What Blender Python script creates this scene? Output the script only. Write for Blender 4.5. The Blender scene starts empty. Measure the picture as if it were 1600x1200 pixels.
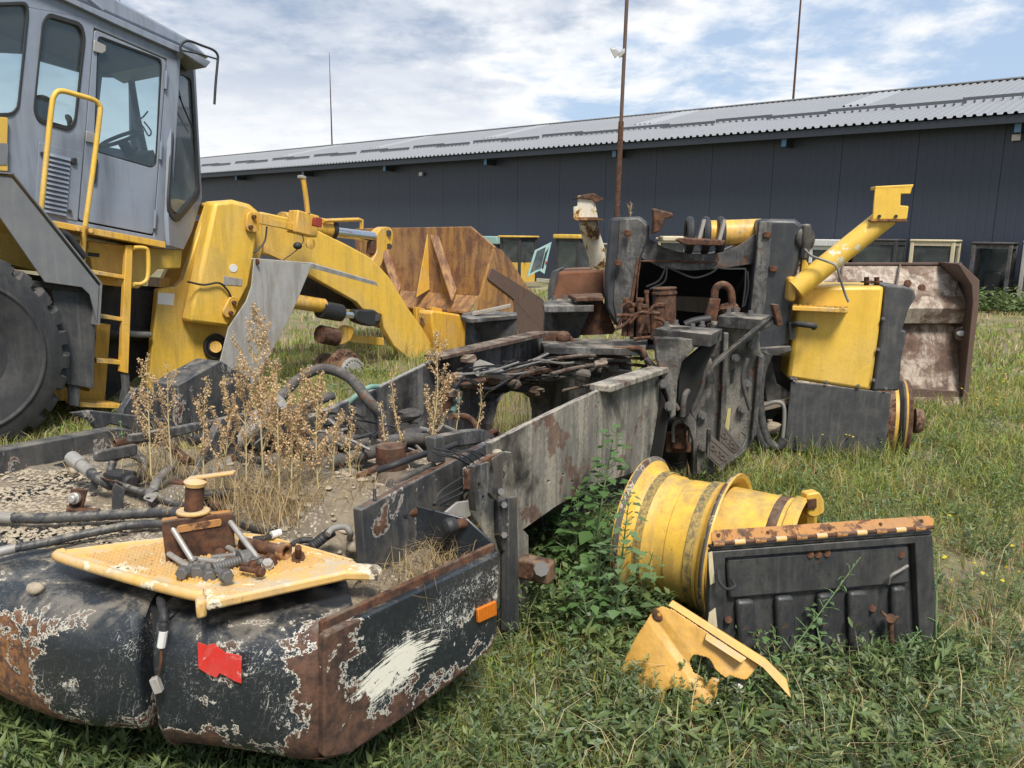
import bpy, math, random
import numpy as np
from mathutils import Vector, Matrix
from mathutils.geometry import tessellate_polygon

SC = bpy.context.scene
COL = SC.collection
rnd = random.Random(7)
R = math.radians

# ---------------------------------------------------------------- camera
F, PITCH, ROLL, H = 1220.0, R(10.9), R(0.7), 1.7
cp, sp, cr, sr = math.cos(PITCH), math.sin(PITCH), math.cos(ROLL), math.sin(ROLL)
cd = bpy.data.cameras.new('camera')
cd.sensor_width = 36.0
cd.lens = 36.0 * F / 1600
cd.clip_start, cd.clip_end = 0.05, 2000
cam = bpy.data.objects.new('camera', cd)
COL.objects.link(cam)
fw = Vector((0, cp, -sp)); up0 = Vector((0, sp, cp)); rt0 = Vector((1, 0, 0))
rt = rt0 * cr - up0 * -sr
rt = Vector((cr, 0, 0)) + up0 * sr
upv = up0 * cr - rt0 * sr
M = Matrix((( rt.x, upv.x, -fw.x, 0), (rt.y, upv.y, -fw.y, 0), (rt.z, upv.z, -fw.z, H), (0, 0, 0, 1)))
cam.matrix_world = M
SC.camera = cam

# ---------------------------------------------------------------- light
SUN_EL, SUN_AZ = 57.0, 163.0          # azimuth clockwise from +Y: behind and a little right of the camera
SUN_STRENGTH, SUN_ANGLE, SKY_STRENGTH, EXPOSURE = 3.1, 16.0, 0.10, 0.78
sd = bpy.data.lights.new('sun', 'SUN')
sd.energy, sd.angle, sd.color = SUN_STRENGTH, R(SUN_ANGLE), (1, .95, .87)
so = bpy.data.objects.new('sun', sd)
COL.objects.link(so)
sdir = Vector((math.sin(R(SUN_AZ)) * math.cos(R(SUN_EL)), math.cos(R(SUN_AZ)) * math.cos(R(SUN_EL)), math.sin(R(SUN_EL))))
so.rotation_euler = sdir.to_track_quat('Z', 'Y').to_euler()
so.location = (0, 0, 30)

SC.view_settings.view_transform = 'Standard'
SC.view_settings.look = 'None'
SC.view_settings.exposure = EXPOSURE
SC.view_settings.gamma = 1
SC.view_settings.use_curve_mapping = False

class NT:
    """small helper round a node tree"""
    def __init__(s, nt):
        s.t = nt; s.n = nt.nodes; s.l = nt.links
    def add(s, typ, **kw):
        n = s.n.new(typ)
        ins = kw.pop('ins', {})
        for k, v in kw.items(): setattr(n, k, v)
        for k, v in ins.items(): s.set(n.inputs[k], v)
        return n
    def set(s, sock, v):
        if isinstance(v, bpy.types.NodeSocket): s.l.new(v, sock)
        elif isinstance(v, bpy.types.Node): s.l.new(v.outputs[0], sock)
        else:
            if isinstance(v, (tuple, list)) and len(v) == 3 and sock.type == 'RGBA': v = (*v, 1)
            sock.default_value = v
    def math(s, op, a, b=0.0, c=0.0, clamp=False):
        n = s.add('ShaderNodeMath', operation=op, use_clamp=clamp)
        s.set(n.inputs[0], a); s.set(n.inputs[1], b); s.set(n.inputs[2], c)
        return n.outputs[0]
    def vmath(s, op, a, b=(0, 0, 0)):
        n = s.add('ShaderNodeVectorMath', operation=op)
        s.set(n.inputs[0], a); s.set(n.inputs[1], b)
        return n.outputs[0]
    def ramp(s, v, a, b, lo=0.0, hi=1.0):
        n = s.add('ShaderNodeMapRange', interpolation_type='SMOOTHSTEP')
        for i, x in zip(range(5), (v, a, b, lo, hi)): s.set(n.inputs[i], x)
        return n.outputs[0]
    def mix(s, f, a, b):
        n = s.add('ShaderNodeMix', data_type='RGBA')
        s.set(n.inputs[0], f); s.set(n.inputs[6], a); s.set(n.inputs[7], b)
        return n.outputs[2]
    def noise(s, vec, scale, detail=6, rough=.6, dist=0.0, out=0):
        n = s.add('ShaderNodeTexNoise')
        s.set(n.inputs['Vector'], vec)
        for k, v in (('Scale', scale), ('Detail', detail), ('Roughness', rough), ('Distortion', dist)): n.inputs[k].default_value = v
        return n.outputs[out]
    def sep(s, v):
        n = s.add('ShaderNodeSeparateXYZ'); s.set(n.inputs[0], v); return n.outputs
    def comb(s, x, y, z):
        n = s.add('ShaderNodeCombineXYZ')
        for i, v in enumerate((x, y, z)): s.set(n.inputs[i], v)
        return n.outputs[0]

W = bpy.data.worlds.new('World')
SC.world = W
W.use_nodes = True
w = NT(W.node_tree)
w.n.clear()
sky = w.add('ShaderNodeTexSky', sky_type='NISHITA', sun_disc=False, sun_elevation=R(SUN_EL), sun_rotation=R(SUN_AZ), air_density=1.0, dust_density=1.2, ozone_density=1.3)
g = w.add('ShaderNodeTexCoord').outputs['Generated']
gx, gy, gzz = w.sep(g)
hh = w.math('ADD', w.math('MAXIMUM', gzz, 0.0), 0.20)
cv = w.comb(w.math('DIVIDE', gx, hh), w.math('DIVIDE', gy, hh), 0.0)
big = w.noise(w.vmath('ADD', cv, (3.1, 7.3, 0)), .8, 3, .5)
med = w.noise(w.vmath('ADD', cv, (11.4, 1.2, 0)), 2.3, 10, .60, .15)
fine = w.noise(w.vmath('ADD', cv, (5.0, 9.0, 2.0)), 7.0, 8, .62)
# a broad cloud bank fills the sky to the left; broken cloud to the right
bank = w.math('ADD', w.math('MULTIPLY', w.math('SUBTRACT', w.math('MULTIPLY', gx, -1.0), -.045), .46), w.math('MULTIPLY', gy, .05))
dens = w.math('ADD', w.math('ADD', w.math('MULTIPLY', big, .55), w.math('MULTIPLY', med, .62)), w.math('ADD', w.math('ADD', bank, w.ramp(gzz, .17, .05, 0, .075)), w.math('MULTIPLY', fine, .10)))
cover = w.ramp(dens, .53, .66)
thick = w.ramp(dens, .64, .80)
shade = w.ramp(w.noise(w.vmath('ADD', cv, (2.0, 4.0, 0)), 3.4, 7, .6), .36, .62)
white = (6.2, 6.25, 6.3); grey = (2.2, 2.75, 3.7)
low = w.ramp(gzz, .07, .24)
dark = w.math('MULTIPLY', w.math('MULTIPLY', thick, low), w.math('ADD', w.math('MULTIPLY', shade, .45), .55))
ccol = w.mix(dark, white, grey)
ccol = w.mix(w.math('MULTIPLY', w.ramp(fine, .45, .7), .35), ccol, (3.9, 4.3, 5.0))
skyc = w.mix(w.math('MULTIPLY', cover, .95), w.mix(.75, sky.outputs[0], (2.9, 3.7, 4.9)), ccol)
bg = w.add('ShaderNodeBackground', ins={'Color': skyc, 'Strength': SKY_STRENGTH})
wo = w.add('ShaderNodeOutputWorld')
w.l.new(bg.outputs[0], wo.inputs[0])

# ---------------------------------------------------------------- where things stand (metres, measured from the photograph)
A_ = lambda *v: np.array(v, float)
CAM = A_(0, 0, H)
def ray(px, py):
    a = (px - 800) / F; b = -(py - 600) / F
    x = cr * a - sr * b; u = sr * a + cr * b
    return A_(x, cp + u * sp, -sp + u * cp)
def gz(px, py, z=0.0):
    d = ray(px, py); return CAM + d * ((z - H) / d[2])
def gY(px, py, Y):
    d = ray(px, py); return CAM + d * (Y / d[1])
def nrm(v):
    v = np.array(v, float); return v / np.linalg.norm(v)
class Plane:
    def __init__(s, o, n): s.o = np.array(o, float); s.n = nrm(n)
    def __call__(s, px, py, off=0.0):
        d = ray(px, py); t = ((s.o - s.n * off - CAM) @ s.n) / (d @ s.n); return CAM + d * t

# ---------------------------------------------------------------- mesh helpers
def catmull(pts, k=5):
    P = [np.array(p, float) for p in pts]
    if len(P) < 3 or k < 2: return P
    Q = [2 * P[0] - P[1]] + P + [2 * P[-1] - P[-2]]
    out = []
    for i in range(1, len(Q) - 2):
        a, b, c, d = Q[i - 1:i + 3]
        for j in range(k):
            t = j / k
            out.append(.5 * (2 * b + (c - a) * t + (2 * a - 5 * b + 4 * c - d) * t * t + (3 * b - a - 3 * c + d) * t ** 3))
    out.append(P[-1]); return out
def rp(pts, r=6, n=3):
    """round the corners of a 2D outline"""
    out = []; L = len(pts)
    for i, p in enumerate(pts):
        p = np.array(p, float); a = np.array(pts[i - 1], float) - p; b = np.array(pts[(i + 1) % L], float) - p
        la, lb = np.linalg.norm(a), np.linalg.norm(b); k = min(r, la * .45, lb * .45)
        A, B = p + a / la * k, p + b / lb * k
        for j in range(n + 1):
            t = j / n; out.append(tuple((1 - t) ** 2 * A + 2 * t * (1 - t) * p + t * t * B))
    return out
def frame(d):
    d = nrm(d); h = A_(0, 0, 1) if abs(d[2]) < .9 else A_(1, 0, 0)
    x = nrm(np.cross(h, d)); return x, np.cross(d, x), d

class MB:
    def __init__(s): s.v = []; s.f = []; s.c = None
    def add(s, vs, fs):
        o = len(s.v); s.v += [tuple(map(float, p)) for p in vs]; s.f += [tuple(i + o for i in f) for f in fs]; return s
    def hexa(s, c, hx, hy, hz):
        c, hx, hy, hz = (np.array(q, float) for q in (c, hx, hy, hz))
        vs = [c + i * hx + j * hy + k * hz for k in (-1, 1) for j in (-1, 1) for i in (-1, 1)]
        return s.add(vs, [(0, 2, 3, 1), (4, 5, 7, 6), (0, 1, 5, 4), (2, 6, 7, 3), (0, 4, 6, 2), (1, 3, 7, 5)])
    def box(s, c, dx, dy, dz, yaw=0.0):
        a, b = math.cos(yaw), math.sin(yaw)
        return s.hexa(c, A_(a, b, 0) * dx / 2, A_(-b, a, 0) * dy / 2, A_(0, 0, 1) * dz / 2)
    def prism(s, pts, ext, holes=()):
        loops = [pts] + list(holes); ext = np.array(ext, float)
        flat = [np.array(p, float) for lp in loops for p in lp]; N = len(flat)
        n = np.zeros(3)
        for i in range(len(pts)): n += np.cross(np.array(pts[i - 1], float), np.array(pts[i], float))
        if holes: tri = tessellate_polygon([[Vector(p) for p in lp] for lp in loops])
        else: tri = []
        if n @ ext > 0: side = 1
        else: side = -1
        fs = []
        for t in tri:
            a, b, c = (flat[i] for i in t)
            cr_ = np.cross(b - a, c - a)
            if cr_ @ ext > 0: t = t[::-1]
            fs.append(tuple(t)); fs.append(tuple(i + N for i in t[::-1]))
        if not holes:
            q = tuple(range(N)); q = q[::-1] if n @ ext > 0 else q
            fs += [q, tuple(i + N for i in q[::-1])]
        o = 0
        for lp in loops:
            L = len(lp); nn = np.zeros(3)
            for i in range(L): nn += np.cross(np.array(lp[i - 1], float), np.array(lp[i], float))
            inner = o > 0
            pos = (nn @ ext > 0) != inner
            for i in range(L):
                j = (i + 1) % L
                q = (o + i, o + j, o + j + N, o + i + N)
                fs.append(q if pos else q[::-1])
            o += L
        return s.add(flat + [p + ext for p in flat], fs)
    def tube(s, pts, r, n=8, k=5, helix=None, cap=True):
        P = catmull(pts, k); L = len(P)
        rr = r if hasattr(r, '__len__') else [r, r]
        xs = np.linspace(0, len(rr) - 1, L); rad = np.interp(xs, range(len(rr)), rr)
        T = [nrm(P[min(i + 1, L - 1)] - P[max(i - 1, 0)]) for i in range(L)]
        x, y, _ = frame(T[0]); vs = []; dist = 0
        for i in range(L):
            x = x - T[i] * (x @ T[i]); x = nrm(x); y = np.cross(T[i], x)
            if i: dist += np.linalg.norm(P[i] - P[i - 1])
            for j in range(n):
                a = 2 * math.pi * j / n; q = rad[i]
                if helix:
                    ph = (dist / helix[0] + (j / n if len(helix) < 3 else 0)) % 1.0
                    q *= 1 - helix[1] * (1 if ph < .16 else 0)
                vs.append(P[i] + x * math.cos(a) * q + y * math.sin(a) * q)
        fs = [(i * n + j, i * n + (j + 1) % n, (i + 1) * n + (j + 1) % n, (i + 1) * n + j) for i in range(L - 1) for j in range(n)]
        if cap: fs += [tuple(range(n))[::-1], tuple((L - 1) * n + j for j in range(n))]
        return s.add(vs, fs)
    def lathe(s, prof, o, ax, n=32, closed=False, mod=None):
        x, y, d = frame(ax); o = np.array(o, float); m = len(prof); vs = []
        for i in range(n):
            a = 2 * math.pi * i / n; u = x * math.cos(a) + y * math.sin(a)
            for j, (h, r) in enumerate(prof):
                vs.append(o + d * h + u * (r if mod is None else mod(i, j, r)))
        fs = []
        for i in range(n):
            k = (i + 1) % n
            for j in range(m if closed else m - 1):
                l = (j + 1) % m; fs.append((i * m + j, k * m + j, k * m + l, i * m + l))
        if not closed:
            for j, rev in ((0, True), (m - 1, False)):
                if prof[j][1] > 1e-4:
                    q = tuple(i * m + j for i in range(n)); fs.append(q if not rev else q[::-1])
        return s.add(vs, fs)
    def cyl(s, a, b, r, n=12, r2=None):
        a = np.array(a, float); b = np.array(b, float); L = np.linalg.norm(b - a)
        return s.lathe([(0, r), (L, r if r2 is None else r2)], a, b - a, n)
    def ball(s, c, r, sc=(1, 1, 1), nu=10, nv=7, jit=0.0, rg=rnd):
        c = np.array(c, float); vs = [c + A_(0, 0, -r * sc[2])]
        for i in range(1, nv):
            t = math.pi * i / nv - math.pi / 2
            for j in range(nu):
                a = 2 * math.pi * j / nu; q = r * (1 + rg.uniform(-jit, jit))
                vs.append(c + A_(math.cos(a) * math.cos(t) * q * sc[0], math.sin(a) * math.cos(t) * q * sc[1], math.sin(t) * q * sc[2]))
        vs.append(c + A_(0, 0, r * sc[2])); fs = []
        for j in range(nu):
            k = (j + 1) % nu; fs.append((0, 1 + k, 1 + j)); fs.append((len(vs) - 1, 1 + (nv - 2) * nu + j, 1 + (nv - 2) * nu + k))
            for i in range(nv - 2): fs.append((1 + i * nu + j, 1 + i * nu + k, 1 + (i + 1) * nu + k, 1 + (i + 1) * nu + j))
        return s.add(vs, fs)

ORG = {}
def org(o): return ORG.get(o, A_(0, 0, 0))
def tag(o, label=None, cat=None, group=None, kind=None):
    for k, v in (('label', label), ('category', cat), ('group', group), ('kind', kind)):
        if v: o[k] = v
    return o
def thing(name, label, cat, loc, group=None):
    o = bpy.data.objects.new(name, None); COL.objects.link(o)
    o.empty_display_size = .1; o.location = loc; ORG[o] = np.array(loc, float)
    return tag(o, label, cat, group)
def build(mb, name, mat, parent=None, bevel=0.0, angle=35, smooth=True, loc=None, label=None, cat=None, group=None, kind=None, seg=2):
    me = bpy.data.meshes.new(name)
    v = np.array(mb.v, float)
    c = (v.min(0) + v.max(0)) / 2 if loc is None else np.array(loc, float)
    if loc is None and parent is None: c[2] = v[:, 2].min()
    me.from_pydata([tuple(p) for p in (v - c)], [], mb.f)
    me.update()
    if smooth:
        me.shade_smooth(); me.set_sharp_from_angle(angle=R(angle))
    me.materials.append(mat)
    o = bpy.data.objects.new(name, me); COL.objects.link(o)
    o.location = c - (org(parent) if parent else 0); ORG[o] = c
    if parent: o.parent = parent
    if bevel:
        b = o.modifiers.new('bevel', 'BEVEL'); b.width = bevel; b.segments = seg; b.limit_method = 'ANGLE'; b.angle_limit = R(40)
    return tag(o, label, cat, group, kind)
def dup(o, loc=None, parent=None, rot=None, sc=None, label=None):
    c = o.copy(); COL.objects.link(c)
    if loc is not None: c.location = loc
    if rot is not None: c.rotation_euler = rot
    if sc is not None: c.scale = sc if hasattr(sc, '__len__') else (sc, sc, sc)
    if parent is not None: c.parent = parent
    if label: c['label'] = label
    return c
def duptree(root, loc, rot=None, sc=None, label=None):
    c = dup(root, loc, None, rot, sc, label)
    for ch in list(root.children):
        d = dup(ch, None, c)
        for gch in list(ch.children): dup(gch, None, d)
    return c
def tr(pl, pts, off=0.0, r=0): return [pl(x, y, off) for x, y in (rp(pts, r) if r else pts)]
def plate(name, mat, parent, pl, pts, th=.02, off=0.0, r=0, holes=(), bevel=.004, hr=0, label=None, seg=2):
    """a steel plate: outline in the plane pl, pushed back by its thickness"""
    mb = MB().prism(tr(pl, pts, off, r), -pl.n * th, [tr(pl, h, off, hr) for h in holes])
    return build(mb, name, mat, parent, bevel=bevel, label=label, seg=seg)

# ---------------------------------------------------------------- materials
def newmat(name):
    m = bpy.data.materials.new(name); m.use_nodes = True
    t = NT(m.node_tree); t.n.clear()
    out = t.add('ShaderNodeOutputMaterial'); b = t.add('ShaderNodeBsdfPrincipled')
    t.l.new(b.outputs[0], out.inputs[0])
    return m, t, b
def bump(t, b, h, dist=.004, st=.6):
    n = t.add('ShaderNodeBump', ins={'Height': h, 'Distance': dist, 'Strength': st}); t.l.new(n.outputs[0], b.inputs['Normal'])
def aniso(t, co, rot, k):
    r_ = t.add('ShaderNodeVectorRotate', rotation_type='EULER_XYZ'); t.set(r_.inputs['Vector'], co); r_.inputs['Rotation'].default_value = rot
    return t.vmath('MULTIPLY', r_.outputs[0], (1, k, k))
def metal(name, col, rust=.3, rcol=((.028, .012, .008), (.13, .052, .022)), primer=None, pw=.035, dirt=.35, dcol=(.20, .165, .12), rough=.42, scale=4.0,
          streak=.25, scol=(.05, .04, .03), scratch=0.0, sccol=(.62, .60, .52), var=.16, seed=0.0, met=0.0, soot=0.0, ash=0.0, acol=(.30, .285, .255), az=.35, spk=0.0, soft=.03):
    m, t, b = newmat(name)
    co = t.vmath('ADD', t.add('ShaderNodeTexCoord').outputs['Object'], (seed * 3.7, seed * 1.9, seed * 5.3))
    cx, cy, cz = t.sep(co)
    n1 = t.noise(co, scale, 9, .66, .3)
    n2 = t.noise(co, scale * 5.5, 6, .65)
    n3 = t.noise(co, scale * .45, 4, .55)
    st = t.noise(t.comb(t.math('MULTIPLY', cx, 1), t.math('MULTIPLY', cy, 1), t.math('MULTIPLY', cz, .09)), scale * 6, 6, .6)
    c = t.mix(t.math('MULTIPLY', n2, 1), tuple(x * (1 - var) for x in col), tuple(min(1, x * (1 + var)) for x in col))
    fade = tuple(min(1, .75 * x + .25 * (sum(col) / 3 * 1.15 + .05)) for x in col)
    c = t.mix(t.ramp(n3, .4, .7, 0, .55), c, fade)
    if streak: c = t.mix(t.ramp(st, .46, .70, 0, streak), c, scol)
    if ash:
        s2 = t.noise(t.comb(cx, cy, t.math('MULTIPLY', cz, az)), scale * 1.6, 9, .72, .6)
        s3 = t.noise(co, scale * 16, 5, .7)
        c = t.mix(t.math('MULTIPLY', t.ramp(t.math('ADD', t.math('MULTIPLY', s2, .75), t.math('MULTIPLY', s3, .25)), .47, .58), ash), c, t.mix(s3, tuple(x * .6 for x in acol), tuple(x * 1.25 for x in acol)))
    if scratch:
        a1 = t.noise(aniso(t, co, (.5, .4, .7), 14), 2.2, 5, .7, .5)
        a2 = t.noise(aniso(t, co, (-.3, 1.0, -.6), 14), 2.0, 5, .7, .5)
        reg = t.ramp(t.noise(co, scale * 1.1, 5, .6), .46, .62)
        s_ = t.math('MULTIPLY', t.math('MAXIMUM', t.ramp(a1, .60, .64), t.ramp(a2, .61, .65)), t.math('ADD', t.math('MULTIPLY', reg, scratch), scratch * .12), clamp=True)
        c = t.mix(s_, c, sccol)
    th = .72 - .40 * rust
    mask = t.ramp(t.math('ADD', t.math('MULTIPLY', n1, .82), t.math('MULTIPLY', n2, .18)), th, th + soft)
    if rust <= 0: mask = t.math('MULTIPLY', mask, 0)
    if primer:
        pm = t.ramp(t.math('ADD', t.math('MULTIPLY', n1, .82), t.math('MULTIPLY', n2, .18)), th - pw, th - pw + .006)
        c = t.mix(pm, c, primer)
    rc = t.mix(t.ramp(t.noise(co, scale * 3.1, 7, .7), .35, .68), rcol[0], rcol[1])
    c = t.mix(mask, c, rc)
    if spk: c = t.mix(t.math('MULTIPLY', t.ramp(t.math('ADD', t.math('MULTIPLY', t.noise(co, 150, 3, .5), .8), t.math('MULTIPLY', n3, .2)), .635, .66), spk), c, rcol[0])
    if soot:
        c = t.mix(t.ramp(t.noise(co, scale * .9, 6, .6), .62 - soot * .35, .74 - soot * .2), c, (.012, .011, .011))
    if dirt:
        nz = t.sep(t.add('ShaderNodeNewGeometry').outputs['Normal'])[2]
        d = t.math('MULTIPLY', t.math('ADD', t.ramp(nz, .35, .95, 0, dirt * 1.4), dirt * .38), t.ramp(t.noise(co, scale * 1.7, 8, .7), .40, .66), clamp=True)
        c = t.mix(d, c, dcol)
    t.set(b.inputs['Base Color'], c)
    t.set(b.inputs['Roughness'], t.math('ADD', t.math('MULTIPLY', mask, .88 - rough), t.math('ADD', rough - .06, t.math('MULTIPLY', n2, .2))))
    t.set(b.inputs['Metallic'], met)
    bump(t, b, t.math('SUBTRACT', t.math('MULTIPLY', n2, t.math('ADD', t.math('MULTIPLY', mask, .8), .10)), t.math('MULTIPLY', mask, .35)), .003, .5)
    return m
def plain(name, col, rough=.6, met=0.0, var=.2, scale=20, bst=.25, spec=None, bd=.003):
    m, t, b = newmat(name)
    co = t.add('ShaderNodeTexCoord').outputs['Object']
    n = t.noise(co, scale, 7, .65)
    t.set(b.inputs['Base Color'], t.mix(n, tuple(x * (1 - var) for x in col), tuple(min(1, x * (1 + var)) for x in col)))
    t.set(b.inputs['Roughness'], t.math('ADD', rough - .08, t.math('MULTIPLY', n, .16)))
    b.inputs['Metallic'].default_value = met
    if bst: bump(t, b, n, bd, bst)
    return m
def glass(name, tint, dark=.3, rough=.05):
    m = bpy.data.materials.new(name); m.use_nodes = True
    t = NT(m.node_tree); t.n.clear()
    out = t.add('ShaderNodeOutputMaterial')
    tp = t.add('ShaderNodeBsdfTransparent', ins={'Color': tint})
    gl = t.add('ShaderNodeBsdfGlossy', ins={'Color': (.9, .95, 1), 'Roughness': rough})
    df = t.add('ShaderNodeBsdfDiffuse', ins={'Color': (.30, .33, .33)})
    co = t.add('ShaderNodeTexCoord').outputs['Object']
    fr = t.add('ShaderNodeFresnel', ins={'IOR': 1.5})
    m1 = t.add('ShaderNodeMixShader'); t.set(m1.inputs[0], t.math('MULTIPLY', fr.outputs[0], 1.0)); t.l.new(tp.outputs[0], m1.inputs[1]); t.l.new(gl.outputs[0], m1.inputs[2])
    m2 = t.add('ShaderNodeMixShader'); t.set(m2.inputs[0], t.ramp(t.noise(co, 3, 7, .6), .3, .8, dark * .4, dark)); t.l.new(m1.outputs[0], m2.inputs[1]); t.l.new(df.outputs[0], m2.inputs[2])
    t.l.new(m2.outputs[0], out.inputs[0])
    return m
def leafmat(name, col=None, transl=.3, rough=.55):
    """foliage; without col the colour comes from each blade's own colour attribute"""
    m, t, b = newmat(name)
    if col is None: c = t.add('ShaderNodeVertexColor', layer_name='Col').outputs[0]
    else:
        co = t.add('ShaderNodeTexCoord').outputs['Object']
        ri = t.add('ShaderNodeObjectInfo').outputs['Random']
        c = t.mix(t.math('MULTIPLY', t.math('ADD', ri, t.noise(co, 18, 4)), .5), tuple(x * .7 for x in col), tuple(x * 1.35 for x in col))
    t.set(b.inputs['Base Color'], c); b.inputs['Roughness'].default_value = rough
    b.inputs['Specular IOR Level'].default_value = .3
    tl = t.add('ShaderNodeBsdfTranslucent'); t.set(tl.inputs[0], c)
    mx = t.add('ShaderNodeMixShader', ins={0: transl}); t.l.new(b.outputs[0], mx.inputs[1]); t.l.new(tl.outputs[0], mx.inputs[2])
    t.l.new(mx.outputs[0], t.n['Material Output'].inputs[0])
    return m

YEL = (.72, .44, .055)
M_yel = metal('yellow_paint', YEL, .12, ash=.45, acol=(.46, .30, .06), az=.2, spk=.8, dirt=.25, streak=.22, scol=(.20, .13, .04), scale=3, rough=.4)
M_yelw = metal('yellow_paint_worn', (.66, .37, .045), .26, spk=.8, dirt=.35, streak=.4, scol=(.14, .08, .03), scale=5, primer=(.55, .42, .2), pw=.02)
M_yelf = metal('yellow_fender_paint', (.72, .45, .055), .07, spk=.8, ash=.35, acol=(.52, .34, .06), az=.25, dirt=.14, streak=.2, scol=(.34, .2, .03), scale=2.5, rough=.38, seed=2)
M_step = metal('pale_yellow_flaking', (.62, .37, .10), .24, spk=.7, primer=(.62, .55, .40), pw=.045, ash=.4, acol=(.40, .27, .12), dirt=.5, dcol=(.42, .36, .27), scale=7, rough=.6, seed=3, streak=.1)
M_cab = metal('grey_cab_paint', (.205, .235, .285), .12, dirt=.3, dcol=(.24, .24, .24), streak=.35, scol=(.10, .10, .11), scale=2.5, rough=.38, rcol=((.05, .025, .015), (.2, .09, .04)))
M_ctw = None   # made with the counterweight, see below
M_blk = metal('black_frame_paint', (.030, .033, .038), .34, dirt=.5, dcol=(.20, .175, .14), scale=5, rough=.42, streak=.45, scol=(.12, .115, .11), primer=(.34, .31, .27), pw=.010, seed=4, ash=.35, acol=(.13, .12, .105), var=.35)
M_burn = metal('burnt_steel', (.045, .046, .049), .36, dirt=.5, dcol=(.28, .245, .20), scale=4, rough=.66, streak=.6, scol=(.018, .017, .017), soot=.46, seed=5, ash=.6, acol=(.23, .22, .20), az=.2, var=.45)
M_plate = metal('scorched_side_plate', (.16, .148, .125), .40, dirt=.6, dcol=(.40, .35, .28), scale=3.2, rough=.55, streak=.7, scol=(.045, .04, .036), soot=.40, seed=6, ash=.9, acol=(.38, .335, .265), az=.10, var=.35, rcol=((.06, .03, .02), (.17, .085, .05)))
M_dark = metal('sooty_black_steel', (.020, .020, .022), .30, dirt=.35, dcol=(.13, .11, .09), scale=5, rough=.7, streak=.3, scol=(.09, .085, .08), seed=7, ash=.3, acol=(.09, .08, .07))
M_rust = metal('bare_rust', (.10, .045, .024), .75, dirt=.3, dcol=(.22, .17, .12), scale=7, rough=.85, streak=.3, seed=8)
M_rusto = metal('orange_rust', (.40, .18, .045), .50, rcol=((.065, .03, .016), (.20, .085, .033)), dirt=.25, scale=8, rough=.8, streak=.2, seed=9)
M_bkt = metal('rusty_yellow_bucket', (.36, .18, .045), .62, rcol=((.085, .036, .023), (.20, .085, .045)), dirt=.25, scale=2.4, soft=.22, rough=.7, streak=.95, scol=(.17, .07, .036), seed=10, ash=.95, acol=(.15, .068, .04), spk=.5)
M_bkt2 = metal('rusty_white_bucket', (.44, .38, .31), .56, soft=.10, rcol=((.085, .05, .036), (.165, .10, .072)), dirt=.3, scale=3.2, rough=.8, streak=.6, scol=(.13, .08, .055), seed=11, ash=.9, acol=(.20, .13, .095))
M_brown = metal('brown_bare_plate', (.10, .058, .042), .4, rcol=((.075, .04, .03), (.13, .07, .045)), dirt=.2, scale=4, rough=.65, seed=12)
M_galv = metal('weathered_grey_plate', (.33, .32, .30), .18, ash=.5, acol=(.24, .20, .15), az=.3, dirt=.6, dcol=(.24, .21, .17), scale=3, rough=.5, streak=.5, scol=(.15, .13, .11), seed=13)
M_fend = metal('grey_mudguard_paint', (.145, .15, .155), .06, dirt=.5, dcol=(.27, .25, .22), scale=4, rough=.5, streak=.4, scol=(.22, .21, .19), seed=14)
M_flap = metal('dusty_black_rubber', (.035, .037, .040), .0, dirt=.75, dcol=(.15, .14, .125), scale=5, rough=.7, streak=.5, scol=(.12, .11, .10), seed=15)
M_cast = metal('sooty_casting', (.075, .073, .070), .38, dirt=.5, dcol=(.32, .28, .22), scale=3.6, rough=.62, streak=.8, scol=(.02, .019, .018), soot=.52, seed=27, ash=.75, acol=(.25, .225, .185), az=.12, var=.45, rcol=((.06, .03, .02), (.16, .08, .045)))
M_black = plain('soot_shade_black', (.010, .0095, .009), .85, var=.5, scale=9)  # soot, with the shade inside cavities put into the near-black colour
M_twr = metal('dark_tower_paint', (.022, .025, .031), .12, dirt=.25, dcol=(.2, .18, .14), scale=6, rough=.42, streak=.15, scol=(.11, .105, .10), seed=24, var=.3)
M_arm = metal('chipped_yellow_arm', (.70, .44, .06), .22, primer=(.62, .58, .46), pw=.06, dirt=.15, scale=4, rough=.42, streak=.2, scol=(.34, .2, .03), seed=25)
M_char = metal('charred_hose', (.045, .042, .040), .35, dirt=.3, dcol=(.2, .17, .14), scale=9, rough=.8, streak=.2, ash=.4, acol=(.14, .125, .11), seed=26)
M_whr = metal('white_flaking_rust', (.62, .56, .44), .5, rcol=((.09, .04, .02), (.2, .09, .05)), primer=(.5, .35, .1), pw=.012, dirt=.2, scale=6, rough=.75, seed=16)
M_grill = metal('black_engine_cover', (.022, .023, .025), .22, dirt=.5, dcol=(.12, .112, .10), scale=6, rough=.45, streak=.4, scol=(.085, .08, .075), seed=17, ash=.5, acol=(.062, .060, .057))
M_rim = metal('yellow_rim_paint', (.68, .41, .05), .24, spk=.7, ash=.3, acol=(.28, .20, .10), dirt=.3, dcol=(.2, .16, .1), scale=4.5, rough=.42, streak=.25, scol=(.2, .13, .05), seed=18)
M_axle = metal('rusty_axle', (.17, .09, .045), .65, dirt=.3, scale=9, rough=.8, seed=19)
M_bkt3 = metal('brown_rusty_bucket', (.40, .33, .26), .72, soft=.12, rcol=((.075, .045, .034), (.15, .09, .065)), dirt=.3, scale=3.0, rough=.8, streak=.7, scol=(.10, .06, .045), seed=28, ash=.95, acol=(.16, .10, .075))
M_mud = metal('mud_caked_steel', (.22, .18, .13), .32, dirt=.8, dcol=(.26, .215, .155), scale=5, rough=.9, seed=20, streak=.3)
M_sheet = metal('amber_cover_paint', (.56, .31, .065), .18, spk=.6, dirt=.3, dcol=(.34, .25, .14), scale=4, rough=.45, streak=.3, scol=(.3, .17, .06), seed=21)
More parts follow.
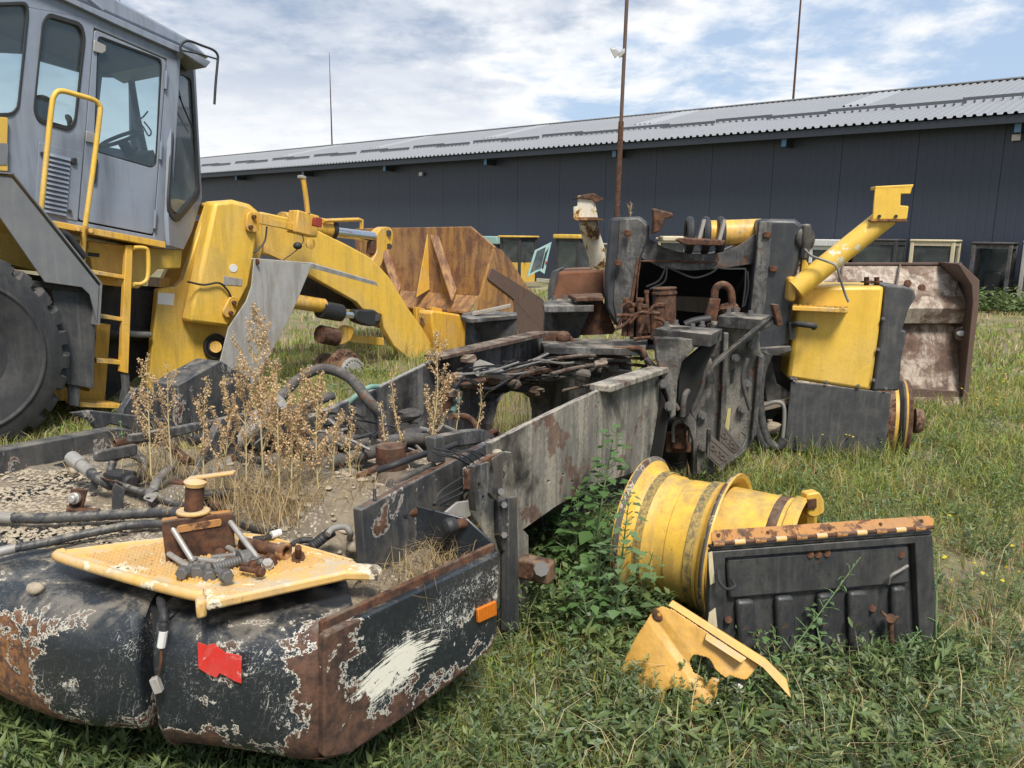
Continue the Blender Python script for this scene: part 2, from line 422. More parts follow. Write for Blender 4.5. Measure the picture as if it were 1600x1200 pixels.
M_rub = plain('black_rubber', (.022, .022, .023), .6, scale=30)
M_tyre = metal('dusty_tyre_rubber', (.020, .021, .024), .0, dirt=.55, dcol=(.10, .093, .082), scale=4, rough=.75, streak=.35, scol=(.08, .075, .068), ash=.35, acol=(.05, .048, .045))
M_hose = metal('dusty_hose_rubber', (.030, .031, .034), .0, dirt=.5, dcol=(.25, .22, .17), scale=14, rough=.5, streak=0)
M_pipe = metal('dusty_grey_pipe', (.19, .18, .165), .12, dirt=.5, dcol=(.27, .24, .19), scale=10, rough=.6)
M_chrome = plain('chrome_rod', (.62, .63, .64), .22, met=.95, var=.08, bst=.05)
M_bolt = metal('grey_steel_bolt', (.13, .125, .12), .25, dirt=.3, scale=30, rough=.5, met=.3, streak=0)
M_bright = metal('worn_bright_steel', (.36, .34, .31), .28, dirt=.35, scale=18, rough=.45, met=.4, streak=0)
M_zinc = plain('zinc_fitting', (.42, .40, .36), .38, met=.5, var=.25, scale=40)
M_wpl = plain('white_sticker', (.68, .67, .64), .5, var=.08)
M_glass = glass('cab_glass', (.72, .83, .86), .14)
M_glassd = glass('dusty_cab_glass', (.34, .43, .46), .30)
M_glassq = glass('dusty_quarter_glass', (.78, .86, .86), .55)
M_seal = plain('window_seal', (.018, .018, .018), .6)
M_teal = metal('pale_teal_paint', (.27, .42, .39), .12, dirt=.3, scale=6, rough=.5)
M_white = metal('dirty_white_paint', (.55, .55, .52), .14, dirt=.3, scale=6, rough=.5, streak=.4, scol=(.15, .14, .12))
M_cream = metal('cream_paint', (.52, .44, .28), .14, dirt=.3, scale=6, rough=.5)
M_red = metal('red_reflective_film', (.62, .03, .025), .18, rcol=((.10, .02, .015), (.3, .04, .03)), primer=(.6, .3, .26), pw=.02, dirt=.25, scale=16, rough=.4, streak=.3, scol=(.3, .03, .02), scratch=.5, seed=44)
M_redl = plain('red_lamp', (.26, .035, .02), .25, var=.2)
M_amb = plain('amber_lamp', (.55, .16, .015), .25, var=.2, scale=40)
M_orange = plain('orange_label', (.62, .16, .04), .6)
M_plas = plain('brown_grey_plastic', (.105, .088, .072), .5, var=.15, scale=14)
M_wood = plain('weathered_wood', (.27, .235, .19), .85, var=.35, scale=16)
M_steelblue = plain('shed_panel_coating', (.031, .040, .060), .46, var=.06, scale=1.5, bst=0)
M_trim = plain('dark_trim', (.020, .025, .034), .5, var=.1, bst=0)
M_roof = metal('grey_roof_sheet', (.25, .255, .265), .0, dirt=.15, dcol=(.2, .2, .2), scale=.5, rough=.42, streak=0, var=.05)
M_skyl = plain('skylight_sheet', (.33, .34, .35), .4, var=.06, bst=0)
M_blueb = plain('blue_rafter_end', (.09, .19, .32), .5)
M_stone = plain('pale_pebble', (.33, .275, .20), .85, var=.55, scale=45)
M_stem = plain('dry_stem', (.46, .37, .19), .8, var=.25, scale=30, bst=0)
M_seedm = leafmat('dry_seed_heads', None, .25, .8)
M_grass = leafmat('grass_blades', None, .35, .5)
M_leaf = leafmat('green_leaf', (.088, .165, .050), .30)
M_gstem = plain('green_stem', (.12, .19, .07), .6, bst=0)
# ---------------------------------------------------------------- ground
def ground_mat():
    m, t, b = newmat('yard_ground')
    co = t.add('ShaderNodeTexCoord').outputs['Object']
    n1 = t.noise(co, .55, 7, .6); n2 = t.noise(co, 7, 8, .7); n3 = t.noise(co, 60, 5, .7); n4 = t.noise(co, 2.3, 6, .6)
    soil = t.mix(n3, (.13, .105, .072), (.27, .225, .16))
    gr = t.mix(n2, (.085, .105, .035), (.19, .19, .075))
    c = t.mix(t.ramp(n4, .42, .56), gr, soil)
    straw = t.mix(n3, (.25, .21, .11), (.40, .35, .20))
    c = t.mix(t.ramp(n1, .50, .66, 0, .75), c, straw)
    t.set(b.inputs['Base Color'], c); b.inputs['Roughness'].default_value = .95
    b.inputs['Specular IOR Level'].default_value = .15
    bump(t, b, t.math('ADD', n2, t.math('MULTIPLY', n3, .5)), .03, .7)
    return m
gm = MB().add([(-400, -60, 0), (400, -60, 0), (400, 700, 0), (-400, 700, 0)], [(0, 1, 2, 3)])
build(gm, 'ground', ground_mat(), kind='structure', loc=(0, 0, 0), smooth=False)

def gravel_mat():
    m, t, b = newmat('gravel')
    co = t.add('ShaderNodeTexCoord').outputs['Object']
    n = t.noise(co, 45, 6, .7); n2 = t.noise(co, 1.6, 6, .65)
    t.set(b.inputs['Base Color'], t.mix(t.ramp(n2, .44, .6), t.mix(n, (.22, .20, .17), (.42, .39, .34)), (.13, .15, .055)))
    b.inputs['Roughness'].default_value = .95; bump(t, b, n, .03, .8)
    return m

# ---------------------------------------------------------------- the shed
WD = nrm(A_(-.7724, .6351, 0))            # along the wall, away to the left
WN = nrm(A_(-WD[1], WD[0], 0))            # out of the wall towards the yard
if WN[1] > 0: WN = -WN
WO = gz(1600, 478) * A_(1, 1, 0)
PW = Plane(WO, WN)
shed = thing('storage_shed', 'long dark blue-grey sheet metal shed with a pale ribbed roof behind the machines', 'shed', WO)
def wp(s, off, z): return WO + WD * s + WN * off + A_(0, 0, z)
S0, PANEL, NP_ = .91 - 2.035 * 5, 2.035, 38
EZ, EOFF = PW(1600, 176, -.8)[2], .8
# ridge
RD = 9.0
RZ = Plane(WO, WN)(1600, 124, RD)[2]
slope = (RZ - EZ) / (RD + EOFF)
WH = EZ - .12
def panel_mesh():
    mb = MB(); pts = []; n = 9; p = PANEL / n
    for i in range(n):
        a = i * p
        e0 = .006 if i == 0 else .012
        pts += [(a + e0, 0.0), (a + p - .016, 0.0), (a + p - .011, -.007), (a + p - .005, -.007)]
    pts = [(0.006, -.035)] + pts[:-2] + [(PANEL - .006, 0.0), (PANEL - .006, -.035)]
    q = [wp(S0 + s, o, 0.0) for s, o in pts]; u = [p_ + A_(0, 0, WH) for p_ in q]; L = len(q)
    return mb.add(q + u, [(i, i + 1, i + 1 + L, i + L) for i in range(L - 1)])
pm = build(panel_mesh(), 'wall_panel', M_steelblue, shed, smooth=False)
for i in range(1, NP_): dup(pm, Vector(pm.location) + Vector(WD * PANEL * i), shed)
core = MB()
a, b_ = wp(S0, -.06, 0), wp(S0 + PANEL * NP_, -.06, 0)
core.add([a, b_, b_ + A_(0, 0, WH), a + A_(0, 0, WH)], [(0, 1, 2, 3)])
a2, b2 = wp(S0, -2 * RD + .0, 0), wp(S0 + PANEL * NP_, -2 * RD, 0)
core.add([a2, b2, b2 + A_(0, 0, WH), a2 + A_(0, 0, WH)], [(3, 2, 1, 0)])
for s in (S0, S0 + PANEL * NP_):
    p = [wp(s, -.06, 0), wp(s, -2 * RD, 0), wp(s, -2 * RD, WH), wp(s, -RD, RZ - .2), wp(s, -.06, WH)]
    core.add(p, [(0, 1, 2, 3, 4)])
build(core, 'wall_core', M_trim, shed, smooth=False)
def roof_pt(s, d, up=0.0):   # d metres up the slope plan distance from the eave edge
    return wp(s, EOFF - d, EZ + d * slope + up)
def sheet(width, n, d0, d1, lift=0.0):
    pts = []; p = width / n
    for i in range(n):
        a = i * p
        pts += [(a, .0), (a + p * .50, .0), (a + p * .62, .055), (a + p * .88, .055)]
    pts.append((width, .0))
    mb = MB(); q = [roof_pt(S0 + s, d0, z + lift) for s, z in pts]; u = [roof_pt(S0 + s, d1, z + lift) for s, z in pts]; L = len(q)
    return mb.add(q + u, [(i, i + 1, i + 1 + L, i + L) for i in range(L - 1)])
rs = build(sheet(PANEL, 9, 0, RD + EOFF), 'roof_sheet', M_roof, shed, smooth=False)
for i in range(1, NP_): dup(rs, Vector(rs.location) + Vector(WD * PANEL * i), shed)
under = MB()
q = [roof_pt(S0, .02, -.03), roof_pt(S0 + PANEL * NP_, .02, -.03), roof_pt(S0 + PANEL * NP_, RD + EOFF, -.03), roof_pt(S0, RD + EOFF, -.03)]
under.add(q, [(3, 2, 1, 0)])
e = [wp(S0, -RD, RZ - .03), wp(S0 + PANEL * NP_, -RD, RZ - .03), wp(S0 + PANEL * NP_, -2 * RD - EOFF, EZ), wp(S0, -2 * RD - EOFF, EZ)]
under.add(e, [(3, 2, 1, 0)])
build(under, 'roof_underside', M_trim, shed, smooth=False)
fas = MB().hexa((roof_pt(S0, .06, -.14) + roof_pt(S0 + PANEL * NP_, .06, -.14)) / 2, WD * PANEL * NP_ / 2, WN * .02, A_(0, 0, .10))
build(fas, 'fascia', M_trim, shed, smooth=False)
cap = MB().hexa((wp(S0, -RD, RZ + .05) + wp(S0 + PANEL * NP_, -RD, RZ + .05)) / 2, WD * PANEL * NP_ / 2, WN * .22, A_(0, 0, .02))
build(cap, 'ridge_cap', M_roof, shed, smooth=False)
# snow guards in staggered pairs
gd = None
M_guard = plain('grey_snow_guard', (.085, .09, .10), .5, bst=0)
for k in range(-2, 15):
    for j in (0, 1):
        s0 = .4 + k * PANEL * 1.9 + j * 1.85; d = 3.3 - .45 * j
        if gd is None:
            g0s = s0; g0d = d
            gmb = MB().hexa(roof_pt(s0 + 1.05, d, .13), WD * 1.02, WN * .012, A_(0, 0, .045))
            for i in range(9): gmb.hexa(roof_pt(s0 + .1 + i * .235, d - .05, .06), WD * .015, WN * .07, A_(0, 0, .02))
            gd = build(gmb, 'snow_guard', M_guard, shed, smooth=False)
            gref = roof_pt(s0, d)
        else: dup(gd, Vector(gd.location) + Vector(roof_pt(s0, d) - gref), shed)
sk = None
for s0 in (-3.2, 5.6, 13.8, 22.0, 30.2, 38.4):
    if sk is None:
        sk = build(sheet(.9, 4, 5.2, 9.3, .03), 'skylight', M_skyl, shed, smooth=False); sk.location = Vector(sk.location) + Vector(WD * (s0 - S0)); 
        skb = s0
    else: dup(sk, Vector(sk.location) + Vector(WD * (s0 - skb)), shed)
# rafter ends
rb = None
for px in (1594, 1240, 982):
    t_ = PW(px, 215); s0 = (t_ - WO) @ WD
    if rb is None:
        mb = MB().hexa(wp(s0, .28, EZ - .33), WD * .07, WN * .28, A_(0, 0, .10)); rb = build(mb, 'rafter', M_trim, shed)
        eb = build(MB().hexa(wp(s0, .572, EZ - .33), WD * .072, WN * .01, A_(0, 0, .105)), 'rafter_end', M_blueb, rb); rs0 = s0
for k in range(1, 8):
    r2 = dup(rb, Vector(rb.location) + Vector(WD * 5.93 * k), shed); dup(eb, None, r2)
# flood lights on the wall
fl = None
for px, py in ((1588, 215), (658, 272)):
    p = PW(px, py, -.12)
    mb = MB().hexa(p, WD * .10, WN * .05, A_(0, 0, .08)).cyl(p - WN * .05, p - WN * .14, .02, 8)
    build(mb, 'wall_light', M_zinc, shed, bevel=.01)
# lightning rods on the ridge
for px, py0, py1, lab in ((1239, 160, -190, 'tall thin metal rod rising above the shed roof at right, cut by the top edge'), (519, 232, 82, 'thin lightning rod above the far end of the shed roof, shorter of the two')):
    b0 = Plane(WO, WN)(px, py0, RD); d = ray(px, py1); tt = b0[1] / d[1]
    top = A_(b0[0], b0[1], (CAM + d * tt)[2])
    mb = MB().tube([A_(b0[0], b0[1], RZ), (A_(b0[0], b0[1], RZ) + top) / 2, top], [.05, .035, .014], 8, 1)
    build(mb, 'lightning_rod', M_rust, None, label=lab, cat='pole', group='rods on the shed roof')
# yard lamp pole, leaning a little
b0 = gY(964, 345, 15.0); t0 = gY(980, 0, 15.0); dv = (t0 - b0) / (t0[2] - b0[2])
foot = b0 - dv * b0[2]; mid = gY(970.5, 190, 15.0); tip = b0 + dv * 9
lp = thing('lamp_pole', 'tall rusty pole carrying a twin floodlight, standing behind the burnt loader', 'lamp pole', foot)
mb = MB().cyl(foot, mid, .05, 12); build(mb, 'lower_pole', M_rust, lp)
build(MB().cyl(mid, tip, .034, 10), 'upper_pole', M_brown, lp)
lh = gY(971, 88, 15.0); build(MB().cyl(lh, gY(963, 95, 14.75) + A_(0, 0, .16), .02, 8), 'bracket', M_zinc, lp)
c = gY(962, 84, 14.75)
for sgn, pts in ((1, ((953, 77), (961, 75), (968, 84), (961, 92))), (-1, ((966, 86), (976, 76), (977, 82), (968, 92)))):
    P = [gY(x, y, 14.7 - .05 * sgn) for x, y in pts]
    build(MB().prism(P, A_(0, .05, .03)), 'floodlight', M_zinc, lp, bevel=.01)

# gravel strip along the shed
gp = [wp(-14, 2.2, .004), wp(60, 2.2, .004), wp(60, .0, .004), wp(-14, .0, .004)]
build(MB().add(gp, [(0, 1, 2, 3)] ), 'gravel_strip', gravel_mat(), kind='structure', smooth=False)
gp = [wp(-16, 5.5, .002), wp(30, 4.6, .002), wp(60, 3.4, .002), wp(60, 2.2, .002), wp(-16, 2.2, .002)]

# ---------------------------------------------------------------- salvaged cabs along the wall
def cab(label, px0, px1, ptop, off, mats, dep=1.3, yaw=0.0, body=.0, split=.62, name='salvaged_cab', roofo=.06, glassy=True, pbot=None, roofh=.07):
    """frame of four posts, sills, roof and panes; px0..px1 is the span of its front"""
    p0, p1 = PW(px0, 420, -off), PW(px1, 420, -off)
    c0 = ((p0 + p1) / 2) * A_(1, 1, 0); wid = np.linalg.norm((p1 - p0)[:2])
    ht = PW((px0 + px1) / 2, ptop, -off)[2]
    base = 0.0
    th = math.atan2(-WD[1], -WD[0]) + yaw
    x, y = A_(math.cos(th), math.sin(th), 0), A_(-math.sin(th), math.cos(th), 0)   # y points into the shed
    mf, mr, mb_, mg = mats
    t = thing(name, label, 'machine cab', c0, 'salvaged cabs along the shed wall')
    hx, hy = wid / 2, dep / 2
    cc = c0 + y * hy
    P = lambda a, b, z: cc + x * a * hx + y * b * hy + A_(0, 0, z)
    pw = .045
    for a in (-1, 1):
        for b in (-1, 1):
            p = P(a * (1 - pw / hx), b * (1 - pw / hy), 0)
            build(MB().hexa(p + A_(0, 0, (ht - roofh) / 2), x * pw, y * pw, A_(0, 0, (ht - roofh) / 2)), 'post', mf, t, bevel=.012)
    build(MB().hexa(P(0, 0, ht - roofh / 2), x * (hx + roofo), y * (hy + roofo), A_(0, 0, roofh / 2)), 'roof', mr, t, bevel=.03)
    sz = ht * (.42 if body else .12)
    e = .004
    for a in (-1, 1):
        build(MB().hexa(P(a * (1 - (pw * .6) / hx), 0, sz / 2), x * pw * .5, y * (hy - 2 * pw - e), A_(0, 0, sz / 2)), 'side_panel', mb_, t, bevel=.008)
        build(MB().hexa(P(a * (1 - (pw * .8) / hx), 0, ht - roofh - .05), x * pw * .5, y * (hy - 2 * pw - e), A_(0, 0, .045)), 'rail', mf, t)
        if glassy: build(MB().hexa(P(a * (1 - pw / hx), 0, (sz + ht - roofh - .1) / 2), x * .004, y * (hy - 2 * pw - e), A_(0, 0, (ht - roofh - .1 - sz) / 2)), 'window', mg, t, smooth=False)
    for b in (-1, 1):
        build(MB().hexa(P(0, b * (1 - (pw * .6) / hy), sz / 2), x * (hx - 2 * pw - e), y * pw * .5, A_(0, 0, sz / 2)), 'front_panel', mb_, t, bevel=.008)
        build(MB().hexa(P(0, b * (1 - (pw * .8) / hy), ht - roofh - .05), x * (hx - 2 * pw - e), y * pw * .5, A_(0, 0, .045)), 'rail', mf, t)
        if glassy or b > 0: build(MB().hexa(P(0, b * (1 - pw / hy), (sz + ht - roofh - .1) / 2), x * (hx - 2 * pw - e), y * .004, A_(0, 0, (ht - roofh - .1 - sz) / 2)), 'window', mg, t, smooth=False)
    # seat, lever and a grab handle seen through the glass
    s0 = cc + A_(0, 0, sz * .5 + .2)
    build(MB().hexa(s0, x * .2, y * .2, A_(0, 0, .07)).hexa(s0 + y * .2 + A_(0, 0, .3), x * .2, y * .05, A_(0, 0, .28)), 'seat', M_rub, t, bevel=.04)
    hp = P(1.0 + .05 / hx, -.5, sz + .1)
    build(MB().tube([hp, hp + x * .05, hp + x * .05 + A_(0, 0, .4), hp + A_(0, 0, .4)], .014, 6, 1), 'handle', mf, t)
    return t
DK = M_dark
cab('dark cab shell with a grey roof rim in the gap beside the white flaking arm', 914, 948, 380, 1.6, (M_galv, M_galv, DK, M_glassd), .9)
cab('rounded pale teal cab roof peeping out behind the rusty bucket corner', 742, 776, 369, 1.2, (DK, M_teal, M_teal, M_glassd), 1.0, roofh=.3)
cab('cab with yellow roof edge and yellow lower body, clear front window', 779, 813, 368, 2.6, (DK, M_yel, M_yel, M_glassd), .9, yaw=-.1, body=1)
cab('sooty black cab with a sloping yellow roof behind the teal door frame', 865, 905, 366, 2.9, (DK, M_yel, DK, M_glassd), 1.0, yaw=-.1, roofh=.14)
cab('low beige cab roof showing between the two black towers', 1026, 1070, 371, 2.0, (M_cream, M_cream, M_cream, M_glassd), 1.2)
cab('dirty white cab with two dark windows beside the yellow arm', 1262, 1322, 374, 1.4, (M_white, M_white, M_white, M_glassd), 1.2, roofh=.2)
cab('dark cab with a large tinted pane, behind the yellow arm', 1330, 1398, 373, 1.2, (DK, DK, DK, M_glassd), 1.0, roofo=.0)
cab('cab with cream roof rim and cloudy reflecting windscreen, above the brown bucket', 1418, 1488, 374, 1.3, (M_cream, M_cream, DK, M_glassd), .8, roofo=.02)
cab('open black cab frame without glass to the right of the brown bucket', 1514, 1578, 378, 1.3, (M_burn, M_dark, DK, M_glassd), .9, roofo=.02, glassy=False)
cab('grey framed cab at the far right end of the cab row', 1594, 1650, 376, 1.3, (M_galv, M_galv, DK, M_glassd), .9, roofo=.02)
# loose teal door frame
PD = Plane(PW(840, 420, -4.6), nrm(A_(.25, -1, .12)))
td = thing('door_frame', 'pale teal cab door frame leaning open between two cabs', 'door', PW(838, 420, -4.6) * A_(1, 1, 0))
plate('frame', M_teal, td, PD, [(862, 378), (856, 404), (851, 428), (843, 423), (823, 433), (836, 391)], .05, holes=[[(853, 386), (846, 417), (828, 428), (839, 393)], [(858, 386), (853, 404), (849, 421), (846, 419), (852, 395)]], bevel=.006)
plate('pane', M_glassd, td, PD, [(853, 386), (846, 417), (828, 428), (839, 393)], .006, off=.02, bevel=0)
build(MB().hexa(PD(854, 410, -.02), A_(.03, 0, 0), A_(0, .03, 0), A_(0, 0, .04)), 'lamp', M_redl, td, bevel=.006)
# ---------------------------------------------------------------- the wheel loader on the left (nose down, front wheels gone)
LH = R(36)
LA, LN = A_(math.sin(LH), math.cos(LH), 0), A_(math.cos(LH), -math.sin(LH), 0)
LL = -LN
LO = gz(-61, 716)
LP = Plane(LO, LN)
LZ = A_(0, 0, 1)
ld = thing('wheel_loader', 'big yellow wheel loader with a grey cab and its bucket on the grass', 'wheel loader', LO)
def lpl(name, mat, pts, w=.0, th=.02, r=0, holes=(), bevel=.005, hr=0, parent=None): return plate(name, mat, parent or ld, LP, pts, th, w, r, holes, bevel, hr)
def ltube(name, mat, pts, w, r, n=8, k=5, parent=None, helix=None):
    return build(MB().tube([LP(x, y, (w if not hasattr(w, '__len__') else w[i])) for i, (x, y) in enumerate(pts)], r, n, k, helix), name, mat, parent or ld, angle=60)
def lbox(name, mat, px, py, w, dx, dz, dw, parent=None, bevel=.008, pitch=-11):
    a, b = math.cos(R(pitch)), math.sin(R(pitch)); u, v = LA * a + LZ * b, LZ * a - LA * b
    return build(MB().hexa(LP(px, py, w) + LL * dw / 2, u * dx / 2, LL * dw / 2, v * dz / 2), name, mat, parent or ld, bevel=bevel)

# rear tyre with lugs worn round its edge
tc = LP(-61, 560, .0)
def lug(i, j, r):
    a = i / 192 * 26
    j -= 3
    if j in (6, 7): return r - (.06 if (a % 1.0) < .32 else 0)
    if j in (8, 9, 10): return r - (.07 if ((a + .12 * (j - 7)) % 1.0) < .34 else 0)
    if j in (11, 12): return r - (.034 if ((a + .5) % 1.0) < .30 else 0)
    return r
TR = .80
tp = [(.05, .33), (.03, .36), (-.005, .45), (-.02, .55), (-.034, .565), (-.034, .575), (-.02, .59), (-.012, .68), (.005, .715), (.012, .745), (.03, .782), (.06, TR), (.30, TR + .01), (.54, TR), (.57, .782), (.588, .745), (.6, .68), (.61, .58), (.57, .36), (.55, .33)]
build(MB().lathe(tp, tc, LL, 192, mod=lug), 'tyre', M_tyre, ld, angle=28)
tc2 = tc + LL * 2.05
build(MB().lathe([(h, r) for h, r in tp], tc2, LL, 48), 'tyre', M_tyre, ld, angle=40)
build(MB().lathe([(.07, .33), (.10, .30), (.16, .27), (.18, .12), (.14, .10), (.14, .0)], tc, LL, 40), 'wheel_rim', M_yelw, ld)
build(MB().cyl(tc + LL * .3, tc + LL * 2.4, .16, 16), 'rear_axle', M_dark, ld)
lbox('rear_body', M_yel, -110, 300, .75, 1.3, 1.1, 1.2, bevel=.03)
lbox('rear_chassis', M_dark, 20, 470, .85, 3.0, .5, .9)
# mudguard: folded steel sheet over the tyre
pf = [(-70, 262), (22, 270), (160, 443), (156, 508)]
near = [LP(x, y, .02) for x, y in pf]; far = [p + LL * .55 for p in near]
mb = MB()
for i in range(3):
    nn = nrm(np.cross(near[i + 1] - near[i], LL)); mb.prism([near[i], near[i + 1], far[i + 1], far[i]], -nn * .012 * np.sign(nn[2] if abs(nn[2]) > .2 else nn[0]))
build(mb, 'mudguard', M_fend, ld)
lpl('mudguard_flange', M_fend, [(-70, 268), (18, 277), (37, 300), (155, 447), (152, 505), (140, 460), (128, 449), (70, 441), (0, 340), (-70, 330)], .035, .012)
lpl('mudflap', M_flap, [(80, 453), (150, 457), (147, 608), (94, 598), (87, 490)], .14, .02, r=3)
lpl('mudflap_bar', M_dark, [(45, 438), (82, 440), (150, 452), (150, 459), (82, 452), (45, 447)], .13, .02)
lpl('flap_stub', M_flap, [(106, 600), (126, 602), (124, 636), (108, 633)], .16, .02)
# frame under the cab
lpl('deck_edge', M_yelw, [(74, 343), (259, 378), (259, 388), (74, 353)], .18, .08)
mb = MB().prism([LP(x, y, .26) for x, y in ((74, 346), (257, 381), (257, 387), (74, 352))], LL * 1.9); build(mb, 'deck', M_yelw, ld)
lpl('side_skirt', M_yel, [(137, 376), (200, 384), (285, 390), (283, 419), (247, 421), (217, 451), (147, 443)], .42, .5, bevel=.012)
lpl('side_panel', M_yel, [(-20, 360), (57, 372), (100, 425), (58, 424), (-20, 405)], .5, .4)
lpl('frame_cheek', M_dark, [(60, 430), (260, 450), (250, 560), (150, 640), (60, 640)], .95, .3)
lpl('frame_plate', M_yelw, [(152, 505), (173, 507), (164, 628), (92, 626), (92, 604), (140, 612)], .55, .25)
lbox('engine_block', M_dark, 210, 520, 1.0, .8, .6, .5)
ltube('drive_shaft', M_dark, [(150, 520), (215, 522), (275, 528)], .85, .06, 12)
ltube('hydraulic_pipe', M_pipe, [(185, 517), (210, 522), (235, 523)], .6, .03, 10)
ltube('hydraulic_hose', M_rub, [(95, 363), (108, 370), (120, 385), (133, 402)], .1, [.03, .026], 8)
ltube('hydraulic_hose', M_rub, [(92, 375), (104, 385), (118, 398), (131, 404)], .12, .022, 8)
lpl('warning_label', plain('warning_label', (.55, .40, .05), .5), [(137, 388), (157, 390), (155, 404), (136, 401)], .415, .004, bevel=0)
lpl('label_print', M_rub, [(138, 394), (156, 396), (155, 402), (137, 400)], .411, .003, bevel=0)
# ladder
lad = lpl('ladder_stringer', M_yelw, [(197, 383), (208, 383), (201, 584), (188, 581)], .22, .05, bevel=.006)
for q in ([(143, 421), (205, 432), (205, 438), (143, 428)], [(157, 490), (202, 498), (202, 504), (157, 497)], [(151, 559), (197, 564), (197, 571), (151, 567)]):
    build(MB().prism([LP(x, y, .23) for x, y in q], LL * .22), 'ladder_step', M_yelw, ld, bevel=.005)
build(MB().prism([LP(x, y, .25) for x, y in ((124, 628), (194, 632), (194, 639), (124, 636))], LL * .25), 'ladder_step', M_yelw, ld, bevel=.005)
lpl('step_strap', M_flap, [(189, 582), (202, 584), (203, 600), (197, 628), (186, 628), (191, 605)], .235, .015)
ltube('grab_rail', M_yel, [(64, 330), (74, 230), (81, 165), (85, 149), (95, 142), (120, 148), (146, 156), (155, 164), (156, 178), (146, 260), (133, 354)], .12, .021, 10, 4)
ltube('grab_rail', M_yel, [(209, 387), (223, 387), (231, 394), (231, 432), (222, 443), (209, 444)], .2, .019, 10, 4)
for x, y in ((122, 357), (142, 360)): build(MB().cyl(LP(x, y, .10), LP(x, y, .2), .02, 10), 'rail_clamp', M_yelw, ld)
ltube('rail_post', M_yelw, [(131, 358), (128, 410)], .2, .026, 8, 1)
lpl('bonnet', M_yel, [(-60, 178), (13, 184), (12, 224), (13, 268), (-60, 262)], .3, .5, r=3)
lpl('bonnet_stripe', M_fend, [(-60, 222), (13, 224), (11, 258), (-60, 254)], .295, .004, bevel=0)

# cab ------------------------------------------------
CW = .34
r1 = [(-40, 6), (43, 3), (45, 22), (30, 168), (20, 180), (-40, 182)]
r2 = [(76, 20), (128, 36), (134, 56), (119, 192), (109, 204), (60, 190), (53, 172), (67, 34)]
dr = [(147, 43), (261, 92), (240, 369), (122, 346)]
dw = [(153, 55), (252, 92), (254, 104), (245, 258), (237, 263), (151, 238), (147, 225)]
lpl('cab_side', M_cab, [(-60, -70), (98, -5), (188, 37), (283, 80), (266, 375), (243, 384), (73, 346), (20, 275), (-60, 262)], CW, .05, holes=[rp(r1, 9), rp(r2, 12), dr])
dh = [(x + (.018 * (195 - x)), y + .018 * (215 - y)) for x, y in dr]
door = lpl('cab_door', M_cab, rp(dh, 5), CW - .006, .04, holes=[rp(dw, 8)], bevel=.004)
def ringpl(name, pts, w, k, mat, th=.02):
    c = np.mean(np.array(pts), 0); inn = [tuple(c + (np.array(p) - c) * (1 - k)) for p in pts]; out = [tuple(c + (np.array(p) - c) * 1.012) for p in pts]
    return lpl(name, mat, out, w, th, holes=[inn], bevel=.003)
ringpl('window_seal', rp(r2, 12), CW - .012, .07, M_seal)
ringpl('window_seal', rp(r1, 9), CW - .012, .05, M_seal)
lpl('window', M_glass, rp(r2, 12), CW + .02, .006, bevel=0)
lpl('window', M_glass, rp(r1, 9), CW + .02, .006, bevel=0)
ringpl('window_seal', rp(dw, 8), CW + .0, .03, M_seal)
lpl('door_window', M_glass, rp(dw, 8), CW + .015, .006, bevel=0)
# pillar facet and quarter window turned towards the front
fp = LP(271, 230, CW + .01)
FA = R(36 - 40)
PF = Plane(fp, A_(math.cos(FA), -math.sin(FA), 0) * 1.0)
qw = [(279, 100), (301, 108), (312, 304), (278, 345), (266, 333), (264, 312)]
plate('cab_corner', M_cab, ld, PF, [(272, 80), (305, 95), (316, 309), (300, 362), (287, 390), (266, 384), (263, 340)], .04, holes=[rp(qw, 9)], bevel=.006)
c = np.mean(np.array(rp(qw, 9)), 0)
plate('window_seal', M_seal, ld, PF, [tuple(c + (np.array(p) - c) * 1.05) for p in rp(qw, 9)], .02, -.01, holes=[[tuple(c + (np.array(p) - c) * .9) for p in rp(qw, 9)]])
plate('quarter_window', M_glassq, ld, PF, rp(qw, 9), .006, .01, bevel=0)
build(MB().tube([PF(280, 150, -.02), PF(290, 175, -.03), PF(304, 207, -.02)], .008, 6).tube([PF(279, 140, -.03), PF(286, 168, -.04)], .005, 6), 'wiper', M_rub, ld)
# far side, front and back of the cab
fo = [(-60, -70), (140, -10), (330, 80), (306, 370), (60, 330), (-60, 262)]
lpl('cab_far_side', M_cab, [(-60, 20), (140, 30), (288, 88), (272, 372), (73, 330), (-60, 262)], CW + 1.45, .05, holes=[[(-30, 80), (44, 84), (42, 196), (-30, 186)], [(54, 92), (128, 113), (122, 205), (48, 196)], [(160, 120), (204, 122), (206, 236), (148, 226)], [(206, 118), (252, 113), (246, 262), (225, 240)]])
A0, A1 = LP(283, 82, CW + .05), LP(266, 372, CW + .05)
cb = MB().prism([A0 + LL * .02, A1 + LL * .02, A1 + LL * .02 + LA * .25 + LZ * .05, A1 + LL * .02 + LA * .25 + LZ * .1], LL * .02)
B0 = LP(308, 300, CW + .45)
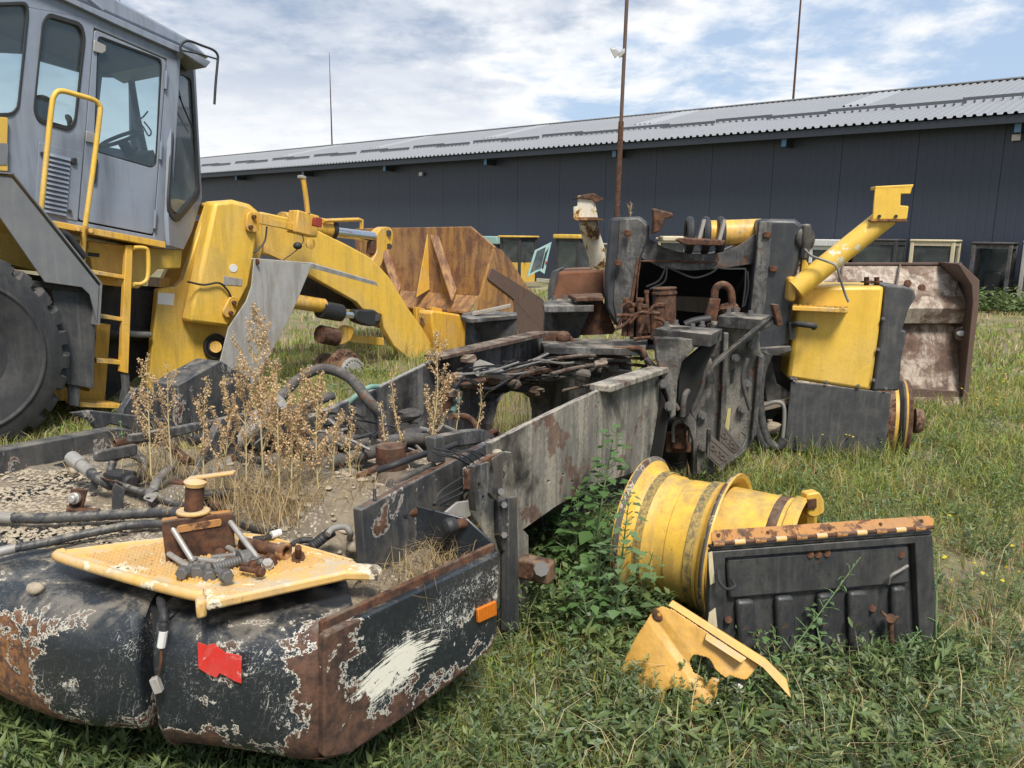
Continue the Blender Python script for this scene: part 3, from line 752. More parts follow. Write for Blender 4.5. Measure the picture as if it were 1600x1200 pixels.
# front lower apron and floor, roof lining
lpl('cab_floor', M_dark, [(73, 332), (266, 370), (266, 378), (73, 344)], CW + .06, 1.36, bevel=0)
lpl('dashboard', M_rub, [(205, 248), (240, 234), (250, 262), (246, 300), (215, 300)], CW + .35, .7)
lpl('roof_lining', M_dark, [(-60, -66), (100, 2), (188, 42), (282, 83), (282, 92), (188, 52), (100, 13), (-60, -54)], CW + .06, 1.36, bevel=0)
rl = [(-60, -80), (92, -12), (188, 30), (284, 74), (284, 84), (188, 41), (98, -1), (-60, -68)]
lpl('roof_gutter', M_cab, rl, CW - .05, .04)
mb = MB().prism([LP(x, y, CW - .01) for x, y in ((-60, -78), (92, -12), (284, 73), (330, 96), (322, 106), (284, 82), (-60, -70))], LL * 1.5)
build(mb, 'roof_base', M_cab, ld, bevel=.008)
mb = MB().prism([LP(x, y, CW + .12) for x, y in ((-60, -110), (130, -32), (300, 62), (330, 92), (284, 74), (92, -12), (-60, -78))], LL * 1.2)
build(mb, 'roof_cap', M_cab, ld, bevel=.03)
ltube('roof_rail', M_cab, [(125, -12), (148, 6), (158, 14), (160, 16)], CW - .02, .02, 8)
# door furniture
for pts in ([(147, 62), (166, 71), (166, 80), (160, 84), (146, 80)], [(135, 204), (154, 210), (152, 225), (134, 221)]): lpl('hinge', M_bright, rp(pts, 2), CW - .025, .015)
for x, y in ((260, 125), (252, 235), (243, 343)): build(MB().cyl(LP(x, y - 14, CW - .02), LP(x - 1.5, y + 14, CW - .02), .014, 8), 'hinge', M_cab, ld)
lpl('door_handle', M_rub, rp([(147, 247), (154, 248), (151, 286), (145, 286)], 3), CW - .03, .02)
# louvred grille in its recessed panel
lpl('louvre_panel', M_cab, [(61, 222), (130, 240), (121, 345), (54, 330)], CW - .008, .006, r=3)
for i in range(13):
    t_ = i / 12.6; xa, ya, xb, yb = 74 - 7 * t_, 238 + 92 * t_, 110 - 7 * t_, 247 + 90 * t_
    p0, p1 = LP(xa, ya, CW - .012), LP(xb, yb, CW - .012); dn = LP(xa - .5, ya + 5.2, CW - .012) - p0
    build(MB().prism([p0, p1, p1 + dn + LN * .018, p0 + dn + LN * .018], LL * .006), 'louvre', M_cab, ld, smooth=False)
lpl('latch', M_rub, rp([(113, 246), (121, 247), (120, 258), (112, 256)], 3), CW - .03, .02)
for x, y in ((109, 330), (66, 240), (57, 318)): build(MB().cyl(LP(x, y, CW), LP(x, y, CW - .03), .016, 8), 'latch_knob', M_rub, ld)
# mirror arm
ltube('mirror_arm', M_rub, [(283, 82), (282, 72), (287, 66), (296, 64), (315, 71), (333, 78), (340, 86), (340, 97), (337, 130), (335, 163)], CW - .1, .012, 8, 4)
ltube('mirror_arm', M_rub, [(284, 79), (310, 84), (338, 92)], CW - .1, .008, 6, 2)
build(MB().cyl(LP(281, 86, CW - .02), LP(281, 86, CW - .14), .03, 10), 'mirror_clamp', M_rub, ld)
ltube('aerial', M_rust, [(187, 0), (188, 34)], CW + .3, .004, 5, 1)
# inside the cab
ltube('front_pillar', M_rub, [(204, 118), (214, 180), (226, 236)], CW + 1.35, .035, 8, 2)
ltube('steering_column', M_rub, [(232, 290), (208, 250), (192, 222)], CW + .6, .05, 10, 2)
wc = LP(190, 216, CW + .6)
wa = nrm(LP(190, 216, CW + .6) - LP(208, 250, CW + .6))
build(MB().lathe([(.018 * math.cos(a), .20 + .018 * math.sin(a)) for a in np.linspace(0, 2 * math.pi, 8, False)], wc, wa, 28, True), 'steering_wheel', M_rub, ld)
lbox('seat', M_rub, 105, 265, CW + .75, .5, .18, .5, bevel=.05)
lbox('seat_back', M_rub, 68, 205, CW + .75, .14, .65, .48, bevel=.05)
ltube('control_lever', M_rub, [(200, 255), (208, 238), (214, 231)], CW + .35, [.008, .016], 8)
ltube('joystick', M_rub, [(112, 215), (108, 186), (104, 184)], CW + .4, [.02, .03], 8)
ltube('lamp_wiring', M_rub, [(231, 174), (222, 184), (210, 190), (222, 196), (232, 212), (236, 205), (225, 190)], CW + 1.0, .008, 6)

# front frame (A-frame) ------------------------------------------------
lpl('front_frame', M_yel, [(327, 315), (363, 312), (390, 319), (408, 334), (412, 380), (400, 440), (385, 500), (362, 560), (350, 610), (290, 624), (234, 614), (233, 593), (247, 452), (276, 447), (287, 436)], .62, .08, bevel=.012)
lpl('front_frame_far', M_yelw, [(300, 345), (408, 340), (385, 500), (350, 610), (234, 614), (247, 452)], 1.7, .08)
lpl('tower_box', M_yel, [(336, 316), (363, 313), (390, 320), (407, 333), (398, 403), (390, 447), (357, 512), (297, 503)], .44, .18, bevel=.035)
build(MB().prism([LP(x, y, .70) for x, y in ((327, 316), (408, 332), (411, 340), (327, 324))], LL * 1.0), 'cross_tube', M_yelw, ld, bevel=.02)
for (x, y) in ((393, 347), (362, 481)):
    u = LP(x + 2.5, y - 8, .425) - LP(x - 2.5, y + 8, .425)
    mb = MB().prism([LP(px, py, .43) for px, py in rp([(x - 9, y - 17), (x + 11, y - 15), (x + 9, y + 17), (x - 11, y + 15)] if y < 400 else [(x - 3, y - 20), (x + 9, y - 15), (x + 3, y + 12), (x - 11, y + 16), (x - 17, y + 6)], 9)], LN * .03)
    build(mb, 'pin_cover', M_yelw, ld, bevel=.006)
    for s in (-.5, .5):
        c_ = LP(x, y, .40) + u * s; build(MB().cyl(c_, c_ + LN * .03, .022, 10), 'cover_bolt', M_rust, ld)
ltube('grease_hose', M_rub, [(293, 440), (318, 445), (342, 442), (355, 453), (361, 464)], .41, .011, 6)
for r_ in (.125, .085): build(MB().lathe([(.02 * math.cos(a), r_ + .016 * math.sin(a)) for a in np.linspace(0, 2 * math.pi, 8, False)], LP(337, 542, .60), LL, 32, True), 'pivot_ring', M_rub, ld)
build(MB().cyl(LP(337, 542, .615), LP(337, 542, .55), .06, 16), 'pivot_pin', M_yelw, ld)
lpl('white_label', M_wpl, [(247, 457), (273, 459), (271, 477), (246, 475)], .615, .004, bevel=0)
lpl('round_sticker', M_wpl, [(365 + 6.5 * math.cos(a), 419 + 6.5 * math.sin(a)) for a in np.linspace(0, 6.28, 13)[:-1]], .435, .004, bevel=0)
lpl('name_plate', M_galv, rp([(350, 431), (379, 436), (378, 447), (349, 445)], 2), .435, .005)
lpl('joint_box', M_yelw, [(249, 434), (267, 435), (265, 450), (247, 449)], .8, .2)
# boom arm
boom = [(408, 331), (450, 340), (497, 360), (543, 383), (580, 403), (607, 432), (635, 477), (660, 512), (678, 545), (692, 558), (668, 566), (640, 562), (615, 540), (600, 512), (597, 492), (566, 483), (557, 472), (500, 440), (440, 405), (405, 395)]
lpl('boom_arm', M_yel, boom, .66, .09, bevel=.014, seg=2) if False else lpl('boom_arm', M_yel, boom, .66, .09, bevel=.014)
lpl('boom_arm', M_yel, boom, 1.62, .09)
build(MB().prism([LP(x, y, .76) for x, y in ((560, 425), (605, 455), (600, 490), (560, 465))], LL * .85), 'boom_cross_tube', M_yelw, ld, bevel=.03)
lpl('boom_rib', M_yelw, [(405, 365), (412, 383), (455, 408), (452, 412), (408, 392)], .655, .03)
# lift cylinder
ltube('lift_cylinder', M_yelw, [(440, 468), (505, 478)], .56, .085, 18, 1)
ltube('cylinder_gland', M_rub, [(500, 483), (504, 484), (532, 489)], .56, [.105, .105], 18, 1)
ltube('piston_rod', M_chrome, [(530, 490), (560, 494)], .56, .042, 16, 1)
lpl('rod_eye', M_rub, rp([(556, 483), (572, 485), (586, 483), (597, 494), (594, 507), (580, 511), (556, 503)], 7), .50, .14, bevel=.02)
build(MB().cyl(LP(588, 496, .49), LP(588, 496, .6), .05, 14), 'pin', M_dark, ld)
# tilt cylinder up on top
ltube('tilt_cylinder', M_yelw, [(440, 348), (500, 357), (518, 360)], 1.05, .13, 18, 1)
ltube('cylinder_band', M_rub, [(512, 358), (518, 359)], 1.05, .145, 18, 1)
ltube('piston_rod', M_chrome, [(518, 362), (586, 370)], 1.05, .062, 16, 1)
lpl('rod_bracket', M_yelw, rp([(590, 362), (600, 354), (611, 355), (615, 365), (612, 388), (600, 392), (598, 410), (580, 440), (575, 420), (590, 392)], 5), .98, .14, bevel=.02)
build(MB().cyl(LP(607, 364, .96), LP(607, 364, 1.1), .04, 12).cyl(LP(608, 385, .96), LP(608, 385, 1.1), .04, 12), 'bracket_pin', M_dark, ld)
build(MB().prism([LP(x, y, 1.0) for x, y in ((582, 378), (592, 372), (594, 382), (590, 398), (580, 396))], LL * .1), 'rod_clamp', M_rust, ld)
ltube('guard_rail', M_yelw, [(505, 345), (560, 343), (565, 344), (565, 358)], .9, .025, 8, 1)
# lower links
ltube('link_tube', M_rust, [(500, 522), (525, 527)], .6, .11, 14, 1)
lpl('tilt_link', M_yelw, rp([(527, 528), (540, 507), (555, 512), (548, 532), (530, 540)], 5), .62, .08)
lpl('tilt_link', M_yelw, [(545, 522), (600, 528), (600, 540), (545, 534)], .70, .08)
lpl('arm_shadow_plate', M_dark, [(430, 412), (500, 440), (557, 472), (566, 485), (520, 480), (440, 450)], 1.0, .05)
# indicator box on its arm
lpl('lamp_arm', M_yelw, [(408, 333), (416, 335), (432, 344), (466, 350), (465, 362), (440, 356), (408, 350)], .28, .05)
lbox('lamp_box', M_yelw, 481, 350, .24, .30, .24, .16, bevel=.015)
lpl('red_lamp', M_redl, rp([(493, 339), (504, 341), (503, 356), (491, 353)], 2), .10, .05)
ltube('lamp_post', M_yelw, [(481, 333), (477, 300), (474, 281)], .26, .028, 8, 1)
lbox('post_cap', M_galv, 475, 277, .26, .07, .035, .07)
ltube('wire', M_rub, [(417, 354), (414, 376), (405, 388), (396, 395)], .3, .01, 6)
build(MB().ball(LP(465, 384, .25), .05, (1, 1, .8)), 'horn', M_rub, ld)
build(MB().lathe([(0, .05), (.03, .06), (.04, .02)], LP(483, 381, .25), LN, 14), 'horn_disc', M_yelw, ld)
ltube('wire', M_rub, [(472, 366), (474, 376), (470, 382), (462, 392), (440, 408)], .26, .006, 5)
# front mudguard sheet
lpl('front_mudguard', M_galv, [(397, 406), (487, 413), (483, 425), (462, 476), (445, 512), (423, 552), (410, 580), (397, 607), (366, 606), (337, 594), (345, 560), (357, 512), (385, 470), (393, 447)], .12, .014)
q = [LP(488, 412, .12), LP(484, 424, .12)]
build(MB().prism([LP(394, 405, .12), LP(488, 412, .12), LP(588, 441, .40), LP(590, 447, .40), LP(487, 419, .13)], LN * -.02 + LZ * .012), 'mudguard_top', M_galv, ld)
ltube('mudguard_bolt', M_rust, [(401, 409), (403, 409)], .1, .03, 8, 1)
lbox('front_axle', M_dark, 380, 560, 1.15, .35, .35, 1.3)
# front hub without its wheel
hc = LP(548, 580, .35)
ha = nrm(LN * .93 + LA * .05 + A_(.25, -.3, .0))
build(MB().cyl(hc - ha * .5, hc, .17, 24).lathe([(-.18, .20), (-.16, .255), (-.10, .255), (-.08, .20)], hc, ha, 28), 'hub', M_axle, ld, bevel=.006)
for i in range(14):
    a = i / 14 * 2 * math.pi; x, y, _ = frame(ha); c_ = hc - ha * .10 + (x * math.cos(a) + y * math.sin(a)) * .228
    build(MB().cyl(c_, c_ + ha * .03, .014, 6), 'stud', M_axle, ld)
build(MB().cyl(hc, hc + ha * .05, .165, 28).cyl(hc + ha * .05, hc + ha * .06, .12, 28), 'hub_cap', M_galv, ld, bevel=.004)
for i in range(22):
    a = i / 22 * 2 * math.pi; x, y, _ = frame(ha); c_ = hc + ha * .05 + (x * math.cos(a) + y * math.sin(a)) * .146
    build(MB().cyl(c_, c_ + ha * .018, .010, 6), 'hub_bolt', M_galv, ld)

# bucket -------------------------------------------------
BW0, BW1 = .05, 2.65
S_ = (LP(772, 385, BW0) - LO) @ LA
PB = Plane(LO + LA * S_, -LA)
def bw(px, py, w): return LP(px, py, w)
top, fold, low = LP(773, 386, BW0), LP(745, 470, BW0), LP(743, 486, BW0)
mb = MB()
lean = LA * -.06
prof = [(735, 355), (773, 386)]
ptop = [PB(735, 354), PB(773, 386), PB(744, 482), PB(575, 466)]
L0 = PB(735, 354); left_top = L0 + LL * 2.35; left_top[2] = PB(560, 352)[2]
bl = PB(744, 470) + LL * 2.55
back = [PB(735, 354), PB(773, 386), PB(747, 462), bl + A_(0, 0, .03), left_top + A_(0, 0, -.05)]
bkt_back = build(MB().prism(back, LA * .035), 'bucket_back', M_bkt, ld, bevel=.008)
# lower shelf folding towards us, then the rounded yellow belly
c1, c2 = PB(747, 462), PB(743, 486) - LA * .16
shelf = [c1, c2, c2 + LL * 2.55, c1 + LL * 2.55]
build(MB().prism(shelf, A_(0, 0, -.03)), 'bucket_shelf', M_bkt, ld, bevel=.006)
bz = c2[2]; mb = MB(); secs = []
for k in range(7):
    t_ = k / 6; secs.append(c2 + LA * (.10 + 1.15 * t_ ** 1.6) - A_(0, 0, (bz - .03) * math.sin(t_ * math.pi / 2)))
mb.add(secs + [p + LL * 2.55 for p in secs], [(i, i + 7, i + 8, i + 1) for i in range(6)])
build(mb, 'bucket_belly', M_yelw, ld)
side = [(773, 386), (785, 391), (800, 410), (826, 451), (852, 472), (848, 530), (800, 548), (750, 560), (742, 520), (744, 484)]
lpl('bucket_side', M_bkt, side, BW0, .04)
lpl('wear_plate', M_brown, [(768, 418), (850, 468), (852, 522), (800, 465), (762, 436)], BW0 - .02, .02, r=3)
lpl('wear_strip', M_brown, [(803, 468), (820, 482), (848, 502), (848, 531), (808, 534)], BW0 - .018, .018)
lpl('bucket_side_far', M_bkt, side, BW1, .04)
# two bent gussets down the back
for dx in (0, -84):
    k_ = 1 if dx == 0 else .93
    q_ = lambda x, y, o=0.0: PB(668 + dx + (x - 668) * k_, 366 + (y - 366) * k_ + (2 if dx else 0), o)
    build(MB().prism([q_(667, 366), q_(670, 452), q_(650, 464, -.24)], LN * .02), 'gusset', M_yelw, ld, bevel=.004)
    build(MB().prism([q_(671, 366), q_(684, 369), q_(712, 452), q_(705, 470, -.24)], LN * .02), 'gusset', M_bkt, ld, bevel=.004)
for x0 in ():
    for dx, sgn in ((0, 1), (0, -1)):
        p_top = PB(x0 + 2, 368 if x0 > 600 else 372); bse = PB(x0 - 16, 462) if sgn > 0 else PB(x0 + 36, 468)
        f0 = p_top; f1 = bse; f2 = f1 - LA * .02; out = PB(x0 + 6 + (6 if sgn < 0 else 0), 462) - LA * .28
        build(MB().prism([f0, f1, out] if sgn > 0 else [f0, out, f1], LL * (.02 * sgn)), 'gusset', M_yelw if sgn > 0 else M_bkt, ld, bevel=.004)
# hinge lugs below
for x0 in (650, 676):
    lpl('bucket_lug', M_yelw, [(x0, 480), (x0 + 14, 482), (x0 + 24, 520), (x0 + 40, 552), (x0 + 8, 556), (x0 + 2, 520)], 1.0 if x0 < 660 else .75, .06)
build(MB().cyl(LP(663, 500, 1.02), LP(663, 500, .7), .06, 14), 'lug_pin', M_rust, ld)
lpl('bucket_cheek', M_yelw, rp([(672, 484), (738, 494), (746, 520), (747, 545), (700, 556), (684, 556)], 8), .55, .25, bevel=.03)
# ---------------------------------------------------------------- the burnt-out loader in front
BH = R(27.5)
BA, BN = A_(math.sin(BH), math.cos(BH), 0), A_(math.cos(BH), -math.sin(BH), 0)
BL = -BN
BO = gz(565, 797, .88)
RP = Plane(BO, BN)                       # face of the near side rail
PY = lambda Y: Plane((0, Y, 0), (0, -1, 0))
M_mudr = metal('sooty_rust', (.075, .045, .032), .6, rcol=((.04, .022, .016), (.12, .06, .035)), dirt=.5, dcol=(.24, .2, .15), scale=6, rough=.85, soot=.35, ash=.5, acol=(.18, .16, .135), seed=29)
bs = thing('burnt_loader', 'burnt-out stripped loader wreck with scratched black counterweight, open frame and one yellow fender', 'loader wreck', BO * A_(1, 1, 0))
def bpl(name, mat, pl, pts, off=0.0, th=.02, r=0, holes=(), bevel=.004, hr=0, parent=None): return plate(name, mat, parent or bs, pl, pts, th, off, r, holes, bevel, hr)
def fr(s, w, z): return BO * A_(1, 1, 0) + BA * s + BL * w + A_(0, 0, z)
# the counterweight's own paint: dense pale scratches, flaked rust at the bottom and corner, one big scraped patch on its side
def counterweight_mat(q1, sdir, smear_c, corner, left_x):
    m, t, b = newmat('black_scratched_paint')
    po = t.add('ShaderNodeNewGeometry').outputs['Position']
    px_, py_, pz = t.sep(po)
    n1 = t.noise(po, 7, 10, .68, .5); n2 = t.noise(po, 45, 6, .65); n3 = t.noise(po, 3.2, 6, .6); n4 = t.noise(po, 90, 4, .6)
    c = t.mix(n2, (.010, .013, .016), (.022, .027, .033))
    c = t.mix(t.ramp(n3, .45, .72, 0, .4), c, (.05, .057, .067))
    lines = None
    for rot, sc_, thr in (((.3, .2, .5), 13, .635), ((-.4, .9, -.5), 15, .635), ((.9, -.3, 1.4), 12, .635), ((.1, -.7, .9), 20, .64), ((.1, 1.3, .2), 14, .635)):
        l_ = t.ramp(t.noise(aniso(t, po, rot, 11), sc_, 3, .6, .8), thr, thr + .03)
        lines = l_ if lines is None else t.math('MAXIMUM', lines, l_)
    reg = t.ramp(n3, .46, .60)
    face = t.ramp(pz, .63, .58)                      # knocks reach the upright faces, not the deck
    scuff = t.math('MULTIPLY', t.math('MULTIPLY', lines, t.math('ADD', t.math('MULTIPLY', reg, .9), .06)), t.math('ADD', t.math('MULTIPLY', face, .85), .15))
    chips = t.math('MULTIPLY', t.math('MULTIPLY', t.ramp(t.math('ADD', t.math('MULTIPLY', n1, .7), t.math('MULTIPLY', n2, .3)), .56, .575), reg), face)
    c = t.mix(t.math('MAXIMUM', scuff, t.math('MULTIPLY', chips, .85)), c, t.mix(n4, (.42, .41, .37), (.68, .66, .60)))
    # the big scrape
    d = t.vmath('SUBTRACT', po, tuple(smear_c))
    along = t.add('ShaderNodeVectorMath', operation='DOT_PRODUCT'); t.set(along.inputs[0], d); along.inputs[1].default_value = tuple(sdir)
    outn = t.add('ShaderNodeVectorMath', operation='DOT_PRODUCT'); t.set(outn.inputs[0], d); outn.inputs[1].default_value = (sdir[1], -sdir[0], 0)
    al, dz = along.outputs['Value'], t.sep(d)[2]
    dzz = t.math('SUBTRACT', dz, t.math('MULTIPLY', al, .12))
    e = t.math('SQRT', t.math('ADD', t.math('POWER', t.math('DIVIDE', al, .20), 2.0), t.math('POWER', t.math('DIVIDE', dzz, .07), 2.0)))
    st = t.noise(t.comb(t.math('MULTIPLY', al, 9), t.math('MULTIPLY', t.math('ADD', dzz, t.math('MULTIPLY', t.math('POWER', al, 2.0), .9)), 170), 0.0), 1.0, 7, .75, .4)
    onside = t.math('MULTIPLY', t.ramp(outn.outputs['Value'], -.02, -.01), t.ramp(al, -.24, -.20))
    region = t.ramp(t.math('ADD', t.math('MULTIPLY', e, .55), t.math('MULTIPLY', n1, 1.1)), 1.14, 1.04)
    sm = t.math('MULTIPLY', t.ramp(t.math('ADD', t.math('ADD', st, t.math('MULTIPLY', t.math('SUBTRACT', 1.0, e), .30)), t.math('MULTIPLY', t.math('SUBTRACT', n1, .5), .75)), .545, .585), onside)
    c = t.mix(sm, c, t.mix(st, (.56, .53, .43), (.84, .81, .69)))
    # rust: the lower edge, the corner and the left-hand bulge
    low = t.ramp(pz, .42, .24)
    dc = t.vmath('SUBTRACT', po, tuple(corner)); dcx, dcy, _ = t.sep(dc)
    rc_ = t.math('SQRT', t.math('ADD', t.math('POWER', dcx, 2.0), t.math('POWER', dcy, 2.0)))
    cor = t.ramp(rc_, .20, .04)
    lef = t.math('MULTIPLY', t.ramp(px_, left_x + .12, left_x - .2), face)
    k = t.math('ADD', t.math('ADD', t.math('MULTIPLY', low, .17), t.math('MULTIPLY', cor, .17)), t.math('MULTIPLY', lef, .15))
    v = t.math('ADD', t.math('ADD', t.math('MULTIPLY', n1, .75), t.math('MULTIPLY', n2, .25)), t.math('ADD', k, t.math('ADD', .046, t.math('MULTIPLY', t.math('SUBTRACT', t.noise(po, 2.1, 3, .5), .5), .22))))
    c = t.mix(t.ramp(v, .632, .640), c, (.58, .55, .47))
    rust = t.ramp(v, .647, .655)
    rr = t.mix(t.ramp(t.noise(po, 22, 8, .72), .36, .66), (.030, .017, .013), (.115, .055, .032))
    rr = t.mix(t.math('MULTIPLY', lef, t.ramp(n2, .42, .6)), rr, (.24, .105, .035))
    c = t.mix(rust, c, rr)
    nz = t.sep(t.add('ShaderNodeNewGeometry').outputs['Normal'])[2]
    c = t.mix(t.math('MULTIPLY', t.ramp(nz, .3, .9, 0, .5), t.ramp(n1, .47, .62)), c, (.27, .235, .185))
    t.set(b.inputs['Base Color'], c)
    t.set(b.inputs['Roughness'], t.math('ADD', t.math('MULTIPLY', rust, .45), t.math('ADD', .28, t.math('MULTIPLY', n2, .2))))
    bump(t, b, t.math('SUBTRACT', t.math('MULTIPLY', n2, t.math('ADD', t.math('MULTIPLY', rust, .8), .12)), t.math('MULTIPLY', rust, .4)), .003, .55)
    return m
q1, q2 = gz(511, 991, .655), gz(781, 863, .655)
sd_ = nrm((q2 - q1) * A_(1, 1, 0)); SN = A_(sd_[1], -sd_[0], 0)
SP = Plane(q1, SN)
M_ctw = counterweight_mat(q1, sd_, SP(615, 1045), q1, -1.30)
def smooth_plan(P, r=.06, n=5):
    out = []
    for i, p in enumerate(P):
        q = rp([P[i - 1][:2], p[:2], P[(i + 1) % len(P)][:2]], p[2] if len(p) > 2 else r, n)
        out += q[n + 1:2 * n + 2]
    return [A_(x, y, 0) for x, y in out]
def lobe(name, plan, rows, r, parent, mat):
    P = smooth_plan(plan, r); n = len(P); c = sum(P) / n; mb = MB(); vs = []
    N = []
    for i in range(n):
        t_ = P[(i + 1) % n] - P[i - 1]; q = nrm(A_(t_[1], -t_[0], 0)); N.append(q if q @ (P[i] - c) > 0 else -q)
    FD = []
    for i in range(n):
        if N[i][1] < -.25: FD.append((N[i], max(0, -N[i][1] - .25) / .75)); continue
        k = min(range(n), key=lambda j: np.linalg.norm(P[j] - P[i]) + (9 if N[j][1] > -.7 else 0)); FD.append((A_(0, -1, 0), max(0, 1 - np.linalg.norm(P[k] - P[i]) / .16)))
    for i in range(n):
        if -.7 < N[i][1] < -.25 and N[i][0] * (1 if P[i][0] > c[0] else -1) > .6 and abs(P[i][0] + 1.0) < .06: FD[i] = (A_(0, -1, 0), 1.0)
    for z, ins in rows: vs += [P[i] - FD[i][0] * FD[i][1] * ins + A_(0, 0, z) for i in range(n)]
    fs = [(k * n + i, k * n + (i + 1) % n, (k + 1) * n + (i + 1) % n, (k + 1) * n + i) for k in range(len(rows) - 1) for i in range(n)]
    a = sum(np.cross(P[i], P[(i + 1) % n])[2] for i in range(n))
    if a < 0: fs = [f[::-1] for f in fs]
    capt = tuple((len(rows) - 1) * n + i for i in range(n)); capb = tuple(range(n))
    fs += [capt if a > 0 else capt[::-1], capb[::-1] if a > 0 else capb]
    mb.add(vs, fs)
    return build(mb, name, mat, parent, angle=50)
rows = [(.262, .13), (.272, .075), (.30, .03), (.345, .005), (.38, 0), (.54, 0), (.59, .012), (.63, .04), (.655, .085), (.664, .125)]
lobe('counterweight_block', [(-2.75, 3.05), (-1.9, 2.36), (-1.55, 2.12), (-1.25, 1.985), (-1.025, 1.968, .03), (-1.0, 2.75), (-2.1, 3.7)], rows, .15, bs, M_ctw)
rl = lobe('counterweight_block', [(-.99, 1.962, .035), (-.75, 1.925), (-.515, 1.872), (-.425, 2.01), (-.56, 2.42), (-.97, 2.5)], [(z - .02, i * .75) for z, i in rows], .10, bs, M_ctw)
build(MB().prism([A_(-1.06, 2.07, .29), A_(-.96, 2.055, .29), A_(-.96, 2.2, .29), A_(-1.06, 2.2, .29)], A_(0, 0, .35)), 'counterweight_core', M_dark, bs)
build(MB().prism([A_(-1.5, 2.35, .22), A_(-.55, 2.1, .22), A_(-.2, 2.6, .22), A_(-.8, 3.3, .22), A_(-1.7, 3.4, .22)], A_(0, 0, .2)), 'counterweight_base', M_dark, bs)
# right-hand side box of the counterweight
sp_ = bpl('counterweight_side', M_ctw, SP, [(507, 994), (600, 949), (781, 864), (777, 985), (768, 1012), (700, 1070), (610, 1135), (545, 1178), (506, 1186)], 0, .03, r=8, bevel=.006)
lip = [SP(511, 992, .002), SP(781, 864, .002)]
build(MB().hexa((lip[0] + lip[1]) / 2 - SN * .03 + A_(0, 0, .012), (lip[1] - lip[0]) / 2, SN * .008, A_(0, 0, .016)), 'top_bead', M_rust, bs, bevel=.004)
build(MB().hexa((lip[0] + lip[1]) / 2 - SN * .016 - A_(0, 0, .003), (lip[1] - lip[0]) / 2 * .998, SN * .014, A_(0, 0, .006)), 'top_flange', M_ctw, bs, bevel=.002)
# chamfer under the side plate, curling inwards
bt = [(777, 985), (768, 1012), (700, 1070), (610, 1135), (545, 1178), (506, 1186)]
mb = MB(); o_ = [SP(x, y - 1, -.001) for x, y in bt]; i_ = [p - SN * .12 - A_(0, 0, .06) for p in o_]; L = len(o_)
mb.add(o_ + i_, [(i, i + 1, i + 1 + L, i + L) for i in range(L - 1)]); build(mb, 'side_chamfer', M_rust, bs)
rf_ = bpl('side_reflector', M_amb, SP, [(747, 952), (776, 939), (775, 960), (748, 974)], -.012, .012, bevel=.003)
mb = MB()
for i in range(12):
    x = 749 + i * 2.25; mb.prism([SP(x, 952.5 - i * 1.02, -.012), SP(x + 1.2, 952 - i * 1.02, -.012), SP(x + 1.5, 971.5 - i * 1.0, -.012), SP(x + .3, 972 - i * 1.0, -.012)], SN * .0022)
build(mb, 'lens_ribs', M_amb, rf_, smooth=False)
RPn = Plane(A_(-.75, 1.925, .5), nrm(A_(-.05 * 4.4, -1, 0)))
RPn = Plane(A_(-.985, 1.965, .4), nrm(A_(-(1.965 - 1.872), -.47, 0)))
bpl('red_reflector', M_red, RPn, [(309, 1004), (322, 1009), (334, 1006), (341, 1013), (352, 1021), (366, 1023), (377, 1026), (377, 1068), (366, 1064), (352, 1056), (343, 1052), (338, 1059), (324, 1053), (310, 1044)], -.006, .003, bevel=0)
# end plate of the side box with its rubber buffers
PE = Plane(gz(776, 858, .66), nrm(BA * -1 + BN * .25))
bpl('end_plate', M_ctw, PE, [(634, 786), (730, 811), (773, 851), (772, 900), (640, 960)], 0, .012)
for x, y in ((640, 797), (718, 815)):
    c = PE(x + 8, y + 2, -.0); d_ = nrm(-BA + A_(0, 0, .12) + BL * .3)
    build(MB().cyl(c, c + d_ * .05, .017, 12), 'buffer_stud', M_rust, bs)
    build(MB().lathe([(.045, .014), (.05, .026), (.075, .028), (.088, .02), (.092, .006)], c, d_, 16), 'rubber_buffer', M_rub, bs)
# near rail: inner rail plate and the long scorched side plate
bpl('rail_plate', M_blk, RP, [(565, 797), (660, 746), (745, 702), (775, 687), (790, 700), (795, 830), (640, 962), (566, 962), (571, 880)], .03, .035)
build(MB().prism([RP(x, y, .14) for x, y in ((470, 905), (600, 876), (640, 962), (455, 985))], BL * .02), 'rail_liner', M_rust, bs)
bpl('side_plate', M_plate, RP, [(768, 693), (830, 661), (900, 627), (985, 590), (1035, 571), (1034, 600), (1028, 640), (1020, 690), (1013, 722), (985, 740), (930, 757), (870, 790), (816, 828), (800, 760), (772, 750)], -.0, .028, bevel=0, holes=[[(894 + 2 * math.cos(a), 752 + 2.5 * math.sin(a)) for a in np.linspace(0, 6.28, 7)[:-1]], [(857 + 2.5 * math.cos(a), 752 + 3 * math.sin(a)) for a in np.linspace(0, 6.28, 7)[:-1]], [(880 + 2 * math.cos(a), 741 + 2.5 * math.sin(a)) for a in np.linspace(0, 6.28, 7)[:-1]]])
t1, t2 = RP(932, 606, .02), RP(1034, 574, .02)
build(MB().hexa((t1 + t2) / 2 + A_(0, 0, .0) - BL * .02, (t2 - t1) / 2, BL * .06, A_(0, 0, .018)), 'top_rail', M_plate, bs, bevel=.006)
bpl('cross_web', M_plate, RP, [(733, 733), (770, 712), (800, 706), (816, 826), (826, 836), (828, 984), (788, 990), (782, 868), (735, 800)], -.035, .03)
bpl('web_flange', M_blk, RP, [(795, 778), (808, 776), (812, 985), (794, 988)], -.075, .035)
bpl('web_bracket', M_burn, RP, [(780, 782), (794, 776), (796, 850), (787, 862), (780, 835)], -.06, .022, r=3)
for x, y in ((788, 789), (788, 836)): build(MB().cyl(RP(x, y, -.06), RP(x, y, -.082), .013, 6), 'bolt', M_bolt, bs)
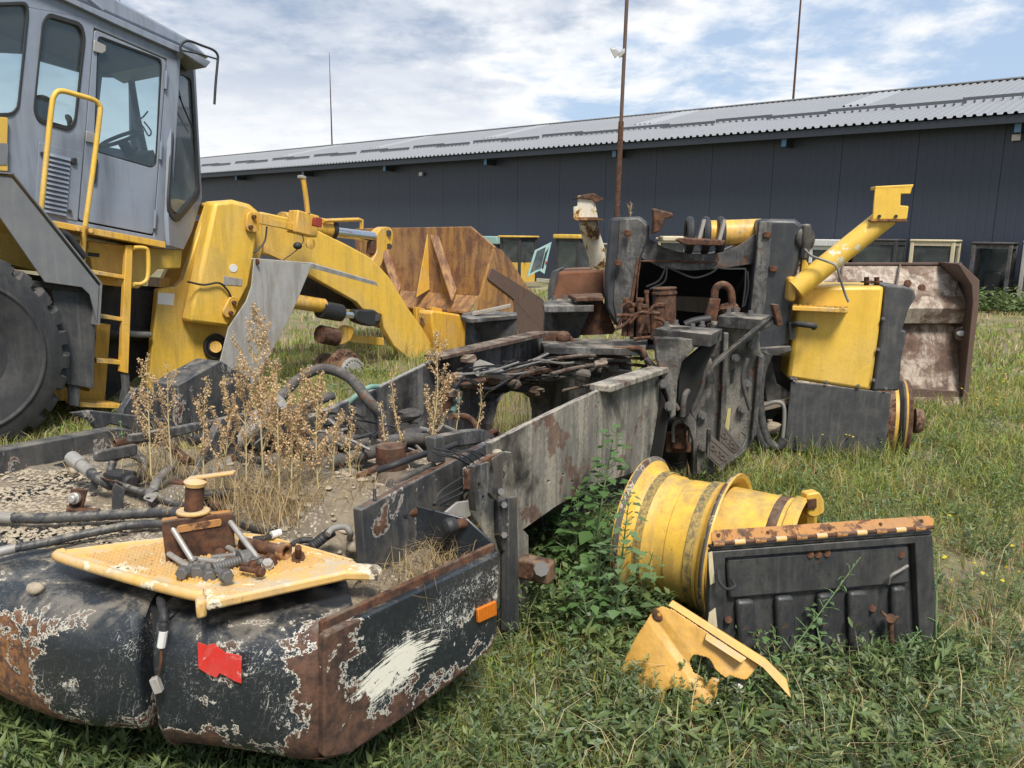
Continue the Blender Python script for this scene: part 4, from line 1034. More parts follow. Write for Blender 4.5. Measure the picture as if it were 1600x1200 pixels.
bpl('latch_plate', M_rust, RP, [(731, 735), (768, 712), (785, 708), (780, 722), (738, 750), (742, 770), (732, 765)], -.085, .02)
bpl('latch_bar', M_burn, RP, [(741, 729), (766, 722), (764, 750), (759, 795), (744, 799), (741, 770)], -.10, .025, r=2, holes=[[(747, 755), (751, 754), (751, 767), (747, 768)], [(754, 775), (758, 774), (757, 784), (753, 785)]])
bpl('latch_hook', M_blk, RP, rp([(769, 717), (789, 706), (801, 714), (787, 722), (785, 770), (774, 782), (766, 772), (772, 740)], 3), -.09, .02)
build(MB().cyl(RP(783, 768, -.09), RP(783, 768, -.12), .013, 8), 'latch_bolt', M_bolt, bs)
build(MB().ball(RP(777, 708, -.05), .022, (1, 1, .7)), 'latch_knob', M_stone, bs)
mp = RP(838, 889, -.10); build(MB().hexa(mp, BN * .075, BA * .04, A_(0, 0, .045)), 'stub_block', M_axle, bs, bevel=.012)
build(MB().cyl(RP(846, 889, -.15), RP(846, 889, -.20), .03, 8), 'stub_bolt', M_bolt, bs)
bpl('hinge_web', M_dark, RP, [(846, 800), (880, 780), (1000, 740), (1000, 900), (846, 880)], .25, .03)
# rail end beam across: small post and arm on top of the rail
bpl('rail_post', M_blk, RP, [(680, 684), (696, 682), (697, 722), (681, 724)], .04, .04, bevel=.006)
bpl('rail_arm', M_burn, RP, rp([(677, 684), (732, 673), (757, 671), (766, 675), (764, 690), (734, 695), (698, 700), (678, 702)], 4), .12, .04)
build(MB().cyl(RP(759, 681, .115), RP(759, 681, .14), .02, 12), 'arm_pin', M_dark, bs)
build(MB().tube([RP(766, 676, .14), RP(774, 674, .16), RP(777, 680, .16), RP(776, 688, .16)], .014, 8), 'arm_pipe', M_rust, bs)
# far rail with its arched opening
FW = 1.0
arch = [(748, 720), (744, 660), (752, 628), (762, 613), (775, 607), (800, 611), (823, 615), (833, 622), (837, 640), (836, 690), (834, 720)]
bpl('far_rail', M_burn, RP, [(300, 760), (345, 655), (420, 640), (480, 655), (590, 607), (690, 558), (740, 548), (830, 530), (862, 522), (985, 540), (990, 640), (975, 760), (560, 790)], FW, .035, holes=[arch])
build(MB().prism([RP(x, y, FW - .12) for x, y in ((690, 557), (860, 518), (862, 524), (692, 563))], BL * .12), 'rail_top_flange', M_mudr, bs, bevel=.004)
build(MB().prism([RP(x, y, FW - .16) for x, y in ((745, 602), (800, 588), (880, 572), (880, 577), (800, 594), (745, 609))], BL * .16), 'rail_mid_flange', M_rust, bs, bevel=.004)
mb = MB(); pp = [RP(x, y, FW) for x, y in arch[:9]]; pq = [p - BL * .12 for p in pp]; L = len(pp)
mb.add(pp + pq, [(i, i + 1, i + 1 + L, i + L) for i in range(L - 1)]); build(mb, 'arch_flange', M_burn, bs)
bpl('far_rail_cover', M_blk, RP, [(505, 632), (590, 590), (690, 558), (690, 600), (560, 660)], FW - .02, .012) if False else None
# cross members and burnt clutter inside the frame
a_, b_ = RP(870, 560, .0), RP(870, 560, FW)
bpl('front_bulkhead', M_black, Plane(fr(3.0, 0, 0), -BA), [(965, 578), (1022, 585), (1045, 640), (1030, 730), (965, 690)], 0, .04)
build(MB().prism([fr(2.35, .1, .2), fr(2.35, .95, .2), fr(2.5, .95, .2), fr(2.5, .1, .2)], A_(0, 0, .25)), 'cross_member', M_dark, bs, bevel=.01)
def clutter(name, mat, pts, r, n=7, k=4): return build(MB().tube(pts, r, n, k), name, mat, bs, angle=60)
cw = lambda x, y, w_: RP(x, y, w_)
for i in range(44):
    x0 = rnd.uniform(690, 960); y0 = 566 + (880 - x0) * .16 + rnd.uniform(-16, 18); w_ = rnd.uniform(.72, .93)
    x1 = x0 + rnd.uniform(30, 110)
    clutter('burnt_wire', M_rub if i % 3 else M_pipe, [cw(x0, y0, w_), cw((x0 + x1) / 2, y0 + rnd.uniform(-12, 16), w_ - .03), cw(x1, y0 - (x1 - x0) * .14 + rnd.uniform(-8, 8), w_)], rnd.uniform(.004, .009), 5)
for x, y in ((733, 562), (770, 592), (805, 600), (715, 590), (706, 615), (838, 610)):
    build(MB().ball(cw(x, y, .82), .042, (1.2, .8, .7), 7, 5, .3), 'burnt_clamp', M_mudr, bs, smooth=False)
clutter('rust_bracket', M_rust, [cw(700, 590, .85), cw(698, 615, .85), cw(697, 640, .86)], .035, 8)
clutter('rust_pipe', M_rust, [cw(705, 650, .7), cw(730, 652, .68), cw(744, 665, .62), cw(748, 680, .6)], .018, 8)
clutter('copper_loom', plain('verdigris_wire', (.10, .16, .14), .7), [cw(712, 605, .84), cw(716, 625, .83), cw(705, 645, .82)], .022, 7)
clutter('pale_lagging', M_galv, [cw(750, 575, .78), cw(770, 580, .78), cw(788, 588, .78)], [.05, .03], 9)
# far side bracket pads ------------------------------------------------
def pad(pts, z, th, hole, mat, name='mount_pad', bolts=()):
    P = [gz(x, y, z) for x, y in pts]
    c = np.mean(np.array(P), 0) if hole is None else gz(hole[0], hole[1], z)
    hl = [[c + A_(math.cos(a), math.sin(a), 0) * hole[2] for a in np.linspace(0, 2 * math.pi, 15)[:-1]]] if hole is not None else []
    o = build(MB().prism(P, A_(0, 0, -th), hl), name, mat, bs, bevel=.006)
    for x, y in bolts:
        q = gz(x, y, z); build(MB().cyl(q, q + A_(0, 0, .035), .016, 6).cyl(q, q + A_(0, 0, .008), .024, 10), 'pad_bolt', M_bolt, bs)
    return o
Yf = 6.0
Pf = PY(Yf)
zf = gY(780, 492, Yf)[2]
pad([(722, 490), (745, 484), (808, 488), (808, 492), (735, 498), (720, 494)], zf, .035, None, M_burn)
bpl('pad_pedestal', M_burn, Pf, [(727, 497), (808, 494), (806, 548), (726, 556)], .02, .25, bevel=.01)
build(MB().hexa(gY(768, 484, Yf - .05), nrm(A_(1, .12, .22)) * .15, A_(0, .03, 0), A_(0, 0, .014)), 'plank', M_wood, bs, bevel=.004)
Yg = 6.1; zg = gY(880, 471, Yg)[2]; Pg = PY(Yg)
pad([(848, 473), (860, 467), (925, 467), (928, 477), (850, 478)], zg, .05, (884, 470, .05), M_burn, bolts=((866, 469), (883, 468), (894, 474), (908, 472)))
bpl('pad_pedestal', M_burn, Pg, [(852, 482), (924, 480), (905, 528), (850, 530)], .01, .25, bevel=.01)
bpl('side_gusset', M_rust, Pg, [(915, 466), (940, 466), (962, 515), (958, 522), (905, 524)], .12, .04)
pad([(888, 460), (940, 457), (943, 464), (900, 465)], zg + .06, .03, None, M_rust)
build(MB().prism([gz(x, y, gY(900, 525, Yg - .1)[2]) for x, y in ((842, 528), (1012, 530), (1008, 545), (850, 542))], A_(0, 0, -.05)), 'deck_plate', M_burn, bs, bevel=.004)
bpl('deck_edge', M_burn, PY(5.7), [(890, 532), (1010, 538), (1010, 548), (890, 541)], 0, .03)
build(MB().hexa(gY(867, 527, 5.75), A_(.10, 0, 0), A_(0, .06, 0), A_(0, 0, .04)).ball(gY(880, 527, 5.7), .06, (1, 1, .8), 8, 6), 'rail_fitting', M_rust, bs, bevel=.008)
clutter('rust_pipe', M_rust, [gY(884, 523, 5.7), gY(892, 530, 5.7), gY(900, 541, 5.68), gY(912, 542, 5.68)], .018, 8)
clutter('rust_pipe', M_rust, [gY(960, 545, 5.4), gY(1000, 545, 5.35), gY(1008, 555, 5.3), gY(1012, 568, 5.3)], .02, 8)
# near mount pads
Y1 = 4.85; z1 = gY(1070, 520, Y1)[2]
pad([(1022, 514), (1046, 507), (1128, 514), (1111, 523)], z1, .075, (1067, 512.5, .085), M_burn, bolts=((1041, 511), (1056, 508), (1082, 514), (1097, 510)))
P1 = PY(Y1 - .03)
bpl('pad_leg', M_cast, P1, [(1022, 527), (1112, 531), (1086, 543), (1066, 566), (1058, 600), (1056, 650), (1047, 655), (1043, 620), (1034, 590), (1026, 560)], .03, .06, bevel=.008)
bpl('pad_web', M_black, P1, [(1112, 530), (1128, 520), (1100, 580), (1076, 650), (1058, 652), (1062, 570)], .14, .05)
Y2 = 5.35; z2 = gY(1160, 494, Y2)[2]; P2 = PY(Y2)
pad([(1121, 493), (1140, 487), (1205, 492), (1190, 499)], z2, .08, (1160, 490, .06), M_burn, bolts=((1138, 490), (1149, 487), (1172, 493), (1184, 490)))
bpl('hinge_body', M_cast, P2, [(1124, 508), (1185, 512), (1190, 552), (1197, 556), (1188, 620), (1178, 690), (1168, 705), (1122, 740), (1084, 738), (1086, 650), (1073, 640), (1090, 590), (1108, 545)], .03, .3, bevel=.015)
bpl('hinge_cheek', M_cast, PY(5.2), [(1085, 585), (1112, 560), (1118, 600), (1116, 742), (1086, 742), (1087, 660), (1076, 640)], .0, .1, bevel=.01)
mb = MB().hexa((gY(1210, 492, 5.2) + gY(1113, 570, 5.05)) / 2, (gY(1210, 492, 5.2) - gY(1113, 570, 5.05)) / 2, A_(0, .035, 0), A_(.018, 0, .03))
build(mb, 'diagonal_strut', M_burn, bs, bevel=.006)
build(MB().hexa(gY(1213, 492, 5.15), A_(.02, 0, .0), A_(0, .04, 0), A_(-.02, 0, .07)), 'strut_end', M_rust, bs, bevel=.005)
build(MB().hexa(gY(1104, 551, 5.1), A_(.05, 0, .01), A_(0, .04, 0), A_(0, 0, .035)), 'hinge_ear', M_cast, bs, bevel=.01)
bpl('orange_sticker', M_orange, PY(5.2), [(1124, 602), (1131, 600), (1131, 609), (1124, 611)], .165, .004, bevel=0)
bpl('yellow_stripe', metal('old_yellow_stripe', (.52, .45, .16), .1, dirt=.4), P2, [(1137, 640), (1142, 638), (1139, 672), (1132, 672)], .022, .008, bevel=0)
bpl('stencil_print', M_rub, P2, [(1142, 580), (1148, 576), (1146, 597), (1141, 599)], .024, .006, bevel=0)
# arched lower cheek between rail and hinge
bpl('lower_cheek', M_cast, PY(5.0), [(1030, 596), (1052, 640), (1075, 640), (1088, 660), (1090, 742), (1082, 742), (1083, 690), (1076, 668), (1062, 657), (1044, 655), (1030, 664), (1023, 685), (1021, 740), (1010, 740), (1014, 690), (1020, 640)], .0, .06, bevel=.006)
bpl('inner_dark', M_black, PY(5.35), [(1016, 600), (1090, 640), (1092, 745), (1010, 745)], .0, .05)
build(MB().cyl(gY(1062, 655, 5.15), gY(1060, 700, 5.15), .05, 12).hexa(gY(1060, 690, 5.2), A_(.09, 0, 0), A_(0, .04, 0), A_(0, 0, .07)), 'rust_valve', M_rust, bs, bevel=.01)
clutter('rust_pipe', M_pipe, [gY(1052, 690, 5.12), gY(1054, 662, 5.1), gY(1075, 662, 5.1), gY(1078, 690, 5.12)], .012, 7)
clutter('oil_drum_pipe', M_dark, [gY(1020, 668, 5.2), gY(1060, 655, 5.3)], .05, 10)

# front frame: two towers, dished cross plate ------------------------------------------------
FHd = R(8)
FN = A_(-math.sin(FHd), -math.cos(FHd), 0)
FX = A_(math.cos(FHd), -math.sin(FHd), 0)
FO = gz(1225, 716)
FP = Plane(FO, FN)
def fpl(name, mat, pts, off=0.0, th=.02, r=0, holes=(), bevel=.006, hr=0): return bpl(name, mat, FP, pts, off, th, r, holes, bevel, hr)
tw = [(1185, 342), (1243, 342), (1256, 352), (1258, 372), (1248, 420), (1238, 470), (1233, 540), (1214, 548), (1164, 549), (1172, 470), (1180, 400)]
fpl('tower', M_twr, tw, -.05, .42, bevel=.03)
fpl('tower_rib', M_burn, [(1187, 346), (1206, 346), (1203, 400), (1196, 470), (1186, 540), (1168, 545), (1174, 470), (1182, 400)], -.062, .02, bevel=.005)
fpl('tower_flange', M_burn, [(1160, 546), (1236, 541), (1237, 548), (1216, 556), (1163, 556)], -.10, .45)
twl = [(952, 340), (1000, 338), (1016, 350), (1014, 375), (1004, 400), (996, 440), (985, 480), (963, 512), (944, 480), (944, 430)]
fpl('tower', M_twr, twl, -.0, .42, bevel=.03)
fpl('tower_rib', M_burn, [(968, 342), (998, 342), (1012, 352), (1010, 374), (1000, 402), (992, 440), (982, 478), (964, 506), (958, 470), (962, 420), (966, 380)], -.012, .02, bevel=.006)
fpl('tower_edge', M_rust, [(996, 400), (999, 402), (990, 470), (966, 514), (962, 512), (985, 468)], -.03, .03)
mb = MB(); cur = [(998, 360), (1016, 374), (1036, 386), (1060, 393), (1085, 397), (1115, 397), (1140, 391), (1160, 382), (1180, 366)]
o_ = [FP(x, y, .02) for x, y in cur]; i_ = [p - FN * .42 for p in o_]; L = len(o_)
mb.add(o_ + i_, [(i, i + 1, i + 1 + L, i + L) for i in range(L - 1)]); build(mb, 'dished_top', M_burn, bs)
fpl('cross_plate', M_burn, cur + [(1180, 412), (1130, 420), (1080, 423), (1036, 420), (998, 402)], .02, .03)
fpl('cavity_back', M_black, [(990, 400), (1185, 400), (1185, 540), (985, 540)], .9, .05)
build(MB().prism([FP(1000, 400, .44), FP(1180, 400, .44), FP(1180, 400, .95), FP(1000, 400, .95)], A_(0, 0, .04)), 'cavity_light_stop', M_black, bs)  # added lid that keeps light from above out of the cavity
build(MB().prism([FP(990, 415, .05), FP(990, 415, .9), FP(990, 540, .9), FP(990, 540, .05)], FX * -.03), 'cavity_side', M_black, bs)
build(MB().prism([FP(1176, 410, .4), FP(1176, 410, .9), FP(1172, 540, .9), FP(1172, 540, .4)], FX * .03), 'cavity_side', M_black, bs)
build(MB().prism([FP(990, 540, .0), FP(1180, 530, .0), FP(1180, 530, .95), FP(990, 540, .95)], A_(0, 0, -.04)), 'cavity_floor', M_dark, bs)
fpl('cavity_shelf', M_mud, [(1050, 462), (1110, 465), (1110, 490), (1048, 485)], .8, .04)
for x, y in ((981, 364), (966, 411), (1198, 367), (1208, 420)):
    build(MB().hexa(FP(x, y, -.06), FX * .028, FN * .02, A_(0, 0, .022)), 'weld_lug', M_rust, bs, bevel=.006)
# rusty plumbing in the cavity
build(MB().cyl(gY(1038, 506, 5.75), gY(1038, 452, 5.75), .085, 20).cyl(gY(1038, 460, 5.75), gY(1038, 456, 5.75), .093, 20).cyl(gY(1038, 452, 5.75), gY(1038, 449, 5.75), .09, 20), 'filter_can', M_rust, bs, bevel=.004)
for i, (x, y0, y1, r_) in enumerate(((975, 525, 470, .02), (984, 525, 478, .025), (998, 530, 470, .022), (1006, 520, 480, .035), (1013, 520, 458, .014), (1020, 530, 490, .025), (1029, 525, 478, .035), (1008, 530, 495, .018))):
    b0_, b1_ = gY(x, y0, 5.45 + .02 * i), gY(x + rnd.uniform(-3, 3), y1, 5.45 + .02 * i)
    build(MB().cyl(b0_, b1_, r_, 9).cyl(b1_, b1_ + A_(0, 0, .02), r_ * 1.35, 6), 'rusty_valve', M_rust, bs)
for pts in ([(962, 514), (975, 508), (992, 492), (1006, 488)], [(964, 493), (985, 493), (987, 500)], [(984, 505), (1000, 490), (1030, 490)], [(1022, 497), (1034, 500), (1040, 508)], [(1000, 520), (1008, 500), (1020, 480), (1028, 478)], [(990, 530), (1005, 528), (1016, 527)], [(972, 480), (982, 472), (990, 478)]):
    clutter('rust_pipe', M_rust, [gY(x, y, 5.4) for x, y in pts], .013, 7)
clutter('lifting_hook', M_rust, [gY(1116, 478, 5.7), gY(1117, 455, 5.7), gY(1124, 446, 5.7), gY(1134, 446, 5.7), gY(1142, 456, 5.7), gY(1144, 480, 5.7)], .028, 10)
build(MB().prism([gY(x, y, 5.65) for x, y in ((1110, 467), (1126, 467), (1118, 510), (1098, 508))], A_(0, .04, 0)), 'rust_fin', M_rust, bs, bevel=.004)
build(MB().ball(gY(1140, 482, 5.72), .07, (1.2, .8, .7), 8, 6, .3), 'burnt_pump', M_rust, bs, smooth=False)
clutter('burnt_hose', M_rub, [gY(1070, 508, 5.6), gY(1085, 502, 5.6), gY(1110, 498, 5.6)], .03, 9)
for pts in ([(1000, 408), (1060, 408), (1118, 409), (1119, 395)], [(1040, 416), (1060, 425), (1085, 434), (1110, 427), (1122, 418)], [(1122, 418), (1135, 420), (1165, 420)], [(1040, 418), (1030, 438), (1010, 448)], [(1042, 418), (1038, 440), (1015, 452)], [(1000, 410), (996, 440), (994, 480)], [(1165, 420), (1164, 450), (1160, 480)], [(1168, 424), (1169, 450), (1163, 478)]):
    clutter('burnt_wire', M_rub if pts[0][0] != 1000 else M_rust, [FP(x, y, .0) for x, y in pts], .008, 5)
# hydraulic tubes and rusty lid on top
zt = 6.1
for x, ry in ((1083, 0), (1108, 0), (1131, 0)):
    c = gY(x, 368, zt); build(MB().lathe([(-.03 + .03 * math.cos(a), .12 + .026 * math.sin(a)) for a in np.linspace(0, 2 * math.pi, 8, False)], c, A_(1, -.1, 0), 24, True), 'hose_coil', M_rub, bs)
build(MB().cyl(gY(1100, 365, zt + .02), gY(1188, 362, zt + .05), .098, 24), 'lift_tube', M_yelw, bs)
for x in (1095, 1127): build(MB().hexa(gY(x, 362, zt - .14), A_(.02, 0, .10) * .9, A_(0, .02, 0), A_(.012, 0, 0)), 'tube_strap', M_galv, bs)
build(MB().prism([gY(x, y, 5.85) for x, y in ((1057, 375), (1062, 372), (1134, 376), (1130, 384), (1072, 383))], A_(0, .3, .02)), 'rusty_lid', M_rust, bs, bevel=.006)
build(MB().hexa(gY(1048, 373, 6.0), A_(.08, 0, 0), A_(0, .1, 0), A_(0, 0, .02)), 'pale_lid', M_cream, bs, bevel=.01)
# small rusted lamp shell beside the left tower
bpl('lamp_shell', M_rust, PY(5.95), [(1020, 325), (1052, 333), (1052, 340), (1040, 342), (1036, 352), (1030, 362), (1020, 366), (1022, 345)], 0, .10, bevel=.012)
# right fender -------------------------------------------------
fe = [(1258, 447), (1383, 447), (1375, 520), (1362, 612), (1230, 592), (1240, 520), (1250, 462)]
fpl('fender', M_yelf, fe, .0, .5, bevel=.03)
fpl('fender_guard', M_flap, [(1384, 446), (1414, 447), (1430, 453), (1431, 466), (1420, 484), (1413, 508), (1410, 516), (1417, 517), (1415, 535), (1409, 560), (1405, 611), (1363, 611), (1376, 520)], -.012, .5, bevel=.02)
0 and fpl('guard_fold', M_flap, [(1398, 452), (1418, 452), (1408, 470), (1403, 500), (1408, 513), (1400, 508), (1396, 480)], -.03, .02)
fpl('fender_seam', M_dark, [(1258, 462), (1383, 464), (1383, 465), (1258, 463)], -.001, .004, bevel=0) if False else None
fpl('fender_flap', M_flap, rp([(1236, 596), (1393, 614), (1386, 680), (1378, 727), (1300, 716), (1225, 701)], 4), -.006, .016)
for x, y in ((1243, 592), (1237, 591), (1291, 597), (1341, 603), (1365, 594), (1372, 546), (1380, 498), (1384, 607)):
    build(MB().cyl(FP(x, y, -.01), FP(x, y, -.022), .014, 10).cyl(FP(x, y, -.022), FP(x, y, -.03), .008, 6), 'fender_bolt', M_bolt, bs)
trd = [FP(x, y, -.16) for x, y in ((1238, 478), (1326, 482))]; tb = [FP(x, y, .0) for x, y in ((1240, 476), (1325, 480))]
build(MB().prism([trd[0], trd[1], tb[1], tb[0]], A_(0, 0, -.035)), 'tread', M_yelw, bs, bevel=.006)
mb = MB()
for i in range(11):
    for j in range(3):
        c = trd[0] + (trd[1] - trd[0]) * (i + .5) / 11 + (tb[0] - trd[0]) * (j + .5) / 3.0
        a = .7 if (i + j) % 2 else -.7
        mb.hexa(c, A_(math.cos(a), math.sin(a), 0) * .014, A_(-math.sin(a), math.cos(a), 0) * .005, A_(0, 0, .008))
o = build(mb, 'tread_studs', M_yelw, bs, smooth=False)
clutter('grab_handle', M_dark, [FP(1238, 510, -.02), FP(1245, 506, -.14), FP(1262, 508, -.17), FP(1272, 509, -.16), FP(1271, 512, -.14)], .022, 9)
fpl('handle_plate', M_burn, rp([(1233, 503), (1243, 505), (1242, 530), (1234, 532)], 3), -.08, .02)
build(MB().hexa(FP(1254, 378, .05), FX * .03, FN * .14, A_(0, 0, .13)).cyl(FP(1254, 374, .0), FP(1262, 374, -.04), .09, 16), 'pivot_boss', M_burn, bs, bevel=.02)
fpl('arm_gusset', M_yelf, [(1254, 395), (1266, 420), (1280, 432), (1262, 450), (1250, 440)], .1, .06)
pa, pb_ = FP(1243, 452, -.12), FP(1386, 338, -.10)
build(MB().tube([pa, pb_], .078, 24, 1), 'lamp_arm', M_arm, bs, angle=60)
build(MB().hexa(pa + A_(-.02, .05, .0), A_(.03, 0, 0), A_(0, .05, 0), A_(0, 0, .09)), 'arm_root', M_yelw, bs, bevel=.02)
fpl('lamp_bracket', M_yelf, [(1368, 293), (1426, 290), (1423, 303), (1408, 303), (1407, 321), (1420, 322), (1418, 340), (1416, 343), (1363, 343), (1365, 318)], -.2, .012)
build(MB().prism([FP(x, y, -.2) for x, y in ((1368, 291), (1428, 288), (1426, 293), (1368, 296))], -FN * .12), 'bracket_hood', M_yelf, bs, bevel=.004)
build(MB().prism([FP(x, y, -.21) for x, y in ((1361, 343), (1418, 343), (1418, 347), (1361, 346))], -FN * .16), 'bracket_foot', M_rusto, bs, bevel=.004)
for x in (1374, 1400): build(MB().cyl(FP(x, 338, -.2), FP(x, 338, -.215), .012, 10), 'bracket_bolt', M_rub, bs)
clutter('lamp_cable', M_pipe, [FP(1258, 390, -.1), FP(1268, 400, -.2), FP(1288, 407, -.25), FP(1306, 415, -.28), FP(1312, 432, -.25), FP(1320, 458, -.2), FP(1326, 472, -.2)], .009, 6)
for x, y in ((1354, 441), (1370, 441)): build(MB().cyl(FP(x, y + 6, .1), FP(x, y - 8, .1), .02, 8).cyl(FP(x, y, .1), FP(x, y - 2, .1), .042, 10), 'stud', M_rust, bs)
# hub flange standing on the grass to the right
fc = FP(1402, 658, .50); fa = nrm(FX * .985 + FN * .17)
build(MB().lathe([(-.32, .29), (-.02, .30), (.0, .33), (.03, .345), (.05, .345), (.06, .33), (.055, .30), (.03, .28), (-.1, .26), (-.3, .25)], fc, fa, 44, True), 'wheel_flange', M_rim, bs)
build(MB().lathe([(.028, .3465), (.052, .3465), (.062, .331), (.055, .325), (.028, .34)], fc, fa, 44, True), 'bead_ring', M_rust, bs)
build(MB().lathe([(-.02, .302), (.0, .332), (.012, .340), (-.004, .336), (-.03, .306)], fc, fa, 44, True), 'grease_band', M_dark, bs)
build(MB().lathe([(-.3, .292), (-.20, .305), (-.15, .305), (-.06, .312), (-.06, .30), (-.3, .29)], fc, fa, 44, True), 'brake_drum', M_axle, bs)
build(MB().lathe([(-.12, .25), (-.10, .12), (.04, .11), (.06, .06), (.06, 0)], fc, fa, 30), 'hub', M_axle, bs)
pc = fc + fa * .05 + FN * .22 + A_(0, 0, .06); build(MB().lathe([(0, .10), (.03, .10), (.06, .08), (.075, .04), (.075, 0)], pc, fa, 14), 'flange_lug', M_axle, bs)
build(MB().cyl(fc - fa * .3, fc - fa * 1.6, .17, 16), 'front_axle', M_dark, bs)
# hoses and bracketry behind the fender
for pts, r_ in (([(1188, 552), (1182, 580), (1178, 620), (1180, 660), (1190, 690), (1200, 697)], .035), ([(1200, 552), (1190, 580), (1186, 620), (1190, 660), (1200, 690), (1215, 698), (1226, 686)], .036)):
    clutter('hydraulic_hose', M_hose, [FP(x, y, -.12) for x, y in pts], r_, 12)
fpl('rear_bracket', M_burn, [(1198, 556), (1206, 565), (1214, 600), (1235, 612), (1238, 640), (1200, 640), (1194, 600)], .1, .05)
fpl('axle_housing', M_burn, [(1185, 556), (1240, 556), (1240, 640), (1210, 650), (1190, 690), (1184, 690)], .3, .1)
build(MB().prism([FP(x, y, .05) for x, y in ((1190, 632), (1240, 622), (1240, 630), (1194, 642))], -FN * .3), 'mud_shelf', M_mud, bs)
clutter('brake_pipe', M_pipe, [FP(1192, 634, -.0), FP(1212, 628, -.02), FP(1224, 634, -.02), FP(1225, 660, -.02), FP(1222, 690, -.02)], .016, 8)
build(MB().ball(FP(1207, 668, .0), .06, (1.2, .8, .8), 8, 6, .25).cyl(FP(1203, 664, .0), FP(1203, 656, .0), .02, 8), 'valve_block', M_mud, bs, smooth=False)
# left fender, burnt, with its flaking arm
P7 = Plane(gY(900, 450, 6.75), nrm(A_(-.14, -1, 0)))
bpl('burnt_fender', M_rusto if False else metal('burnt_fender_rust', (.36, .19, .07), .85, rcol=((.13, .055, .03), (.21, .09, .045)), dirt=.2, scale=2.2, rough=.8, seed=23), P7, rp([(872, 424), (942, 421), (944, 470), (862, 476), (862, 452), (866, 436)], 6), 0, .7, bevel=.04)
bpl('fender_guard', M_flap, P7, rp([(862, 424), (874, 421), (870, 440), (862, 470), (862, 478), (856, 478), (856, 450)], 3), -.02, .6, bevel=.02)
build(MB().tube([P7(936, 418, .1), P7(932, 395, .06), P7(924, 370, .0), P7(919, 346, -.1)], .078, 20, 3), 'lamp_arm', M_whr, bs, angle=60)
bpl('lamp_bracket', M_whr, P7, [(903, 306), (924, 303), (930, 318), (934, 340), (896, 340), (896, 323), (902, 322)], -.15, .03)
build(MB().prism([P7(x, y, -.17) for x, y in ((895, 310), (912, 304), (928, 302), (944, 311), (930, 318), (926, 312), (905, 310))], A_(0, .16, 0)), 'bracket_hood', M_rust, bs, bevel=.004)
build(MB().prism([P7(x, y, -.2) for x, y in ((895, 340), (938, 341), (946, 344), (900, 344))], A_(0, .14, 0)), 'bracket_foot', M_rusto, bs)
build(MB().prism([P7(x, y, .2) for x, y in ((905, 420), (940, 418), (942, 440), (935, 452))], A_(0, .05, 0)), 'amber_flap', M_yelw, bs) if False else None

# worn bare edges along the tops of the rails
def worn_edge(name, mat, pts, off, r=.006):
    build(MB().tube([RP(x, y, off) for x, y in pts], r, 6, 1), name, mat, bs, angle=60)
worn_edge('worn_edge', M_rust, [(567, 797), (660, 746), (745, 702)], .047, .015)
worn_edge('worn_edge', M_plate, [(770, 692), (830, 661), (900, 627), (932, 612)], .014, .011)
worn_edge('worn_edge', M_bright, [(345, 655), (420, 640), (480, 655), (590, 607), (690, 558)], 1.017, .012) if False else worn_edge('worn_edge', M_bright, [(482, 654), (590, 607), (688, 559)], 1.017, .014)

# bolt heads, ribs and burnt odds and ends round the hinge
for x, y, Y in ((1098, 700, 5.17), (1098, 650, 5.17), (1108, 590, 5.17), (1150, 560, 5.34), (1168, 600, 5.34), (1160, 640, 5.34), (1176, 540, 5.34), (1150, 690, 5.34), (1035, 600, 4.8), (1046, 636, 4.82)):
    c = gY(x, y, Y); build(MB().cyl(c + A_(0, .03, 0), c - A_(0, .02, 0), .02, 6).cyl(c + A_(0, .03, 0), c - A_(0, .004, 0), .03, 12), 'hinge_bolt', M_bolt, bs)
bpl('hinge_rib', M_cast, P2, [(1132, 520), (1139, 520), (1131, 735), (1122, 739)], -.03, .06, bevel=.008)
bpl('hinge_rib', M_burn, P2, [(1186, 556), (1195, 558), (1182, 680), (1174, 690)], -.02, .06, bevel=.008)
bpl('hinge_boss', M_cast, P2, [(1160 + 17 * math.cos(a), 655 + 19 * math.sin(a)) for a in np.linspace(0, 6.28, 19)[:-1]], -.02, .06, bevel=.01) if False else None
for pts, r_ in (([(1010, 560), (1030, 585), (1046, 620), (1060, 640)], .018), ([(1090, 545), (1100, 575), (1095, 610), (1082, 640)], .016), ([(1168, 560), (1160, 590), (1166, 620), (1172, 640)], .014), ([(1085, 600), (1070, 618), (1066, 650)], .02)):
    clutter('burnt_hose', M_char, [gY(x, y, 4.92 if x < 1080 else 5.1) for x, y in pts], r_, 8)
for i in range(9):
    x, y = rnd.uniform(905, 1010), rnd.uniform(548, 620); p = RP(x, y, rnd.uniform(.35, .8))
    build(MB().hexa(p, A_(rnd.uniform(.02, .05), rnd.uniform(-.03, .03), rnd.uniform(-.02, .02)), A_(0, rnd.uniform(.015, .04), .01), A_(.005, 0, rnd.uniform(.01, .035))), 'burnt_scrap', M_mudr if i % 2 else M_char, bs, bevel=.004)
for pts in ([(860, 585), (900, 575), (960, 568), (1010, 572)], [(880, 610), (930, 600), (985, 590)], [(900, 640), (950, 625), (1000, 615)], [(870, 560), (920, 556), (1000, 560)]):
    clutter('rust_pipe', M_mudr, [RP(x, y, .55) for x, y in pts], rnd.uniform(.008, .014), 8)
